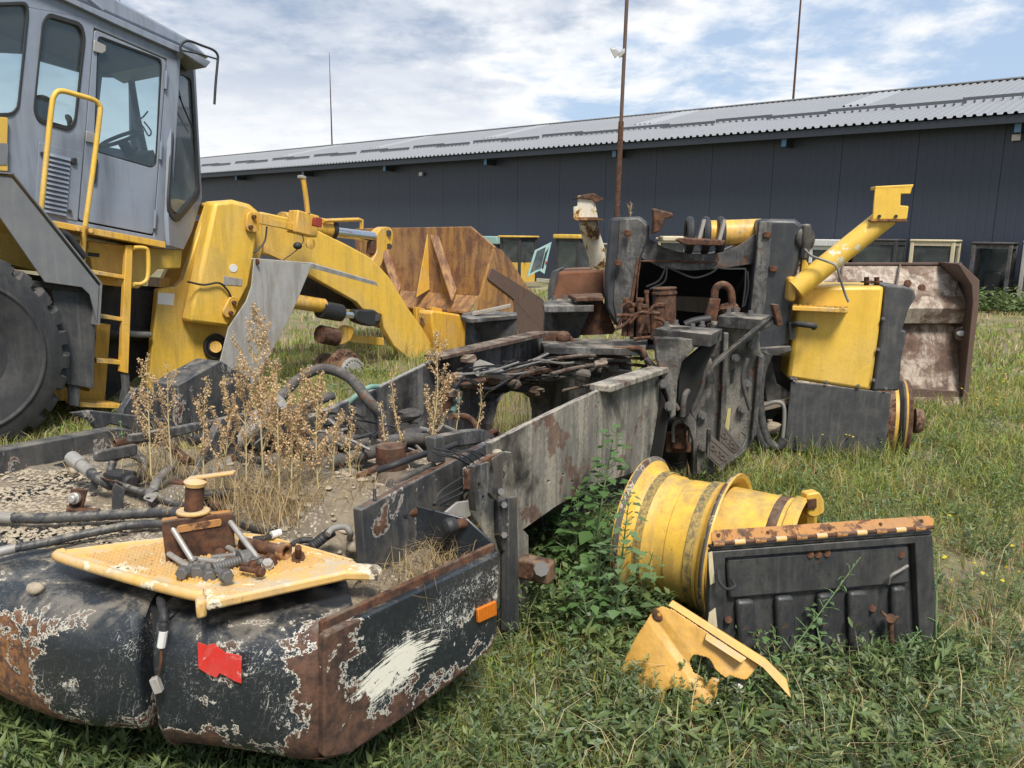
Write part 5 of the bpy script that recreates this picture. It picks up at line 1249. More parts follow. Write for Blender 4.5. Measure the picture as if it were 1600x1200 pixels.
# ---------------------------------------------------------------- soil and gravel lying on the wreck
def hnoise(x, y, s, seed=0):
    from mathutils import noise
    return noise.fractal(Vector((x * s + seed * 13.1, y * s, seed * 7.7)), .9, 2.1, 5)
def soil_mat():
    m, t, b = newmat('dry_soil')
    co = t.add('ShaderNodeTexCoord').outputs['Object']
    n = t.noise(co, 34, 8, .7); n2 = t.noise(co, 5, 5, .6)
    vor = t.add('ShaderNodeTexVoronoi', feature='F1'); t.set(vor.inputs['Vector'], co); vor.inputs['Scale'].default_value = 62
    c = t.mix(n, (.125, .098, .068), (.30, .25, .18))
    c = t.mix(t.ramp(n2, .4, .65, 0, .6), c, (.15, .125, .095))
    pe = t.mix(t.sep(vor.outputs['Color'])[0], (.17, .15, .125), (.46, .41, .34))
    c = t.mix(t.math('MULTIPLY', t.ramp(vor.outputs[0], .42, .30), t.ramp(n2, .44, .56)), c, pe)
    t.set(b.inputs['Base Color'], c); b.inputs['Roughness'].default_value = .95; b.inputs['Specular IOR Level'].default_value = .2
    bump(t, b, t.math('SUBTRACT', t.math('MULTIPLY', n, .6), t.math('MULTIPLY', vor.outputs[0], .9)), .012, .8)
    return m
M_soil = soil_mat()
def soil_patch(name, s0, s1, w0, w1, f, label, n=(70, 50), inside=None):
    vs = []; fs = []; ns, nw = n
    for i in range(ns + 1):
        for j in range(nw + 1):
            s, w_ = s0 + (s1 - s0) * i / ns, w0 + (w1 - w0) * j / nw
            vs.append(fr(s, w_, f(s, w_)))
    for i in range(ns):
        for j in range(nw):
            a = i * (nw + 1) + j
            if inside is None or inside(vs[a]): fs.append((a, a + nw + 1, a + nw + 2, a + 1))
    mb = MB().add(vs, fs)
    return build(mb, name, M_soil, None, angle=180, label=label, cat='soil', kind='stuff')
def trough(s, w_):
    base = .80 if s < .5 else .80 - (s - .5) * .26
    q_ = min(1, max(0, (s + .22) / .55)); base -= .14 * (1 - q_ * q_ * (3 - 2 * q_))
    base -= .10 * math.exp(-((w_ - .05) / .12) ** 2) * (s < .35)
    base -= .05 * max(0, (s - .2)) * (1 - w_)
    return base + .055 * hnoise(s, w_, 2.6, 1) + .012 * hnoise(s, w_, 14, 2)
soil_patch('soil', -.22, 2.3, .055, .985, trough, 'dry sandy soil and litter filling the open frame of the wreck')
def inside_poly(poly):
    P = [tuple(p[:2]) for p in poly]
    def f(q):
        x, y = q[0], q[1]; c = False
        for i in range(len(P)):
            (x1, y1), (x2, y2) = P[i - 1], P[i]
            if (y1 > y) != (y2 > y) and x < (x2 - x1) * (y - y1) / (y2 - y1) + x1: c = not c
        return c
    return f
deckp = [(-2.6, 3.05), (-1.9, 2.55), (-1.55, 2.34), (-1.25, 2.24), (-.6, 2.22), (-.5, 2.2), (-.55, 2.6), (-.9, 3.0), (-1.2, 3.6), (-2.0, 3.62)]
soil_patch('soil', -.7, 1.15, .05, 2.3, lambda s, w_: .667 + .016 * hnoise(s, w_, 3.2, 4) + .006 * hnoise(s, w_, 18, 5) + .12 * math.exp(-((w_ - .85) / .28) ** 2) * (s > .1), 'gravelly soil scattered over the counterweight deck', (60, 70), inside_poly(deckp))
boxp = [SP(512, 991, .05), SP(779, 866, .05), PE(640, 800, .02), RP(572, 870, .12), RP(470, 930, .12), RP(450, 985, .05)]
build(MB().prism([A_(p[0], p[1], .40) for p in boxp], A_(0, 0, .02)), 'box_floor', M_dark, bs)
soil_patch('soil', -.75, .75, -.42, .14, lambda s, w_: .56 + .07 * math.exp(-(w_ / .1) ** 2) + .03 * hnoise(s, w_, 5, 6), 'soil heap inside the side box of the counterweight', (50, 24), inside_poly(boxp))
# pebbles
def pebbles(name, n, pick, label, r0=.006, r1=.016):
    mb = MB()
    for i in range(n):
        p = pick(); r = r0 + (r1 - r0) * rnd.random() ** 3
        mb.ball(p + A_(0, 0, r * .3), r, (rnd.uniform(.8, 1.5), rnd.uniform(.8, 1.3), .6), 6, 4, .2)
    return build(mb, name, M_stone, None, label=label, cat='gravel', kind='stuff', angle=60)
def pk():
    while True:
        px, py = rnd.uniform(0, 260), rnd.uniform(735, 850); p = gz(px, py, .672)
        if inside_poly(deckp)(p) and hnoise(p[0], p[1], 4, 8) > -.25: return p
pebbles('gravel', 2600, pk, 'pale gravel lying on the counterweight deck', .0035, .011)
def pk2():
    s, w_ = rnd.uniform(-.2, 1.6), rnd.uniform(.08, .95); return fr(s, w_, trough(s, w_))
pebbles('gravel', 900, pk2, 'small stones among the soil of the open frame', .004, .016)
for px, py, z, r, lab in ((543, 742, .80, .035, 'large pale pebble in the frame behind the dry weeds'), (527, 750, .79, .024, 'tan pebble beside the largest pale pebble in the frame'), (558, 853, .72, .030, 'chalk white stone behind the tip of the yellow step'), (590, 848, .70, .02, 'small grey stone right of the chalk white stone'),
                          (55, 919, .668, .022, 'flat tan pebble on the front edge of the counterweight'), (115, 736, .70, .018, 'oval pebble beside the zinc hose fitting'), (600, 737, .8, .022, 'round pebble near the rusty post')):
    p = gz(px, py, z); mb = MB().ball(p, r, (1.2, .95, .75), 12, 8, .10); build(mb, 'stone', M_stone, None, label=lab, cat='stone', angle=80)

# ---------------------------------------------------------------- step plate with its bracket on the counterweight
SZ = .735
st = thing('step_plate', 'pale yellow ribbed step plate with flaking paint lying across the counterweight', 'step plate', gz(320, 890, .70))
TO = [(92, 869), (102, 861), (255, 842), (390, 835), (440, 845), (558, 877), (548, 884), (430, 903), (322, 926), (300, 927), (200, 902)]
build(MB().prism([gz(x, y, SZ) for x, y in TO], A_(0, 0, -.022)), 'plate', M_step, st, bevel=.006)
edge = [gz(x, y, SZ - .006) for x, y in ((100, 864), (95, 871), (200, 903), (296, 928), (318, 929))]
build(MB().tube(edge, .016, 10, 4), 'rolled_edge', M_step, st, angle=70)
mb = MB().prism([gz(x, y, SZ + .004) for x, y in ((318, 920), (548, 878), (590, 880), (597, 886), (592, 894), (540, 893), (322, 940))], A_(0, 0, -.03)); build(mb, 'front_lip', M_step, st, bevel=.008)
build(MB().prism([gz(x, y, SZ + .004) for x, y in ((304, 930), (322, 926), (322, 938), (306, 942))], A_(0, 0, -.05)), 'lip_corner', M_step, st, bevel=.008)
build(MB().tube([gz(x, y, SZ) for x, y in ((104, 862), (255, 843), (385, 836), (440, 846), (550, 877))], .007, 8, 2), 'back_rim', M_step, st)
stin = inside_poly([gz(x, y, SZ) for x, y in ((135, 868), (255, 849), (385, 843), (430, 851), (520, 877), (430, 896), (320, 915), (240, 900))])
o0, u_, v_ = gz(135, 868, SZ), nrm(gz(300, 918, SZ) - gz(135, 868, SZ)), None
v_ = A_(-u_[1], u_[0], 0); mb = MB()
for i in range(-10, 90):
    for j in range(-10, 90):
        p = o0 + u_ * i * .0155 + v_ * j * .0155
        if stin(p):
            a = u_ * .0050; b_ = v_ * .0058
            mb.add([p - a - b_, p + a - b_, p + a + b_, p - a + b_, p - a * .5 - b_ * .5 + A_(0, 0, .0075), p + a * .5 - b_ * .5 + A_(0, 0, .0075), p + a * .5 + b_ * .5 + A_(0, 0, .0075), p - a * .5 + b_ * .5 + A_(0, 0, .0075)], [(0, 1, 5, 4), (1, 2, 6, 5), (2, 3, 7, 6), (3, 0, 4, 7), (4, 5, 6, 7)])
o = build(mb, 'tread_studs', M_step, st, smooth=False); o['kind'] = 'stuff'
# bracket
b1, b2 = gz(258, 881, SZ), gz(367, 862, SZ)
bx = nrm(b2 - b1); KP = Plane(b1, A_(bx[1], -bx[0], 0))
kb = thing('rusty_bracket', 'rusty bolted bracket with a short post standing on the yellow step plate', 'bracket', (b1 + b2) / 2)
plate('face_plate', M_rust, kb, KP, rp([(252, 815), (365, 801), (368, 863), (260, 881)], 5), .012, 0, 0, bevel=.004)
face = plate('pressing', M_rusto, kb, KP, rp([(276, 822), (346, 810), (347, 822), (276, 834)], 5), .004, -.004, bevel=.003)
build(MB().prism([KP(x, y, .014) for x, y in ((254, 817), (364, 803), (367, 861), (262, 878))], -KP.n * .05), 'bracket_box', M_rusto, kb, bevel=.006)
pt = KP(302, 800, .035); ptop = KP(305, 758, .035)
build(MB().cyl(pt, ptop, .027, 20), 'post', M_rust, kb)
build(MB().prism([pt + A_(math.cos(a) * .05, math.sin(a) * .04, -.004) for a in np.linspace(0, 6.28, 17)[:-1]], A_(0, 0, .012)), 'post_base', M_step, kb, bevel=.004)
build(MB().lathe([(0, .031), (.012, .034), (.02, .022), (.024, 0)], ptop, A_(.1, 0, 1), 16), 'post_cap', M_step, kb)
a_, b_ = ptop + A_(-.02, 0, .02), gY(367, 738, ptop[1] + .03); dv = (b_ - a_) / 2
build(MB().hexa((a_ + b_) / 2, dv, A_(0, .013, 0), A_(0, 0, .004)), 'top_bar', M_step, kb, bevel=.002)
build(MB().hexa(ptop + A_(-.035, -.01, .012), A_(.025, .01, -.006), A_(0, .015, 0), A_(0, 0, .005)), 'top_hook', M_rust, kb, bevel=.003)
for (x0, y0), (x1, y1) in (((268, 823), (301, 876)), ((262, 864), (300, 889)), ((358, 813), (404, 874)), ((354, 854), (392, 876))):
    p0, p1 = KP(x0, y0, .01), gz(x1, y1, SZ + .018); d_ = nrm(p1 - p0)
    build(MB().cyl(p0, p1, .0085, 12), 'long_bolt', M_bright, kb)
    build(MB().cyl(p1 - d_ * .002, p1 + d_ * .006, .016, 14).cyl(p1 + d_ * .006, p1 + d_ * .022, .0135, 6), 'bolt_head', M_bolt, kb, bevel=.0015)
def bolt(label, p0, p1, r, mat=M_bolt, thread=True, name='bolt', cat='bolt', group='loose bolts on the yellow step'):
    d_ = nrm(p1 - p0); t = thing(name, label, cat, p1, group)
    build(MB().tube([p0, p1], r, 10, 1) if not thread else MB().tube(list(p0 + (p1 - p0) * k for k in np.linspace(0, 1, 20)), [r * (1 if i % 2 else .86) for i in range(20)], 10, 1), 'shank', mat, t)
    build(MB().cyl(p1, p1 + d_ * r * .5, r * 1.95, 16), 'washer_face', mat, t)
    build(MB().cyl(p1 + d_ * r * .5, p1 + d_ * r * 2.0, r * 1.75, 6), 'hex_head', mat, t, bevel=.0015)
    return t
g1 = lambda x, y, z=.018: gz(x, y, SZ + z)
bolt('thick black threaded bolt, the biggest of the pile on the step', g1(333, 888), g1(374, 876, .02), .0155)
bolt('long thin grey bolt lying across the pile on the step', g1(303, 873), g1(344, 878), .008, M_bright, False)
bolt('dark short bolt with its hex head towards us at the front of the pile', g1(318, 880, .012), g1(310, 892, .014), .011)
bolt('dark bolt at the front right of the pile, head down on the studs', g1(325, 884, .012), g1(327, 898, .012), .010)
bolt('small rusty bolt upright behind the pile', g1(343, 869, .0), g1(343, 866, .016), .009, M_rust)
bolt('small bright hex bolt standing by the right hand rod', g1(418, 888, .002), g1(418, 884, .012), .009, M_bright)
bolt('rusty flanged bolt standing head down on the far right of the step', g1(466, 855, .06), g1(466, 869, .018), .010, M_rust)
for i, (a_, b_, r_, lb) in enumerate((((352, 872), (392, 884), .009, 'slim grey bolt lying under the right hand rod'), ((330, 872), (366, 868), .010, 'grey bolt lying behind the thick threaded bolt'), ((395, 868), (420, 874), .010, 'short dark bolt beside the small bright hex bolt'),
    ((300, 884), (288, 893), .010, 'dark bolt at the left front of the pile'), ((376, 888), (404, 893), .008, 'thin bolt in front of the thick threaded bolt'), ((340, 891), (352, 899), .010, 'stubby bolt at the very front of the pile'))):
    bolt(lb, g1(*a_, .014 + .003 * i), g1(*b_, .015 + .003 * i), r_, M_bolt if i % 2 else M_rust, i % 2 == 0)
t = thing('pipe_sleeve', 'rusty pipe sleeve with flared hexagonal mouth lying behind the bracket', 'pipe', g1(410, 858))
build(MB().tube([g1(378, 848, .024), g1(440, 861, .024)], .019, 14, 1), 'tube', M_rust, t)
d_ = nrm(g1(452, 864, .024) - g1(440, 861, .024)); p_ = g1(438, 860.5, .024)
build(MB().lathe([(0, .021), (.004, .027), (.022, .027), (.026, .022), (.024, .016), (.006, .015), (.006, 0)], p_, d_, 20), 'mouth', M_rusto, t)

# ---------------------------------------------------------------- hoses, pipes and fittings on the deck
def hose(label, pts, r, mat=M_hose, helix=None, name='hydraulic_hose', n=12, k=12, ferr=None, cat='hose'):
    t = thing(name, label, cat, pts[len(pts) // 2])
    build(MB().tube(pts, r, n, k, helix), 'hose_body', mat, t, angle=60)
    if ferr:
        for (a, b, rr, m) in ferr: build(MB().tube([a, (np.array(a) + b) / 2, b], rr, 16, 1), 'ferrule', m, t)
    return t
gd_ = lambda pts, z: [gz(x, y, z if not hasattr(z, '__len__') else z[i]) for i, (x, y) in enumerate(pts)]
hose('thick spiral wrapped black hose running from the left edge to behind the bracket', gd_([(20, 809), (60, 810), (110, 808), (165, 805), (225, 802), (285, 801), (340, 807), (390, 820), (428, 833)], [.71, .71, .712, .715, .72, .73, .735, .74, .74]), .0185, M_hose, (.043, .10), n=20, k=26,
     ferr=[(gz(-40, 806, .71), gz(22, 809, .71), .0195, M_bright)])
hose('thinner spiral wrapped black hose in front of the thick one, ending under the step', gd_([(20, 857), (60, 850), (110, 839), (165, 828), (210, 820), (255, 819), (285, 825)], [.70, .70, .705, .71, .71, .715, .71]), .0145, M_hose, (.038, .11), n=20, k=26,
     ferr=[(gz(-40, 872, .70), gz(24, 856, .70), .0155, M_bright)])
hose('black hose with a dull hex swivel fitting pointing up left', gd_([(138, 735), (152, 747), (168, 757), (180, 760)], [.775, .76, .74, .72]), .018, M_hose, ferr=[(gz(112, 715, .80), gz(127, 727, .785), .028, M_zinc), (gz(126, 726, .785), gz(142, 739, .77), .023, M_bright)])
hose('dark hose passing a steel clamp and running under the bracket', gd_([(180, 755), (205, 764), (235, 773), (262, 783), (290, 792)], .725), .014, M_hose)
hose('grey hose curving up from the clamp towards the weeds', gd_([(238, 770), (246, 752), (262, 735), (285, 720), (305, 722)], [.73, .745, .76, .77, .75]), .017, M_pipe)
hose('large burnt hose arching over the frame beside the dry weeds', [gz(395, 690, .80), gz(440, 620, .98), gz(470, 590, 1.04), gz(505, 576, 1.06), gz(545, 590, 1.04), gz(575, 625, .97), gz(596, 655, .88), gz(600, 700, .76)], .024, M_char)
hose('black rubber hose bending away behind the weeds', gd_([(400, 690), (430, 675), (460, 670), (490, 680)], .86), .03, M_rub)
hose('wide dusty hose with its open mouth to the right', gd_([(425, 675), (470, 680), (530, 692), (575, 694)], [.82, .83, .83, .82]), .040, M_char)
hose('burnt hose lying across the middle of the frame', gd_([(470, 735), (520, 722), (560, 712), (595, 703)], [.78, .79, .8, .8]), .028, M_char)
hose('short dusty hose end by the pebbles', gd_([(520, 762), (545, 775), (570, 782)], .77), .02, M_pipe)
hose('thin black cable hanging over the rail plate', [gz(585, 765, .89), gz(586, 785, .86), gz(592, 803, .78), gz(605, 815, .70), gz(625, 820, .66)], .006, M_rub, n=7)
hose('corrugated black conduit stub near the step tip', gd_([(487, 855), (505, 840), (520, 830)], [.74, .76, .78]), .017, M_rub, (.008, .18, 1), k=26)
hose('bent grey conduit hook by the rail plate', gd_([(512, 835), (520, 826), (538, 823), (547, 832), (546, 842)], [.79, .8, .8, .78, .74]), .010, M_pipe)
hose('black coiled conduit across the soil near the step', gd_([(455, 852), (470, 845), (488, 844)], .74), .010, M_rub, (.006, .2, 1), k=18)
hose('black cable bundle lying over the rail edge', gd_([(590, 735), (620, 725), (655, 712), (690, 702), (712, 694)], [.88, .905, .905, .905, .905]), .012, M_rub, k=6)
hose('charred hose lower left among the weeds', gd_([(330, 690), (350, 705), (380, 720), (410, 728)], .80), .022, M_rub)
hose('dark pipe in the soil behind the spiral hose', gd_([(300, 800), (340, 790), (380, 800), (410, 815)], .73), .016, M_rub)
hose('long dusty pipe rising to the left of the dry weeds', [gz(372, 690, .84), gz(395, 668, .9), gz(412, 645, .95), gz(440, 628, 1.0)], .034, M_galv, n=14, name='bent_pipe', cat='pipe')
for i, (pts, lab) in enumerate((([(180, 693), (200, 687), (222, 686)], 'rusty coil spring by the small green weed'), ([(262, 695), (280, 707), (296, 722)], 'rusty coil spring left of the tall dry weeds'), ([(345, 695), (356, 708), (370, 722)], 'rusty coil spring under the bent grey pipe'), ([(318, 770), (332, 782), (345, 795)], 'rusty coil spring right behind the bracket post'))):
    P = gd_(pts, .80 if i < 3 else .76); P = catmull(P, 12); H_ = []
    L = len(P); tt = nrm(P[-1] - P[0]); x, y, _ = frame(tt)
    for k in range(L * 9):
        q = P[0] + (P[-1] - P[0]) * k / (L * 9); a = k * .75; H_.append(q + (x * math.cos(a) + y * math.sin(a)) * .016)
    build(MB().tube(H_, .0035, 5, 1), 'coil_spring', M_rust, None, label=lab, cat='spring', angle=60)
hose('black corrugated hose curled in a loop beside the small green weed', gd_([(172, 738), (180, 716), (203, 710), (226, 722), (222, 745), (205, 752)], [.71, .76, .79, .77, .72, .70]), .017, M_hose, (.008, .16, 1), n=12, k=14)
hose('black hose crossing behind the bracket towards the rail', gd_([(300, 775), (360, 770), (420, 775), (470, 790), (505, 800)], [.78, .79, .79, .77, .75]), .017, M_rub)
hose('burnt tube leaning on the far rail left of the arch hose', gd_([(350, 668), (400, 655), (460, 640), (520, 618)], [.86, .9, .94, .97]), .02, M_char)
hose('verdigris copper tube against the far rail', gd_([(538, 640), (552, 622), (575, 606), (590, 604)], [.84, .9, .94, .93]), .013, plain('verdigris_copper', (.16, .28, .23), .75), name='copper_tube', cat='tube')
hose('dark pipe lying across the foot of the rusty post', gd_([(540, 780), (590, 765), (640, 745), (680, 730)], [.77, .78, .80, .82]), .022, M_char, name='burnt_pipe', cat='pipe')
hose('charred pipe behind the tall dry weed by the far rail', gd_([(600, 690), (650, 685), (700, 690), (750, 684)], [.84, .84, .83, .82]), .026, M_char, name='burnt_pipe', cat='pipe')
hose('rusty bar lying between the dry weeds and the rail plate', gd_([(560, 745), (610, 722), (655, 706)], [.83, .85, .86]), .012, M_rust, name='rusty_bar', cat='bar')
hose('grey pipe end in the soil below the dry weeds', gd_([(330, 742), (352, 728), (372, 720)], .79), .02, M_pipe, name='pipe_end', cat='pipe')
hose('black pipe stub left of the rusty coil spring by the pipe', gd_([(300, 690), (330, 680), (352, 676)], .82), .022, M_rub, name='pipe_stub', cat='pipe')
build(MB().hexa(gz(188, 748, .72), A_(.05, -.02, 0), A_(.015, .035, 0), A_(0, 0, .03)).cyl(gz(196, 750, .73), gz(206, 755, .73), .032, 12), 'cable_connector', M_rub, None, bevel=.01, label='bulky black connector block behind the U-shaped bracket', cat='connector')
# little U bracket, clamp, pivot bolt
PU = PY(gz(165, 800, .70)[1])
t = thing('channel_bracket', 'small black U-shaped bracket standing in the gravel', 'bracket', gz(165, 800, .68))
p = gz(146, 768, .70)
build(MB().prism([gY(x, y, gz(190, 795, .68)[1]) for x, y in rp([(181, 755), (196, 766), (190, 797), (175, 796), (176, 765)], 3)], A_(-.012, .02, 0)), 'cheek', M_blk, t, bevel=.002)
build(MB().prism([gY(x, y, gz(148, 772, .69)[1]) for x, y in rp([(145, 745), (157, 744), (152, 765), (138, 768)], 3)], A_(-.012, .02, 0)), 'cheek', M_blk, t, bevel=.002)
build(MB().prism([gY(146, 743, gz(148, 772, .69)[1]), gY(184, 752, gz(190, 795, .68)[1]), gY(192, 757, gz(190, 795, .68)[1] + .02), gY(156, 744, gz(148, 772, .69)[1] + .02)], A_(0, 0, -.008)), 'web', M_rust, t, bevel=.002)
t = thing('pivot_bracket', 'small rusty angle bracket with a big dull washer bolt', 'bracket', gz(118, 797, .68))
build(MB().prism([gY(x, y, gz(118, 797, .68)[1]) for x, y in ((110, 764), (136, 766), (128, 796), (107, 792))], A_(0, .01, 0)), 'upright', M_rust, t, bevel=.002)
build(MB().prism([gz(x, y, .685) for x, y in ((104, 792), (128, 796), (158, 797), (150, 802), (104, 799))], A_(0, 0, .008)), 'foot', M_rust, t, bevel=.002)
c = gY(119, 778, gz(118, 797, .68)[1]); build(MB().cyl(c, c + A_(0, -.02, .004), .022, 18).cyl(c, c + A_(0, -.035, .006), .014, 12), 'pivot_bolt', M_zinc, t, bevel=.003)
t = thing('pipe_clamp', 'dull steel pipe clamp with a bolt hole beside the bracket post', 'clamp', gz(235, 775, .70))
p = gz(237, 772, .73); build(MB().lathe([(-.014, .022), (.014, .022), (.014, .017), (-.014, .017)], p, nrm(A_(.8, -.3, -.2)), 18, True), 'ring', M_bolt, t)
build(MB().prism([gz(x, y, .735) for x, y in rp([(223, 780), (235, 768), (250, 772), (238, 786)], 3)], A_(0, 0, .006), [[gz(232 + 4 * math.cos(a), 780 + 2.4 * math.sin(a), .735) for a in np.linspace(0, 6.28, 9)[:-1]]]), 'tab', M_bright, t, bevel=.002)
t = thing('cable_plug', 'grey cable plug hanging in the slit of the counterweight', 'plug', gz(248, 1000, .5))
cp_ = [gY(250, 935, 2.02), gY(256, 960, 1.955), gY(256, 985, 1.94), gY(253, 1005, 1.935)]
build(MB().tube(cp_[:3], .012, 10, 10, (.007, .18, 1)), 'conduit', M_rub, t)
build(MB().tube([gY(256, 985, 1.94), gY(252, 1010, 1.94)], .0115, 10, 1), 'white_sleeve', M_wpl, t)
build(MB().tube([gY(252, 1008, 1.94), gY(252, 1030, 1.935), gY(248, 1055, 1.93)], .004, 6), 'wire', M_rust, t)
build(MB().hexa(gY(245, 1070, 1.93), A_(.011, 0, .004), A_(0, .01, 0), A_(-.006, 0, .022)), 'plug_body', M_galv, t, bevel=.003)
t = thing('taped_cable', 'black cable end with a white tape band behind the step', 'cable', gz(430, 835, .74))
build(MB().tube(gd_([(395, 842), (415, 840), (435, 834)], .75), .009, 8, 8, (.006, .15, 1)), 'cable', M_rub, t)
build(MB().tube(gd_([(424, 836), (438, 832)], .755), .012, 12, 1), 'white_band', M_wpl, t)
# post in the frame, arch tube
t = thing('rusty_post', 'rusty mud-caked tube stub standing upright in the frame', 'post', gz(610, 765, .74))
zt_ = gY(612, 695, gz(612, 765, .74)[1])
build(MB().lathe([(0, .062), (.05, .056), (.16, .054), (zt_[2] - .74, .054), (zt_[2] - .74, .046), (.02, .046)], gz(612, 768, .74), A_(0, 0, 1), 20), 'tube', M_mud, t)
build(MB().lathe([(zt_[2] - .82, .057), (zt_[2] - .737, .057), (zt_[2] - .737, .05)], gz(612, 768, .74), A_(0, 0, 1), 20), 'collar', M_rust, t)
# burnt lumps among the weeds
for px, py, r, lab in ((500, 705, .06, 'charred lump under the wide hose'), (560, 700, .05, 'charred lump beside the open hose mouth'), (645, 690, .07, 'burnt casting behind the rusty post'), (360, 665, .05, 'burnt connector under the grey pipe'), (465, 650, .06, 'charred cable knot behind the weeds'), (640, 650, .05, 'charred rag against the far rail')):
    build(MB().ball(gz(px, py, .80), r, (1.4, 1, .7), 9, 7, .28), 'burnt_lump', M_dark if px != 560 else M_mud, None, label=lab, cat='debris', smooth=False)
for i in range(26):
    x0, y0 = rnd.uniform(340, 690), rnd.uniform(640, 700); P = [gz(x0 + k * rnd.uniform(10, 30), y0 + rnd.uniform(-14, 14), .82 + rnd.uniform(-.02, .06)) for k in range(4)]
    clutter('burnt_wire', M_rub if i % 2 else M_pipe, P, rnd.uniform(.004, .008), 5)
for i in range(7):
    x0 = rnd.uniform(720, 790); P = [RP(x0 - 60, 700 + i * 2, -.0), RP(x0 - 20, 712 + rnd.uniform(-8, 10), -.05), RP(x0, 740 + rnd.uniform(-10, 20), -.06), RP(x0 - 30 - rnd.uniform(0, 40), 775 + rnd.uniform(-10, 15), -.05), RP(x0 - 60, 790, -.04)]
    clutter('thin_wire', M_rub, P, .0028, 4)
build(MB().prism([RP(x, y, -.06) for x, y in ((693, 800), (712, 784), (728, 782), (735, 774), (732, 805), (720, 812))], BN * .01), 'torn_liner', M_galv, bs, bevel=.002) if True else None
# ---------------------------------------------------------------- black steel offcuts between the wreck and the loader
def jp(name, label, w_, pts, th=.03, mat=M_blk, holes=(), r=0):
    mb = MB().prism(tr(Plane(BO - BN * w_, BN), pts, 0, r), BL * th, [tr(Plane(BO - BN * w_, BN), h) for h in holes])
    return build(mb, name, mat, None, bevel=.006, label=label, cat='steel offcut')
jp('steel_beam', 'long black steel beam with chipped rusty edge at the left, behind the counterweight deck', 1.95, [(-60, 716), (0, 704), (185, 669), (207, 672), (205, 703), (100, 726), (0, 742), (-60, 756)], .08)
jp('bent_plate', 'black bent plate with a notch and orange rust on its tip, behind the long beam', 2.25, [(112, 645), (142, 641), (270, 656), (281, 672), (281, 700), (215, 720), (205, 676), (200, 668), (172, 663), (165, 668), (155, 675), (148, 668), (140, 657)], .03)
jp('steel_channel', 'upright black channel piece beside the loader ladder', 2.6, [(213, 607), (232, 606), (248, 620), (262, 650), (262, 690), (190, 690), (192, 640)], .05)
jp('box_beam', 'black box beam pointing up right below the grey mudguard sheet', 2.45, [(278, 602), (345, 564), (392, 590), (392, 650), (330, 690), (280, 690)], .22)
jp('flat_bar', 'grey edged flat bar leaning along the far rail behind the weeds', 1.35, [(205, 680), (345, 655), (345, 664), (250, 690), (205, 692)], .03, M_burn)
jp('curved_bracket', 'small black curved bracket standing on the deck by the green weed', 1.2, rp([(149, 708), (160, 704), (216, 693), (216, 712), (165, 722), (150, 722)], 5), .02)
# ---------------------------------------------------------------- two yellow wheel rims
ra = nrm(A_(.84, -.54, -.02)); rc = gz(1070, 842, .337)
r1_ = thing('loose_wheel', 'large yellow wheel rim with rusty flanges lying on its side in the weeds', 'wheel rim', rc * A_(1, 1, 0))
RW = .20
barrel = [(-RW + .045, .292), (-RW + .075, .286), (-.10, .283), (-.092, .279), (-.05, .277), (-.045, .270), (.0, .269), (.005, .274), (.06, .276), (.10, .280), (.13, .286), (.155, .296), (.155, .270), (-.155, .262)]
build(MB().lathe(barrel, rc, ra, 72, True), 'barrel', M_rim, r1_, angle=25)
fl_ = [(-RW + .045, .290), (-RW + .03, .305), (-RW + .015, .334), (-RW, .345), (-RW - .012, .342), (-RW - .006, .322), (-RW + .02, .298), (-RW + .04, .272)]
build(MB().lathe(fl_, rc, ra, 72, True), 'flange', M_rim, r1_, angle=30)
build(MB().lathe([(-h, r) for h, r in fl_][::-1], rc, ra, 72, True), 'flange', M_rim, r1_, angle=30)
for s_ in (-1, 1): build(MB().lathe([(s_ * (RW - .018), .331), (s_ * (RW - .004), .3465), (s_ * (RW + .004), .3462), (s_ * (RW - .010), .329)], rc, ra, 72, True), 'bead_ring', metal('worn_flange_edge', (.085, .070, .06), .45, rcol=((.03, .018, .014), (.15, .06, .035)), primer=(.5, .42, .3), pw=.01, scale=9, rough=.6, streak=0, seed=31 + s_), r1_, angle=30)
for zz in (.02, -.085):
    c = rc + ra * (RW - .03); x, y, _ = frame(ra)
    q = gY(1094, 877 if zz > 0 else 922, rc[1] - .30); build(MB().hexa(q, A_(.012, 0, .0), A_(0, .02, 0), A_(0, 0, .028)), 'lug', M_rim, r1_, bevel=.008)
for h_, r_ in ((-.118, .2865), (.118, .2862)): build(MB().lathe([(h_ - .022, r_ - .002), (h_ - .02, r_ + .0015), (h_ + .02, r_ + .003), (h_ + .022, r_ - .002)], rc, ra, 72, True), 'bead_mark', metal('rubber_scuffed_yellow', (.40, .27, .06), .0, dirt=.7, dcol=(.10, .085, .05), scale=16, rough=.55, streak=.8, scol=(.07, .055, .035), ash=.9, acol=(.12, .095, .05), az=1, seed=41), r1_, angle=30)
rc2 = rc + ra * .29 + A_(0, 0, .015)
r2_ = thing('loose_wheel', 'narrower yellow wheel rim pushed inside the larger one, rusty band near its end', 'wheel rim', rc2 * A_(1, 1, 0))
build(MB().lathe([(-.10, .266), (.02, .267), (.10, .268), (.165, .270), (.165, .248), (-.10, .246)], rc2, ra, 64, True), 'barrel', M_rim, r2_, angle=25)
build(MB().lathe([(.105, .2685), (.122, .2715), (.14, .2715), (.15, .268), (.13, .264)], rc2, ra, 64, True), 'rust_band', M_rust, r2_)
build(MB().lathe([(.16, .267), (.17, .283), (.185, .287), (.21, .291), (.222, .283), (.215, .261), (.19, .243), (.16, .243)], rc2, ra, 64, True), 'flange', M_rim, r2_, angle=30)
q = rc2 + ra * .235 + frame(ra)[0] * .0; q = gz(1266, 782, .40); q = gY(1264, 786, rc2[1] - .10)
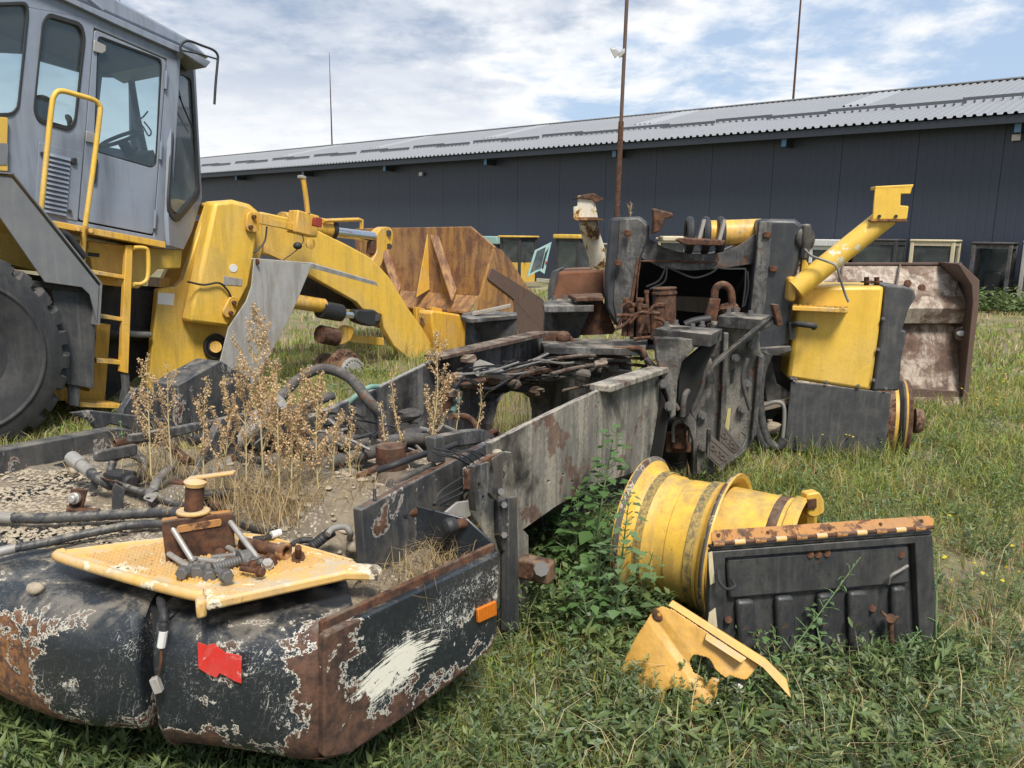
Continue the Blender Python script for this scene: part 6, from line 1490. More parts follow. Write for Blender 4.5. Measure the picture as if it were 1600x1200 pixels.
build(MB().prism([gY(x, y, rc2[1] - .07) for x, y in rp([(1250, 766), (1270, 763), (1277, 775), (1278, 795), (1264, 803), (1252, 800)], 4)], A_(.01, -.05, 0)), 'flange_clip', M_rim, r2_, bevel=.006)
build(MB().hexa(gY(1268, 787, rc2[1] - .125), A_(.02, 0, .003), A_(0, .006, 0), A_(-.002, 0, .02)), 'clip_pad', M_rust, r2_, bevel=.003)

# ---------------------------------------------------------------- black engine cover leaning against the rims
ca, cb_ = gz(1102, 1088), gz(1468, 1052)
cu = nrm(cb_ - ca); back = A_(-cu[1], cu[0], 0); cvv = nrm(A_(0, 0, 1) * math.cos(R(4)) + back * math.sin(R(4)))
cn = nrm(np.cross(cu, cvv)); cn = cn if cn @ (CAM - ca) > 0 else -cn
CP = Plane(ca, cn)
cv_ = thing('engine_cover', 'black ribbed engine cover with an orange rusted hinge strip, leaning in the grass', 'engine cover', (ca + cb_) / 2)
cpl = lambda name, mat, pts, off=0.0, th=.02, r=0, holes=(), bevel=.004, hr=0: plate(name, mat, cv_, CP, pts, th, off, r, holes, bevel, hr)
cpl('frame', M_grill, [(1112, 862), (1457, 836), (1469, 1052), (1101, 1088)], 0, .036, holes=[[(1134, 872), (1430, 849), (1440, 1046), (1126, 1078)]])
cpl('back_sheet', M_grill, [(1128, 868), (1436, 846), (1446, 1050), (1120, 1082)], .037, .006)
cpl('top_panel', M_grill, rp([(1136, 874), (1420, 852), (1422, 912), (1140, 936)], 5), .016, .02, bevel=.01)
for x0, x1, yt in ((1152, 1180, 938), (1214, 1242, 932), (1280, 1304, 928), (1328, 1358, 924), (1396, 1418, 917)):
    dx = (x0 - 1290) * .02
    cpl('rib', M_grill, rp([(x0, yt + 2), (x1, yt), (x1 + 6 - dx, 1056), (x0 + 4 - dx, 1062)], 7), .003, .033, bevel=.012)
build(MB().hexa((CP(1113, 858) + CP(1457, 832)) / 2 - cn * .02, (CP(1457, 832) - CP(1113, 858)) / 2, cn * .02, cvv * .006), 'top_flange', M_grill, cv_, bevel=.002)
hl, hr_ = CP(1113, 850, -.008), CP(1458, 824, -.008)
lt, lr = CP(1112, 829, .02), CP(1456, 806, .02)
build(MB().prism([hl, hr_, CP(1460, 812, .016), CP(1452, 806, .02), lt + A_(.012, 0, 0), CP(1111, 835, .016)], -cn * .006), 'hinge_leaf', M_rusto, cv_, bevel=.002)
hd = (hr_ - hl)
for i in range(11):
    a = .0 + i / 11 * 1.0; m_ = M_rusto
    build(MB().cyl(hl + hd * (a + .002), hl + hd * (a + (.048 if i else .048)), .0105, 12), 'hinge_knuckle', M_step if i % 2 else M_rusto, cv_)
build(MB().cyl(hl, hr_, .0075, 10), 'hinge_pin', M_rust, cv_)
for x, y in ((1123, 836), (1200, 832), (1296, 826), (1376, 819), (1440, 814)): build(MB().cyl(CP(x, y, .012), CP(x, y, .005), .007, 8), 'rivet', M_rust, cv_)
cpl('paint_flake', M_cream, [(1107, 864), (1113, 862), (1117, 910), (1110, 914), (1108, 890)], -.003, .004, bevel=0)
cpl('paint_flake', M_cream, [(1108, 958), (1118, 950), (1121, 980), (1114, 984), (1106, 975)], -.003, .004, bevel=0)
build(MB().tube([CP(1122, 890, -.02), CP(1124, 908, -.04), CP(1135, 920, -.05), CP(1148, 916, -.04), CP(1143, 904, -.03)], .006, 8), 'wire_hook', M_rub, cv_)
build(MB().tube([CP(1388, 912, .0), CP(1392, 900, -.02), CP(1405, 892, -.02), CP(1418, 884, .0)], .006, 8), 'stay_rod', M_pipe, cv_)
build(MB().tube([CP(1392, 968, -.01), CP(1393, 1000, -.01), CP(1390, 1040, -.01)], .010, 8, 1).cyl(CP(1392, 966, .0), CP(1392, 966, -.03), .018, 10).tube([CP(1376, 955, 0), CP(1390, 966, -.02), CP(1404, 964, -.02)], .006, 7), 'latch', M_rust, cv_)
for x, y in ((1363, 950), (1138, 968), (1266, 866), (1278, 866), (1292, 864), (1408, 866)): build(MB().cyl(CP(x, y, .04), CP(x, y, .01), .014, 10), 'cover_bolt', M_rust, cv_)
# ---------------------------------------------------------------- amber sheet metal in front of the rim
sa, sb_, sc_ = gz(962, 1120, .0), gz(1080, 1150, .0), gY(1040, 944, 2.66)
sn = nrm(np.cross(sb_ - sa, sc_ - sa)); sn = sn if sn @ (CAM - sa) > 0 else -sn
QP = Plane(sa, sn)
sh = thing('sheet_panel', 'torn amber sheet metal panel with ragged holes lying against the rim', 'sheet panel', (sa + sb_) / 2)
spl = lambda name, mat, pts, off=0.0, th=.006, r=0, holes=(), bevel=.0015, hr=0: plate(name, mat, sh, QP, pts, th, off, r, holes, bevel, hr)
hole1 = [(1076, 1034), (1084, 1022), (1096, 1026), (1108, 1028), (1120, 1048), (1134, 1060), (1112, 1058), (1104, 1066), (1090, 1056), (1083, 1050)]
hole2 = [(1034, 1094), (1040, 1078), (1058, 1074), (1066, 1080), (1088, 1078), (1080, 1092), (1086, 1104), (1060, 1100), (1052, 1108)]
outl = [(1010, 968), (1020, 954), (1034, 948), (1052, 952), (1100, 985), (1186, 1040), (1164, 1063), (1140, 1056), (1124, 1064), (1118, 1090), (1095, 1112), (1060, 1122), (985, 1105), (958, 1085), (962, 1050), (985, 1005)]
ou = nrm(QP(1100, 1040) - QP(1000, 1040)); ov = np.cross(QP.n, ou); o0 = QP(1060, 1040)
to2 = lambda p: (float((p - o0) @ ou), float((p - o0) @ ov))
pin, h1, h2 = (inside_poly([to2(QP(*p)) for p in rp(q, 2.5)]) for q in (outl, hole1, hole2))
mb = MB(); G = .003; idx = {}; NU = 98
def sv(i, j):
    if (i, j) not in idx:
        u, v = i * G, j * G; bend = .045 - 1.5 * max(0, -u - .02) ** 2 - .9 * max(0, -v) ** 2 - 1.2 * max(0, u - .10) ** 2
        bend += .007 * hnoise(u, v, 4.5, 3) - .05 * max(0, 1 - abs(u * .8 + v * .55 - .03) / .03) * (.15)
        idx[(i, j)] = len(mb.v); mb.v.append(tuple(o0 + ou * u + ov * v + QP.n * (bend - .045)))
    return idx[(i, j)]
for i in range(-NU, NU):
    for j in range(-NU, NU):
        c_ = ((i + .5) * G, (j + .5) * G); jt = (c_[0] + .003 * hnoise(c_[0], c_[1], 25, 5), c_[1] + .003 * hnoise(c_[1], c_[0], 25, 6))
        if pin(jt) and not h1(jt) and not h2(jt): mb.f.append((sv(i, j), sv(i + 1, j), sv(i + 1, j + 1), sv(i, j + 1)))
so_ = build(mb, 'sheet', M_sheet, sh, angle=60); sm_ = so_.modifiers.new('thickness', 'SOLIDIFY'); sm_.thickness = .004
f0, f1 = QP(1043, 944, .0), QP(1238, 1088, .02); f0 = QP(1043, 944, -.004)
build(MB().prism([QP(1044, 946, .0), QP(1192, 1043, .0), QP(1235, 1090, .04), QP(1228, 1062, .05), QP(1196, 1030, .02), QP(1050, 938, .01)], -sn * .004 + A_(.004, .004, 0)), 'edge_flange', M_sheet, sh, bevel=.0015)
build(MB().prism([QP(1104, 990, -.004), QP(1166, 1030, -.004), QP(1158, 1036, -.04), QP(1102, 1000, -.03)], A_(0, .004, .004)), 'stiffener', M_step, sh, bevel=.0015)
c = QP(1030, 960, .006); build(MB().lathe([(0, .026), (.004, .022), (.006, .008), (.0, .0065)], c, sn, 14), 'rust_eye', M_rust, sh)
# ---------------------------------------------------------------- brown bucket standing on the grass at the right
bk = thing('loader_bucket', 'brown rusty bucket with flaking white paint standing on the grass at the right', 'bucket', gz(1420, 632))
def bkp(px, py, Y): return gY(px, py, Y)
rowsb = [(413, 8.45), (463, 8.12), (482, 8.04), (505, 8.10), (507, 8.2), (560, 8.12), (600, 8.02), (634, 7.92)]
mb = MB(); xl, xr = 1150, 1500; vs = []
for py, Y in rowsb:
    xx = np.interp(py, [413, 470, 634], [1501, 1521, 1507]); vs += [bkp(xl, py, Y), bkp(xx, py, Y)]
secs = [(0, 1), (1, 3), (3, 5), (5, 7)]
for k, (nm, ia, ib) in enumerate((('back_upper', 0, 1), ('box_beam', 1, 3), ('beam_underside', 3, 4), ('back_lower', 4, 7))):
    mb = MB(); idx = list(range(ia, ib + 1)); V_ = [vs[2 * i + j] for i in idx for j in (0, 1)]
    mb.add(V_ + [p + A_(0, .03, 0) for p in V_], [(2 * i, 2 * i + 1, 2 * i + 3, 2 * i + 2) for i in range(len(idx) - 1)])
    build(mb, nm, M_bkt2 if nm == 'back_upper' else M_bkt3 if nm != 'beam_underside' else M_brown, bk, angle=50)
PBk = PY(7.9)
build(MB().prism([PBk(x, y) for x, y in ((1497, 412), (1504, 413), (1531, 438), (1530, 474), (1511, 636), (1503, 636), (1520, 472), (1518, 446))], A_(.12, .75, 0)), 'side_plate', M_brown, bk, bevel=.008)
build(MB().hexa((bkp(xl, 412, 8.45) + bkp(1501, 412, 8.45)) / 2, (bkp(1501, 412, 8.45) - bkp(xl, 412, 8.45)) / 2, A_(0, .03, 0), A_(0, 0, .012)), 'top_edge', M_brown, bk, bevel=.004)
for xa, xb in ((1317, 1309), (1406, 1398), (1501, 1492)):
    build(MB().prism([bkp(xa, 411, 8.43), bkp(xa, 411, 8.36), bkp(xb, 458, 8.06), bkp(xb, 461, 8.12)], A_(.014, 0, 0)), 'fin', M_brown, bk)
build(MB().prism([bkp(x, y, 7.96) for x, y in ((1424, 606), (1502, 612), (1502, 634), (1424, 630))], A_(0, .03, 0)), 'base_strip', M_brown, bk, bevel=.006)
build(MB().lathe([(0, .075), (.03, .07), (.03, .045), (.0, .03)], bkp(1502, 521, 8.1), A_(-.1, -1, .2), 18), 'lug_socket', M_bkt2, bk)
build(MB().ball(bkp(1502, 521, 8.06), .045, (1.1, .5, .7)), 'lug_core', M_wpl, bk)
for x, y in ((1418, 443), (1440, 450)): build(MB().lathe([(0, .04), (.012, .038), (.012, 0)], bkp(x, y, 8.2), A_(0, -1, .4), 12), 'rust_scab', M_rust, bk)
# ---------------------------------------------------------------- two wheel chocks hung on the hinge
def chock(label, pts, off, letter):
    P = Plane(gY(1125, 700, 4.88), nrm(A_(-.15, -1, .1)))
    t = thing('wheel_chock', label, 'wheel chock', P(pts[0][0], pts[0][1], off), 'chocks hung on the wreck')
    build(MB().prism(tr(P, pts, off, 2), -P.n * .10), 'body', M_plas, t, bevel=.006)
    c = np.mean(np.array(pts), 0)
    for k in (.78,):
        inn = [tuple(c + (np.array(p) - c) * k) for p in pts]; inn2 = [tuple(c + (np.array(p) - c) * (k - .12)) for p in pts]
        build(MB().prism(tr(P, inn, off - .004), -P.n * .004, [tr(P, inn2, off - .004)]), 'raised_border', M_plas, t, bevel=.001)
    cu_ = bpy.data.curves.new('lettering', 'FONT'); cu_.body = 'VOLVO'; cu_.size = .046; cu_.extrude = .003; cu_.align_x = 'CENTER'; cu_.align_y = 'CENTER'
    o = bpy.data.objects.new('tmp', cu_); COL.objects.link(o)
    me = bpy.data.meshes.new_from_object(o); bpy.data.objects.remove(o)
    lo = bpy.data.objects.new('lettering', me); COL.objects.link(lo); me.materials.clear(); me.materials.append(M_plas)
    a = P(*letter[0], off - .004); b_ = P(*letter[1], off - .004); ex = nrm(b_ - a); ez = P.n; ey = np.cross(ez, ex)
    lo.matrix_world = Matrix(((ex[0], ey[0], ez[0], 0), (ex[1], ey[1], ez[1], 0), (ex[2], ey[2], ez[2], 0), (0, 0, 0, 1)))
    lo.location = Vector(a + (b_ - a) / 2 - org(t)); lo.parent = t
    return t
chock('brown plastic wheel chock, the lower left of the hung pair', [(1106, 676), (1149, 715), (1125, 732), (1105, 713)], -.01, ((1138, 722), (1110, 696)))
chock('brown plastic wheel chock, the upper right of the hung pair', [(1127, 659), (1162, 704), (1150, 713), (1124, 690)], .12, ((1152, 704), (1128, 676)))
build(MB().tube([gY(1108, 670, 4.86), gY(1107, 690, 4.86)], .014, 8, 1).tube([gY(1158, 675, 4.9), gY(1166, 684, 4.9), gY(1160, 700, 4.86), gY(1148, 712, 4.85)], .005, 6), 'chock_hanger', M_burn, bs)
# ---------------------------------------------------------------- vegetation
rng = np.random.default_rng(5)
def vnoise(x, y, sc, seed):
    g = np.random.default_rng(seed).random((64, 64)); u, v = x * sc + 100, y * sc + 100
    i, j = np.floor(u).astype(int), np.floor(v).astype(int); a, b = u - i, v - j; a = a * a * (3 - 2 * a); b = b * b * (3 - 2 * b)
    G = lambda p, q: g[p % 64, q % 64]
    return (G(i, j) * (1 - a) + G(i + 1, j) * a) * (1 - b) + (G(i, j + 1) * (1 - a) + G(i + 1, j + 1) * a) * b
def fbm(x, y, sc, seed): return (vnoise(x, y, sc, seed) + .5 * vnoise(x, y, sc * 2.1, seed + 1) + .25 * vnoise(x, y, sc * 4.3, seed + 2)) / 1.75
def raw_mesh(name, V, nper, faces, colr, mat, **kw):
    """N copies of a small face pattern: V (N,nper,3), faces as index tuples, colr (N,3)"""
    N = len(V); me = bpy.data.meshes.new(name)
    loops = [i for f in faces for i in f]; sizes = [len(f) for f in faces]; nl = len(loops)
    me.vertices.add(N * nper); me.vertices.foreach_set('co', V.astype(np.float32).ravel())
    me.loops.add(N * nl); me.loops.foreach_set('vertex_index', (np.array(loops)[None, :] + np.arange(N)[:, None] * nper).astype(np.int32).ravel())
    st_ = np.cumsum([0] + sizes[:-1]); me.polygons.add(N * len(faces))
    me.polygons.foreach_set('loop_start', (st_[None, :] + np.arange(N)[:, None] * nl).astype(np.int32).ravel())
    me.polygons.foreach_set('loop_total', np.tile(np.array(sizes, np.int32), N))
    ca_ = me.color_attributes.new('Col', 'FLOAT_COLOR', 'CORNER')
    c4 = np.ones((N, nl, 4), np.float32); c4[:, :, :3] = colr[:, None, :]
    ca_.data.foreach_set('color', c4.ravel())
    me.update(calc_edges=True); me.materials.append(mat)
    o = bpy.data.objects.new(name, me); COL.objects.link(o)
    return tag(o, kw.get('label'), kw.get('cat'), None, kw.get('kind'))
def blades(name, base, h, wd, bend, colr, mat, **kw):
    N = len(base); a = rng.uniform(0, 2 * np.pi, N); lean = np.stack([np.cos(a), np.sin(a), np.zeros(N)], 1)
    b = rng.uniform(0, 2 * np.pi, N); side = np.stack([np.cos(b), np.sin(b), np.zeros(N)], 1) * wd[:, None] / 2
    up = np.zeros((N, 3)); up[:, 2] = 1
    m = base + up * (h * .55)[:, None] + lean * (h * bend * .28)[:, None]
    t = base + up * (h * (1 - .35 * bend))[:, None] + lean * (h * bend)[:, None]
    V = np.stack([base - side, base + side, m + side * .8, m - side * .8, t], 1)
    return raw_mesh(name, V, 5, [(0, 1, 2, 3), (3, 2, 4)], colr, mat, **kw)
def sample(n, y0, y1, xl, xr, p=1.0):
    y = y0 + (y1 - y0) * rng.random(n) ** p
    lo, hi = xl * y - .5, xr * y + .5
    return lo + (hi - lo) * rng.random(n), y
def gcol(x, y, n):
    d = fbm(x, y, .55, 3); e = fbm(x, y, 2.2, 9)
    dry = np.clip((d * .6 + e * .4 - .45) * 5, 0, .8)
    k = rng.random(n) < dry * .8 + .08
    g = np.stack([rng.uniform(.22, .35, n), rng.uniform(.25, .38, n), rng.uniform(.06, .11, n)], 1) * (1.0 + .5 * (e - .5))[:, None]
    s = np.stack([rng.uniform(.38, .58, n), rng.uniform(.32, .47, n), rng.uniform(.16, .25, n)], 1)
    return np.where(k[:, None], s, g), k
# keep the rail-to-ground contact and soil patches barer
def keep(x, y):
    bare = fbm(x, y, 1.3, 21) < .40
    return ~(bare & (rng.random(len(x)) < .8))
parts_ = []
for n, y0, y1, h0, h1, w0, w1 in ((46000, 1.2, 3.0, .05, .16, .0025, .0055), (60000, 2.8, 5.2, .05, .15, .0035, .007), (70000, 5.0, 9.5, .06, .17, .006, .011), (60000, 9.0, 24, .05, .16, .014, .03)):
    x, y = sample(n, y0, y1, -.80, .80); kk = keep(x, y); x, y = x[kk], y[kk]; n = len(x)
    c, k = gcol(x, y, n); tuft = fbm(x, y, 3.0, 33)
    h = rng.uniform(h0, h1, n) * (.55 + .9 * tuft) * np.where(k, 1.15, 1)
    parts_.append((np.stack([x, y, np.zeros(n)], 1), h, rng.uniform(w0, w1, n) * np.where(k, .7, 1), rng.uniform(.15, .95, n), c))
blades('grass', *[np.concatenate([p[i] for p in parts_]) for i in range(5)], M_grass, label='uneven green and straw coloured grass over the yard', cat='grass', kind='stuff')
# longer seeding grass in clumps
parts_ = []
for cx, cy_, n, rad, h in [(gz(x, y)[0], gz(x, y)[1], n, r_, h) for x, y, n, r_, h in ((1290, 700, 260, .25, .30), (1350, 725, 160, .2, .26), (1480, 640, 200, .4, .24), (800, 600, 900, .7, .40), (760, 650, 500, .5, .38), (560, 545, 500, .6, .34), (640, 560, 600, .8, .36), (1250, 720, 220, .3, .26), (1540, 760, 160, .3, .22), (870, 990, 160, .2, .22), (1000, 1130, 140, .15, .2), (1330, 1120, 200, .3, .2), (1540, 1000, 200, .3, .2), (60, 660, 200, .3, .2), (180, 640, 200, .4, .2), (1230, 770, 200, .25, .22))]:
    x, y = rng.normal(cx, rad, n), rng.normal(cy_, rad, n); c, k = gcol(x, y, n)
    if h > .32: c = np.where((rng.random(n) < .5)[:, None], np.array([[.40, .33, .17]]) * rng.uniform(.7, 1.1, (n, 1)), c)
    parts_.append((np.stack([x, y, np.zeros(n)], 1), rng.uniform(.5, 1.15, n) * h, rng.uniform(.004, .008, n), rng.uniform(.1, .7, n), c))
blades('tall_grass', *[np.concatenate([p[i] for p in parts_]) for i in range(5)], M_grass, label='tall clumps of seeding grass around the machines', cat='grass', kind='stuff')
# low broad-leaved ground cover: sprawling stems with small leaves
def leaves_mesh(name, P, D, N_, L, Wd, colr, mat, **kw):
    D = D / np.linalg.norm(D, axis=1)[:, None]; S = np.cross(D, N_); S /= np.linalg.norm(S, axis=1)[:, None] + 1e-9; N2 = np.cross(S, D)
    mid = P + D * (L * .42)[:, None]
    V = np.stack([P, mid + S * (Wd / 2)[:, None] + N2 * (Wd * .12)[:, None], P + D * L[:, None] - N2 * (L * .12)[:, None], mid - S * (Wd / 2)[:, None] + N2 * (Wd * .12)[:, None]], 1)
    return raw_mesh(name, V, 4, [(0, 1, 2), (0, 2, 3)], colr, mat, **kw)
LP_, LD_, LN_, LL_, LW_, LC_ = [], [], [], [], [], []
def sprawl(cx, cy_, n, ln, lw, base_col, hgt, stems=7, spread=.22, silver=.2, up=.5):
    for s in range(stems):
        a = rng.uniform(0, 2 * np.pi); L = spread * rng.uniform(.6, 1.3); m = max(3, n // stems)
        t = np.sort(rng.random(m)); d = np.array([math.cos(a), math.sin(a), 0])
        p = np.array([cx, cy_, .0]) + d * (L * t)[:, None]; p[:, 2] = hgt * (t ** .6) * rng.uniform(.5, 1.1) + .01
        sd = rng.uniform(0, 2 * np.pi, m); dd = np.stack([np.cos(sd), np.sin(sd), rng.uniform(-.1, up * 2, m)], 1) + d * .5
        nn = np.stack([rng.normal(0, .45, m), rng.normal(0, .45, m), np.ones(m)], 1)
        c = np.array(base_col)[None, :] * rng.uniform(.65, 1.35, (m, 1)); sv = rng.random(m) < silver
        c = np.where(sv[:, None], np.array([[.20, .25, .16]]) * rng.uniform(.8, 1.2, (m, 1)), c)
        LP_.append(p); LD_.append(dd); LN_.append(nn); LL_.append(rng.uniform(.6, 1.3, m) * ln); LW_.append(rng.uniform(.6, 1.3, m) * lw); LC_.append(c)
GREENS = ((.125, .175, .062), (.165, .215, .075), (.10, .15, .06), (.20, .23, .095))
for i in range(560):
    while True:
        px, py = rng.uniform(560, 1600), rng.uniform(850, 1260); p = gz(px, py)
        if fbm(np.array([p[0]]), np.array([p[1]]), 1.6, 41)[0] > .34: break
    sprawl(p[0], p[1], int(rng.uniform(26, 60)), rng.uniform(.022, .045), rng.uniform(.007, .016), GREENS[rng.integers(4)], rng.uniform(.05, .14), spread=rng.uniform(.10, .24), silver=rng.uniform(0, .4))
for i in range(190):
    p = gz(rng.uniform(-60, 620), rng.uniform(1080, 1300)); sprawl(p[0], p[1], int(rng.uniform(40, 80)), rng.uniform(.04, .075), rng.uniform(.008, .016), GREENS[rng.integers(3)], rng.uniform(.07, .16), spread=.16, silver=.02, up=.9)
for i in range(300):
    p = gz(rng.uniform(1080, 1600), rng.uniform(640, 860)); sprawl(p[0], p[1], 30, rng.uniform(.03, .05), rng.uniform(.010, .02), GREENS[rng.integers(4)], rng.uniform(.05, .12), spread=.2, silver=.1)
SB = []
def herb(p, h, nl, ln, lw, col):
    a = rng.uniform(0, 2 * np.pi, nl); f = rng.uniform(.12, 1.0, nl); e = .15 + .9 * f
    lean = np.array([rng.normal(0, .12), rng.normal(0, .12), 1.0]); P_ = p[None, :] + lean[None, :] * (h * f)[:, None]
    LP_.append(P_); LD_.append(np.stack([np.cos(a) * np.cos(e), np.sin(a) * np.cos(e), np.sin(e) * rng.uniform(.3, 1, nl)], 1)); LN_.append(np.stack([-np.cos(a) * .5, -np.sin(a) * .5, np.ones(nl)], 1))
    LL_.append(ln * rng.uniform(.6, 1.2, nl) * (1.15 - .5 * f)); LW_.append(lw * rng.uniform(.7, 1.2, nl)); LC_.append(np.array(col)[None, :] * rng.uniform(.75, 1.3, (nl, 1)))
    SB.append((p, h))
for i in range(330):
    p = gz(rng.uniform(560, 1620), rng.uniform(860, 1260)); herb(p, rng.uniform(.10, .26), int(rng.uniform(16, 34)), rng.uniform(.03, .06), rng.uniform(.006, .013), GREENS[rng.integers(4)] if rng.random() < .7 else (.17, .22, .12))
for i in range(160):
    p = gz(rng.uniform(1080, 1600), rng.uniform(640, 880)); herb(p, rng.uniform(.12, .28), 20, .05, .012, GREENS[rng.integers(4)])
for i in range(70):
    p = gz(rng.uniform(950, 1150), rng.uniform(1098, 1150)); herb(p, rng.uniform(.10, .22), 24, .04, .010, GREENS[rng.integers(4)] if rng.random() < .6 else (.19, .23, .13))
for i in range(90):
    p = gz(rng.uniform(-40, 560), rng.uniform(1100, 1260)); herb(p, rng.uniform(.10, .2), 26, .07, .014, GREENS[rng.integers(3)])
SBp = np.array([q[0] for q in SB]); SBh = np.array([q[1] for q in SB]); n_ = len(SB)
blades('weed_stems', SBp, SBh, np.full(n_, .005), np.full(n_, .1), np.tile([[.14, .19, .07]], (n_, 1)), M_grass, label='thin upright stems of the low weeds', cat='weeds', kind='stuff')
n_ = 850; px_ = rng.uniform(540, 1620, n_); py_ = rng.uniform(840, 1260, n_); q = np.array([gz(a, b) for a, b in zip(px_, py_)])
blades('straw_stalks', q, rng.uniform(.10, .34, n_), rng.uniform(.002, .004, n_), rng.uniform(.4, 1.35, n_), np.array([[.50, .41, .23]]) * rng.uniform(.6, 1.2, (n_, 1)), M_seedm, label='long bent straw stalks lying through the grass', cat='dry grass', kind='stuff')
for i in range(150):
    p = gz(rng.uniform(820, 1010), rng.uniform(850, 1010)); sprawl(p[0], p[1], 50, rng.uniform(.03, .06), rng.uniform(.012, .026), GREENS[rng.integers(3)], rng.uniform(.10, .26), spread=.16, silver=.05, up=.7)
for i in range(110):
    p = gz(rng.uniform(860, 1500), rng.uniform(1010, 1230)); sprawl(p[0], p[1], 26, rng.uniform(.05, .085), rng.uniform(.016, .03), GREENS[rng.integers(3)], rng.uniform(.06, .15), stems=6, spread=.13, silver=.05, up=.6)
for i in range(26):
    p = gz(rng.uniform(1385, 1475), rng.uniform(1050, 1095)); sprawl(p[0], p[1], 44, .06, .014, GREENS[rng.integers(3)], rng.uniform(.10, .2), stems=8, spread=.14, silver=.0, up=.8)
for i in range(50):
    p = gz(rng.uniform(1110, 1400), rng.uniform(1062, 1110)); sprawl(p[0], p[1], 36, .04, .014, GREENS[rng.integers(4)], rng.uniform(.10, .24), stems=6, spread=.12, silver=.1, up=.8)
for i in range(60):
    p = PW(rng.uniform(1490, 1640), 470, -rng.uniform(.1, 3.2)) * A_(1, 1, 0); sprawl(p[0], p[1], 60, .14, .07, GREENS[rng.integers(4)], rng.uniform(.15, .6), spread=.4, silver=.0)
for i in range(120):
    p = gz(rng.uniform(0, 620), rng.uniform(560, 690)); sprawl(p[0], p[1], 40, .06, .02, GREENS[rng.integers(3)], .12, spread=.25, silver=.05)
leaves_mesh('weeds', *[np.concatenate(q) for q in (LP_, LD_, LN_, LL_, LW_, LC_)], M_grass, label='low leafy weeds spreading through the grass', cat='weeds', kind='stuff')
# little yellow and white flowers
P = []
for (x0, x1, y0, y1, n) in ((1470, 1580, 600, 660, 34), (1240, 1330, 690, 730, 12), (570, 680, 510, 560, 30), (1380, 1600, 860, 960, 16), (1110, 1160, 1120, 1150, 10)):
    for i in range(n):
        q = gz(rng.uniform(x0, x1), rng.uniform(y0, y1)); P.append(q + A_(0, 0, rng.uniform(.10, .24)))
P = np.array(P); n = len(P); c = np.where((np.arange(n) > n - 11)[:, None], np.array([[.6, .6, .5]]), np.array([[.65, .50, .04]]))
leaves_mesh('wildflowers', P, np.stack([rng.normal(0, 1, n), rng.normal(0, 1, n), np.full(n, .3)], 1), np.tile(A_(0, -.4, 1), (n, 1)), np.full(n, .022), np.full(n, .022), c, M_grass, label='scattered tiny yellow and white wildflowers in the grass', cat='flowers', kind='stuff')
# bindweed flower
q = gz(898, 957) + A_(0, 0, .12); build(MB().lathe([(0, .004), (.014, .010), (.024, .028)], q, A_(-.2, -.8, .5), 14), 'bindweed_flower', M_wpl, None, label='single white bindweed flower in the weeds beside the stub block', cat='flower')

# tall leafy goosefoot plants: stems with real single leaves
def leaf_mesh(name, shape, fold=.12):
    vs = [(0, 0, 0)]; mb = MB(); L = len(shape)
    mid = [(t, 0, -.10 * t * t) for t, w_ in shape]; lf = [(t, w_, fold * w_ - .10 * t * t) for t, w_ in shape]; rt_ = [(t, -w_, fold * w_ - .10 * t * t) for t, w_ in shape]
    vs = mid + lf + rt_; fs = []
    for i in range(L - 1): fs += [(i, i + 1, L + i + 1, L + i), (i, 2 * L + i, 2 * L + i + 1, i + 1)]
    me = bpy.data.meshes.new(name); me.from_pydata(vs, [], fs); me.shade_smooth(); return me
GOOSE = leaf_mesh('goosefoot_leaf', [(0, .012), (.22, .015), (.36, .26), (.48, .36), (.58, .30), (.72, .20), (.88, .09), (1.0, .0)])
LANCE = leaf_mesh('lance_leaf', [(0, .01), (.2, .09), (.45, .13), (.75, .08), (1, 0)])
M_leaf2 = leafmat('pale_green_leaf', (.125, .20, .085), .3)
for me, m_ in ((GOOSE, M_leaf), (LANCE, M_leaf2)): me.materials.append(m_)
GOOSE2 = GOOSE.copy(); GOOSE2.materials.clear(); GOOSE2.materials.append(M_leaf2)
def leafy(name, label, cat, base, top, nl, size, me, group=None, branch=.12, seed=1, smat=M_gstem):
    rg = random.Random(seed); base, top = np.array(base), np.array(top); t = thing(name, label, cat, base, group)
    mid = (base + top) / 2 + A_(rg.uniform(-.03, .03), rg.uniform(-.03, .03), 0); P = catmull([base, mid, top], 10)
    mb = MB().tube([base, mid, top], [(.006 if me is not LANCE else .0022) + .003 * np.linalg.norm(top - base), .0016], 6, 6)
    for i in range(nl):
        f = .10 + .9 * (i + rg.random()) / nl; q = P[min(int(f * (len(P) - 1)), len(P) - 1)]
        a = i * 2.4 + rg.uniform(-.4, .4); el = rg.uniform(-.25, .55) + .5 * f; reach = branch * (1.05 - f) * rg.uniform(.3, 1.2) + .01
        d = A_(math.cos(a) * math.cos(el), math.sin(a) * math.cos(el), math.sin(el) + .2)
        e = q + nrm(d) * reach; mb.tube([q, e], .0018, 4, 1, cap=False)
        o = bpy.data.objects.new('leaf', me); COL.objects.link(o); o.parent = t
        sz_ = size * rg.uniform(.55, 1.15) * (1.12 - .55 * f); dl = Vector(nrm(A_(math.cos(a), math.sin(a), rg.uniform(-.55, .35))))
        qn = dl.to_track_quat('X', 'Z'); o.rotation_mode = 'QUATERNION'; o.rotation_quaternion = qn; o.scale = (sz_, sz_ * rg.uniform(.8, 1.1), sz_); o.location = Vector(e - base)
    build(mb, 'stem', smat, t, smooth=True, angle=80)
    return t
def ptop(px, py, base, dy=0.0): return gY(px, py, base[1] + dy)
GP = 'goosefoot plants between the side plate and the rims'
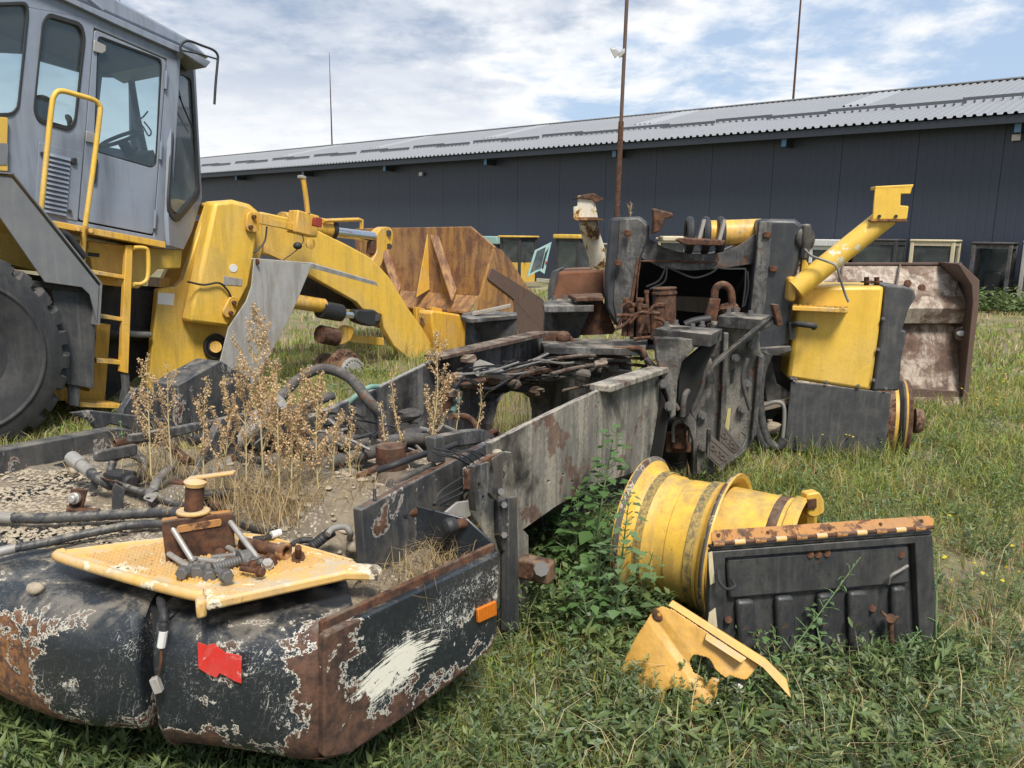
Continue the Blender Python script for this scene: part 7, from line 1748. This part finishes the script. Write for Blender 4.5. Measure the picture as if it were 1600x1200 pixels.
for i, (bx_, by_, tx, ty, nl, sz_, me, lab) in enumerate((
    (925, 940, 962, 662, 62, .105, GOOSE, 'tallest goosefoot plant, reaching above the side plate edge'),
    (905, 930, 905, 762, 44, .085, GOOSE, 'goosefoot close against the stub block, wide dark leaves'),
    (900, 905, 940, 720, 40, .09, GOOSE, 'goosefoot behind the tallest plant under the side plate'),
    (880, 900, 872, 800, 30, .08, GOOSE, 'short goosefoot under the lower edge of the side plate'),
    (960, 1010, 985, 765, 52, .075, GOOSE2, 'pale toothed goosefoot in front of the big rim flange'),
    (945, 1000, 940, 850, 34, .07, GOOSE2, 'pale leafy weed left of the amber sheet'),
    (985, 1000, 1020, 862, 24, .075, GOOSE2, 'pale side shoot crossing the lower rim barrel'),
    (925, 1020, 905, 900, 34, .07, GOOSE, 'bushy weed at the foot of the scorched plate'))):
    b_ = gz(bx_, by_); tp_ = ptop(tx, ty, b_, .05 if i < 4 else 0); leafy('goosefoot_plant', lab, 'weed', b_, tp_, int(nl * 1.35), sz_ * 1.12, me, GP, .15, i + 3)
KP_ = 'leafy weeds around the engine cover'
for i, (bx_, by_, tx, ty, nl, sz_, me, lab) in enumerate((
    (1225, 1110, 1195, 985, 22, .075, GOOSE, 'small broad leaved weed in front of the amber sheet'),
    (1180, 1090, 1345, 870, 30, .045, LANCE, 'long thin stem slanting up across the engine cover'),
    (1165, 1080, 1130, 925, 24, .04, LANCE, 'thin narrow leaved stem at the left side of the engine cover'),
    (1235, 1080, 1300, 925, 34, .05, GOOSE2, 'tangled weed climbing the middle of the engine cover'),
    (1330, 1090, 1440, 985, 26, .055, LANCE, 'narrow leaved weed near the right latch of the engine cover'),
    (1440, 1080, 1430, 990, 40, .09, LANCE, 'bushy fern like weed at the lower right corner of the engine cover'),
    (1400, 1085, 1385, 1005, 30, .085, LANCE, 'dark fern like weed left of the cover corner'),
    (1465, 1060, 1465, 860, 10, .03, LANCE, 'thin dry stalk beside the right edge of the engine cover'),
    (1290, 1085, 1270, 950, 26, .055, GOOSE2, 'leafy weed before the second rib of the engine cover'),
    (1370, 1095, 1352, 1010, 28, .06, GOOSE, 'low broad leaved weed in front of the engine cover'), (1255, 1120, 1262, 1040, 26, .055, GOOSE2, 'low weed at the torn corner of the amber sheet'), (1110, 1140, 1120, 1062, 26, .05, GOOSE2, 'weed growing over the lower edge of the amber sheet'),
    (1150, 1130, 1160, 1030, 22, .05, GOOSE, 'weed in front of the ragged hole of the amber sheet'), (985, 1120, 972, 1048, 28, .055, GOOSE, 'weed hiding the left foot of the amber sheet'),
    (1040, 1105, 1060, 985, 22, .04, LANCE, 'thin weed crossing the amber sheet'),
    (1010, 1110, 985, 1000, 26, .04, LANCE, 'thin weed at the left side of the amber sheet'))):
    b_ = gz(bx_, by_); tp_ = ptop(tx, ty, b_, .1); leafy('leafy_weed', lab, 'weed', b_, tp_, nl, sz_, me, KP_, .07, i + 40)
b_ = gz(1050, 722); leafy('leafy_weed', 'young weed growing in the arch of the hinge', 'weed', b_, gY(1040, 662, b_[1] - .3), 14, .07, GOOSE, None, .08, 77)
b_ = gz(190, 712, .68); leafy('leafy_weed', 'small fresh green weed sprouting on the counterweight deck', 'weed', b_, gY(188, 657, b_[1]), 26, .026, LANCE, None, .01, 78)

# dry weeds rooted in the soil of the wreck
def setcol(o, cols):
    me = o.data; ca_ = me.color_attributes.new('Col', 'FLOAT_COLOR', 'CORNER'); lt = np.zeros(len(me.polygons), np.int32); me.polygons.foreach_get('loop_total', lt)
    c = np.ones((len(me.loops), 4), np.float32); c[:, :3] = np.repeat(cols, lt, 0); ca_.data.foreach_set('color', c.ravel())
def dryweed(label, base, top, nb, dens, blen, seed, start=.12):
    rg = random.Random(seed); t = thing('dry_weed', label, 'dry weed', base, 'dry weeds growing in the wreck')
    L = np.linalg.norm(top - base); mid = (base + top) / 2 + A_(rg.uniform(-.05, .05) * L, 0, 0); P = catmull([base, mid, top], 14)
    mb = MB().tube([base, mid, top], [.0025 + .0025 * L, .001], 6, 6); S = []
    def seeds(path, n, rad):
        for k in range(n):
            f = rg.random() ** .8; i = min(int(f * (len(path) - 1)), len(path) - 2); q = path[i] + (path[i + 1] - path[i]) * rg.random()
            S.append(q + A_(rg.gauss(0, rad), rg.gauss(0, rad), rg.gauss(0, rad)))
    nb = max(5, int(nb * .92))
    for b in range(nb):
        f = start + (1 - start) * (b + rg.random()) / nb; i = int(f * (len(P) - 1)); q = P[i]; a = rg.uniform(0, 6.28); bl_ = blen * .95 * L * (1.15 - f) * rg.uniform(.4, 1.25)
        d = A_(math.cos(a), math.sin(a) * .8, 0); Q = [q, q + d * bl_ * .32 + A_(0, 0, bl_ * .45), q + d * bl_ * .5 + A_(rg.uniform(-.2, .2) * bl_, 0, bl_ * 1.05)]
        mb.tube(Q, [.0018, .0008], 4, 3, cap=False); seeds(catmull(Q, 6)[2:], int(dens * bl_ * 860), .0045)
    seeds(P[int(len(P) * .5):], int(dens * L * 260), .006)
    build(mb, 'stem', M_stem, t, angle=80)
    n = len(S)
    if n:
        S = np.array(S); sz_ = np.array([rg.uniform(.0035, .0085) for _ in range(n)]); dd = rng.normal(0, 1, (n, 3)); nn = rng.normal(0, 1, (n, 3))
        c = np.where((rng.random(n) < .12)[:, None], np.array([[.55, .34, .15]]), np.array([[.56, .40, .23]])) * rng.uniform(.7, 1.25, (n, 1))
        o = leaves_mesh('seed_head', S - base, dd, nn, sz_ * 1.3, sz_, c, M_seedm); o.parent = t
for i, (bx_, by_, tx, ty, nb, dn, bl_, lab) in enumerate((
    (412, 755, 402, 478, 26, 1.25, .42, 'tallest dry weed with a thick pale stem in the middle of the wreck'),
    (437, 775, 432, 560, 16, 1.0, .4, 'dry weed just right of the tallest one'), (497, 768, 500, 585, 26, 1.2, .42, 'bushy dry weed in front of the burnt hose arch'),
    (520, 742, 536, 640, 12, .9, .4, 'short dry weed before the wide hose mouth'), (345, 765, 350, 585, 18, .9, .4, 'dry weed left of the tallest one, above the bracket post'),
    (268, 728, 262, 568, 14, .8, .4, 'slim dry weed in front of the yellow front frame'), (236, 742, 228, 558, 16, .8, .4, 'leftmost slim dry weed by the coil spring'),
    (548, 752, 552, 640, 14, .9, .4, 'dry weed beside the pale pebbles'), (468, 765, 474, 575, 20, 1.1, .42, 'dry weed between the two bushiest ones'),
    (668, 722, 681, 512, 22, .9, .36, 'tall dry weed alone by the far rail'), (640, 732, 610, 582, 12, .8, .2, 'leaning dry weed left of the one by the far rail'),
    (745, 672, 751, 600, 6, .8, .2, 'small dry stalk in the arch opening'), (597, 735, 594, 628, 7, .8, .2, 'thin dry stalk behind the rusty post'),
    (712, 676, 718, 612, 6, .8, .2, 'short dry stalk in front of the arch edge'), (318, 745, 322, 590, 14, .8, .4, 'dry weed right of the yellow frame foot'),
    (385, 752, 372, 560, 18, 1.0, .4, 'dry weed close left of the tallest one'), (455, 775, 452, 600, 16, 1.0, .4, 'low dry weed at the centre of the clump'))):
    b_ = gz(bx_, by_, .80 if by_ > 720 else .72); dryweed(lab, b_, gY(tx, ty, b_[1] + .02), nb, dn, bl_, i + 11)
b_ = gz(990, 345, 1.72); b_ = FP(985, 340, .2); dryweed('small dry weed sprouting from the top of the left tower', b_, gY(988, 318, b_[1]), 7, .5, .6, 91, .1)
# dry straw tufts on the wreck
parts_ = []
for px, py, z, n, rad, h in ((410, 795, .77, 380, .09, .17), (460, 790, .77, 260, .08, .15), (350, 770, .78, 180, .08, .14), (520, 770, .78, 160, .07, .12), (690, 880, .59, 220, .05, .17), (640, 905, .59, 200, .06, .15), (590, 930, .59, 120, .05, .13), (720, 855, .59, 120, .03, .12), (255, 740, .74, 140, .07, .14), (300, 725, .78, 140, .08, .14), (120, 730, .70, 50, .03, .10), (230, 720, .74, 80, .05, .12), (560, 765, .8, 80, .05, .1), (440, 740, .8, 200, .12, .14), (240, 690, .72, 100, .1, .14)):
    q = gz(px, py, z); x, y = rng.normal(q[0], rad, n), rng.normal(q[1], rad, n)
    c = np.array([[.42, .31, .16]]) * rng.uniform(.65, 1.25, (n, 1))
    parts_.append((np.stack([x, y, np.full(n, z - .02)], 1), rng.uniform(.4, 1.2, n) * h, rng.uniform(.0018, .0035, n), rng.uniform(.2, 1.3, n), c))
blades('dry_straw', *[np.concatenate([p[i] for p in parts_]) for i in range(5)], M_seedm, label='bleached dry straw tufts on the soil of the wreck', cat='dry grass', kind='stuff')
# withered brown leaves in the side box
q = gz(712, 860, .56); leafy('withered_weed', 'withered brown weed with curled leaves in the side box', 'dry weed', q, gY(700, 818, q[1]), 16, .05, LANCE, None, .03, 99, M_stem)
for o in list(bpy.data.objects):
    if o.parent and o.parent.name.startswith('withered_weed') and o.name.startswith('leaf'):
        me = o.data
        if me is LANCE: o.data = bpy.data.meshes.get('withered_leaf') or LANCE.copy(); o.data.name = 'withered_leaf'
wl = bpy.data.meshes.get('withered_leaf')
if wl: wl.materials.clear(); wl.materials.append(leafmat('withered_leaf', (.34, .17, .06), .2))
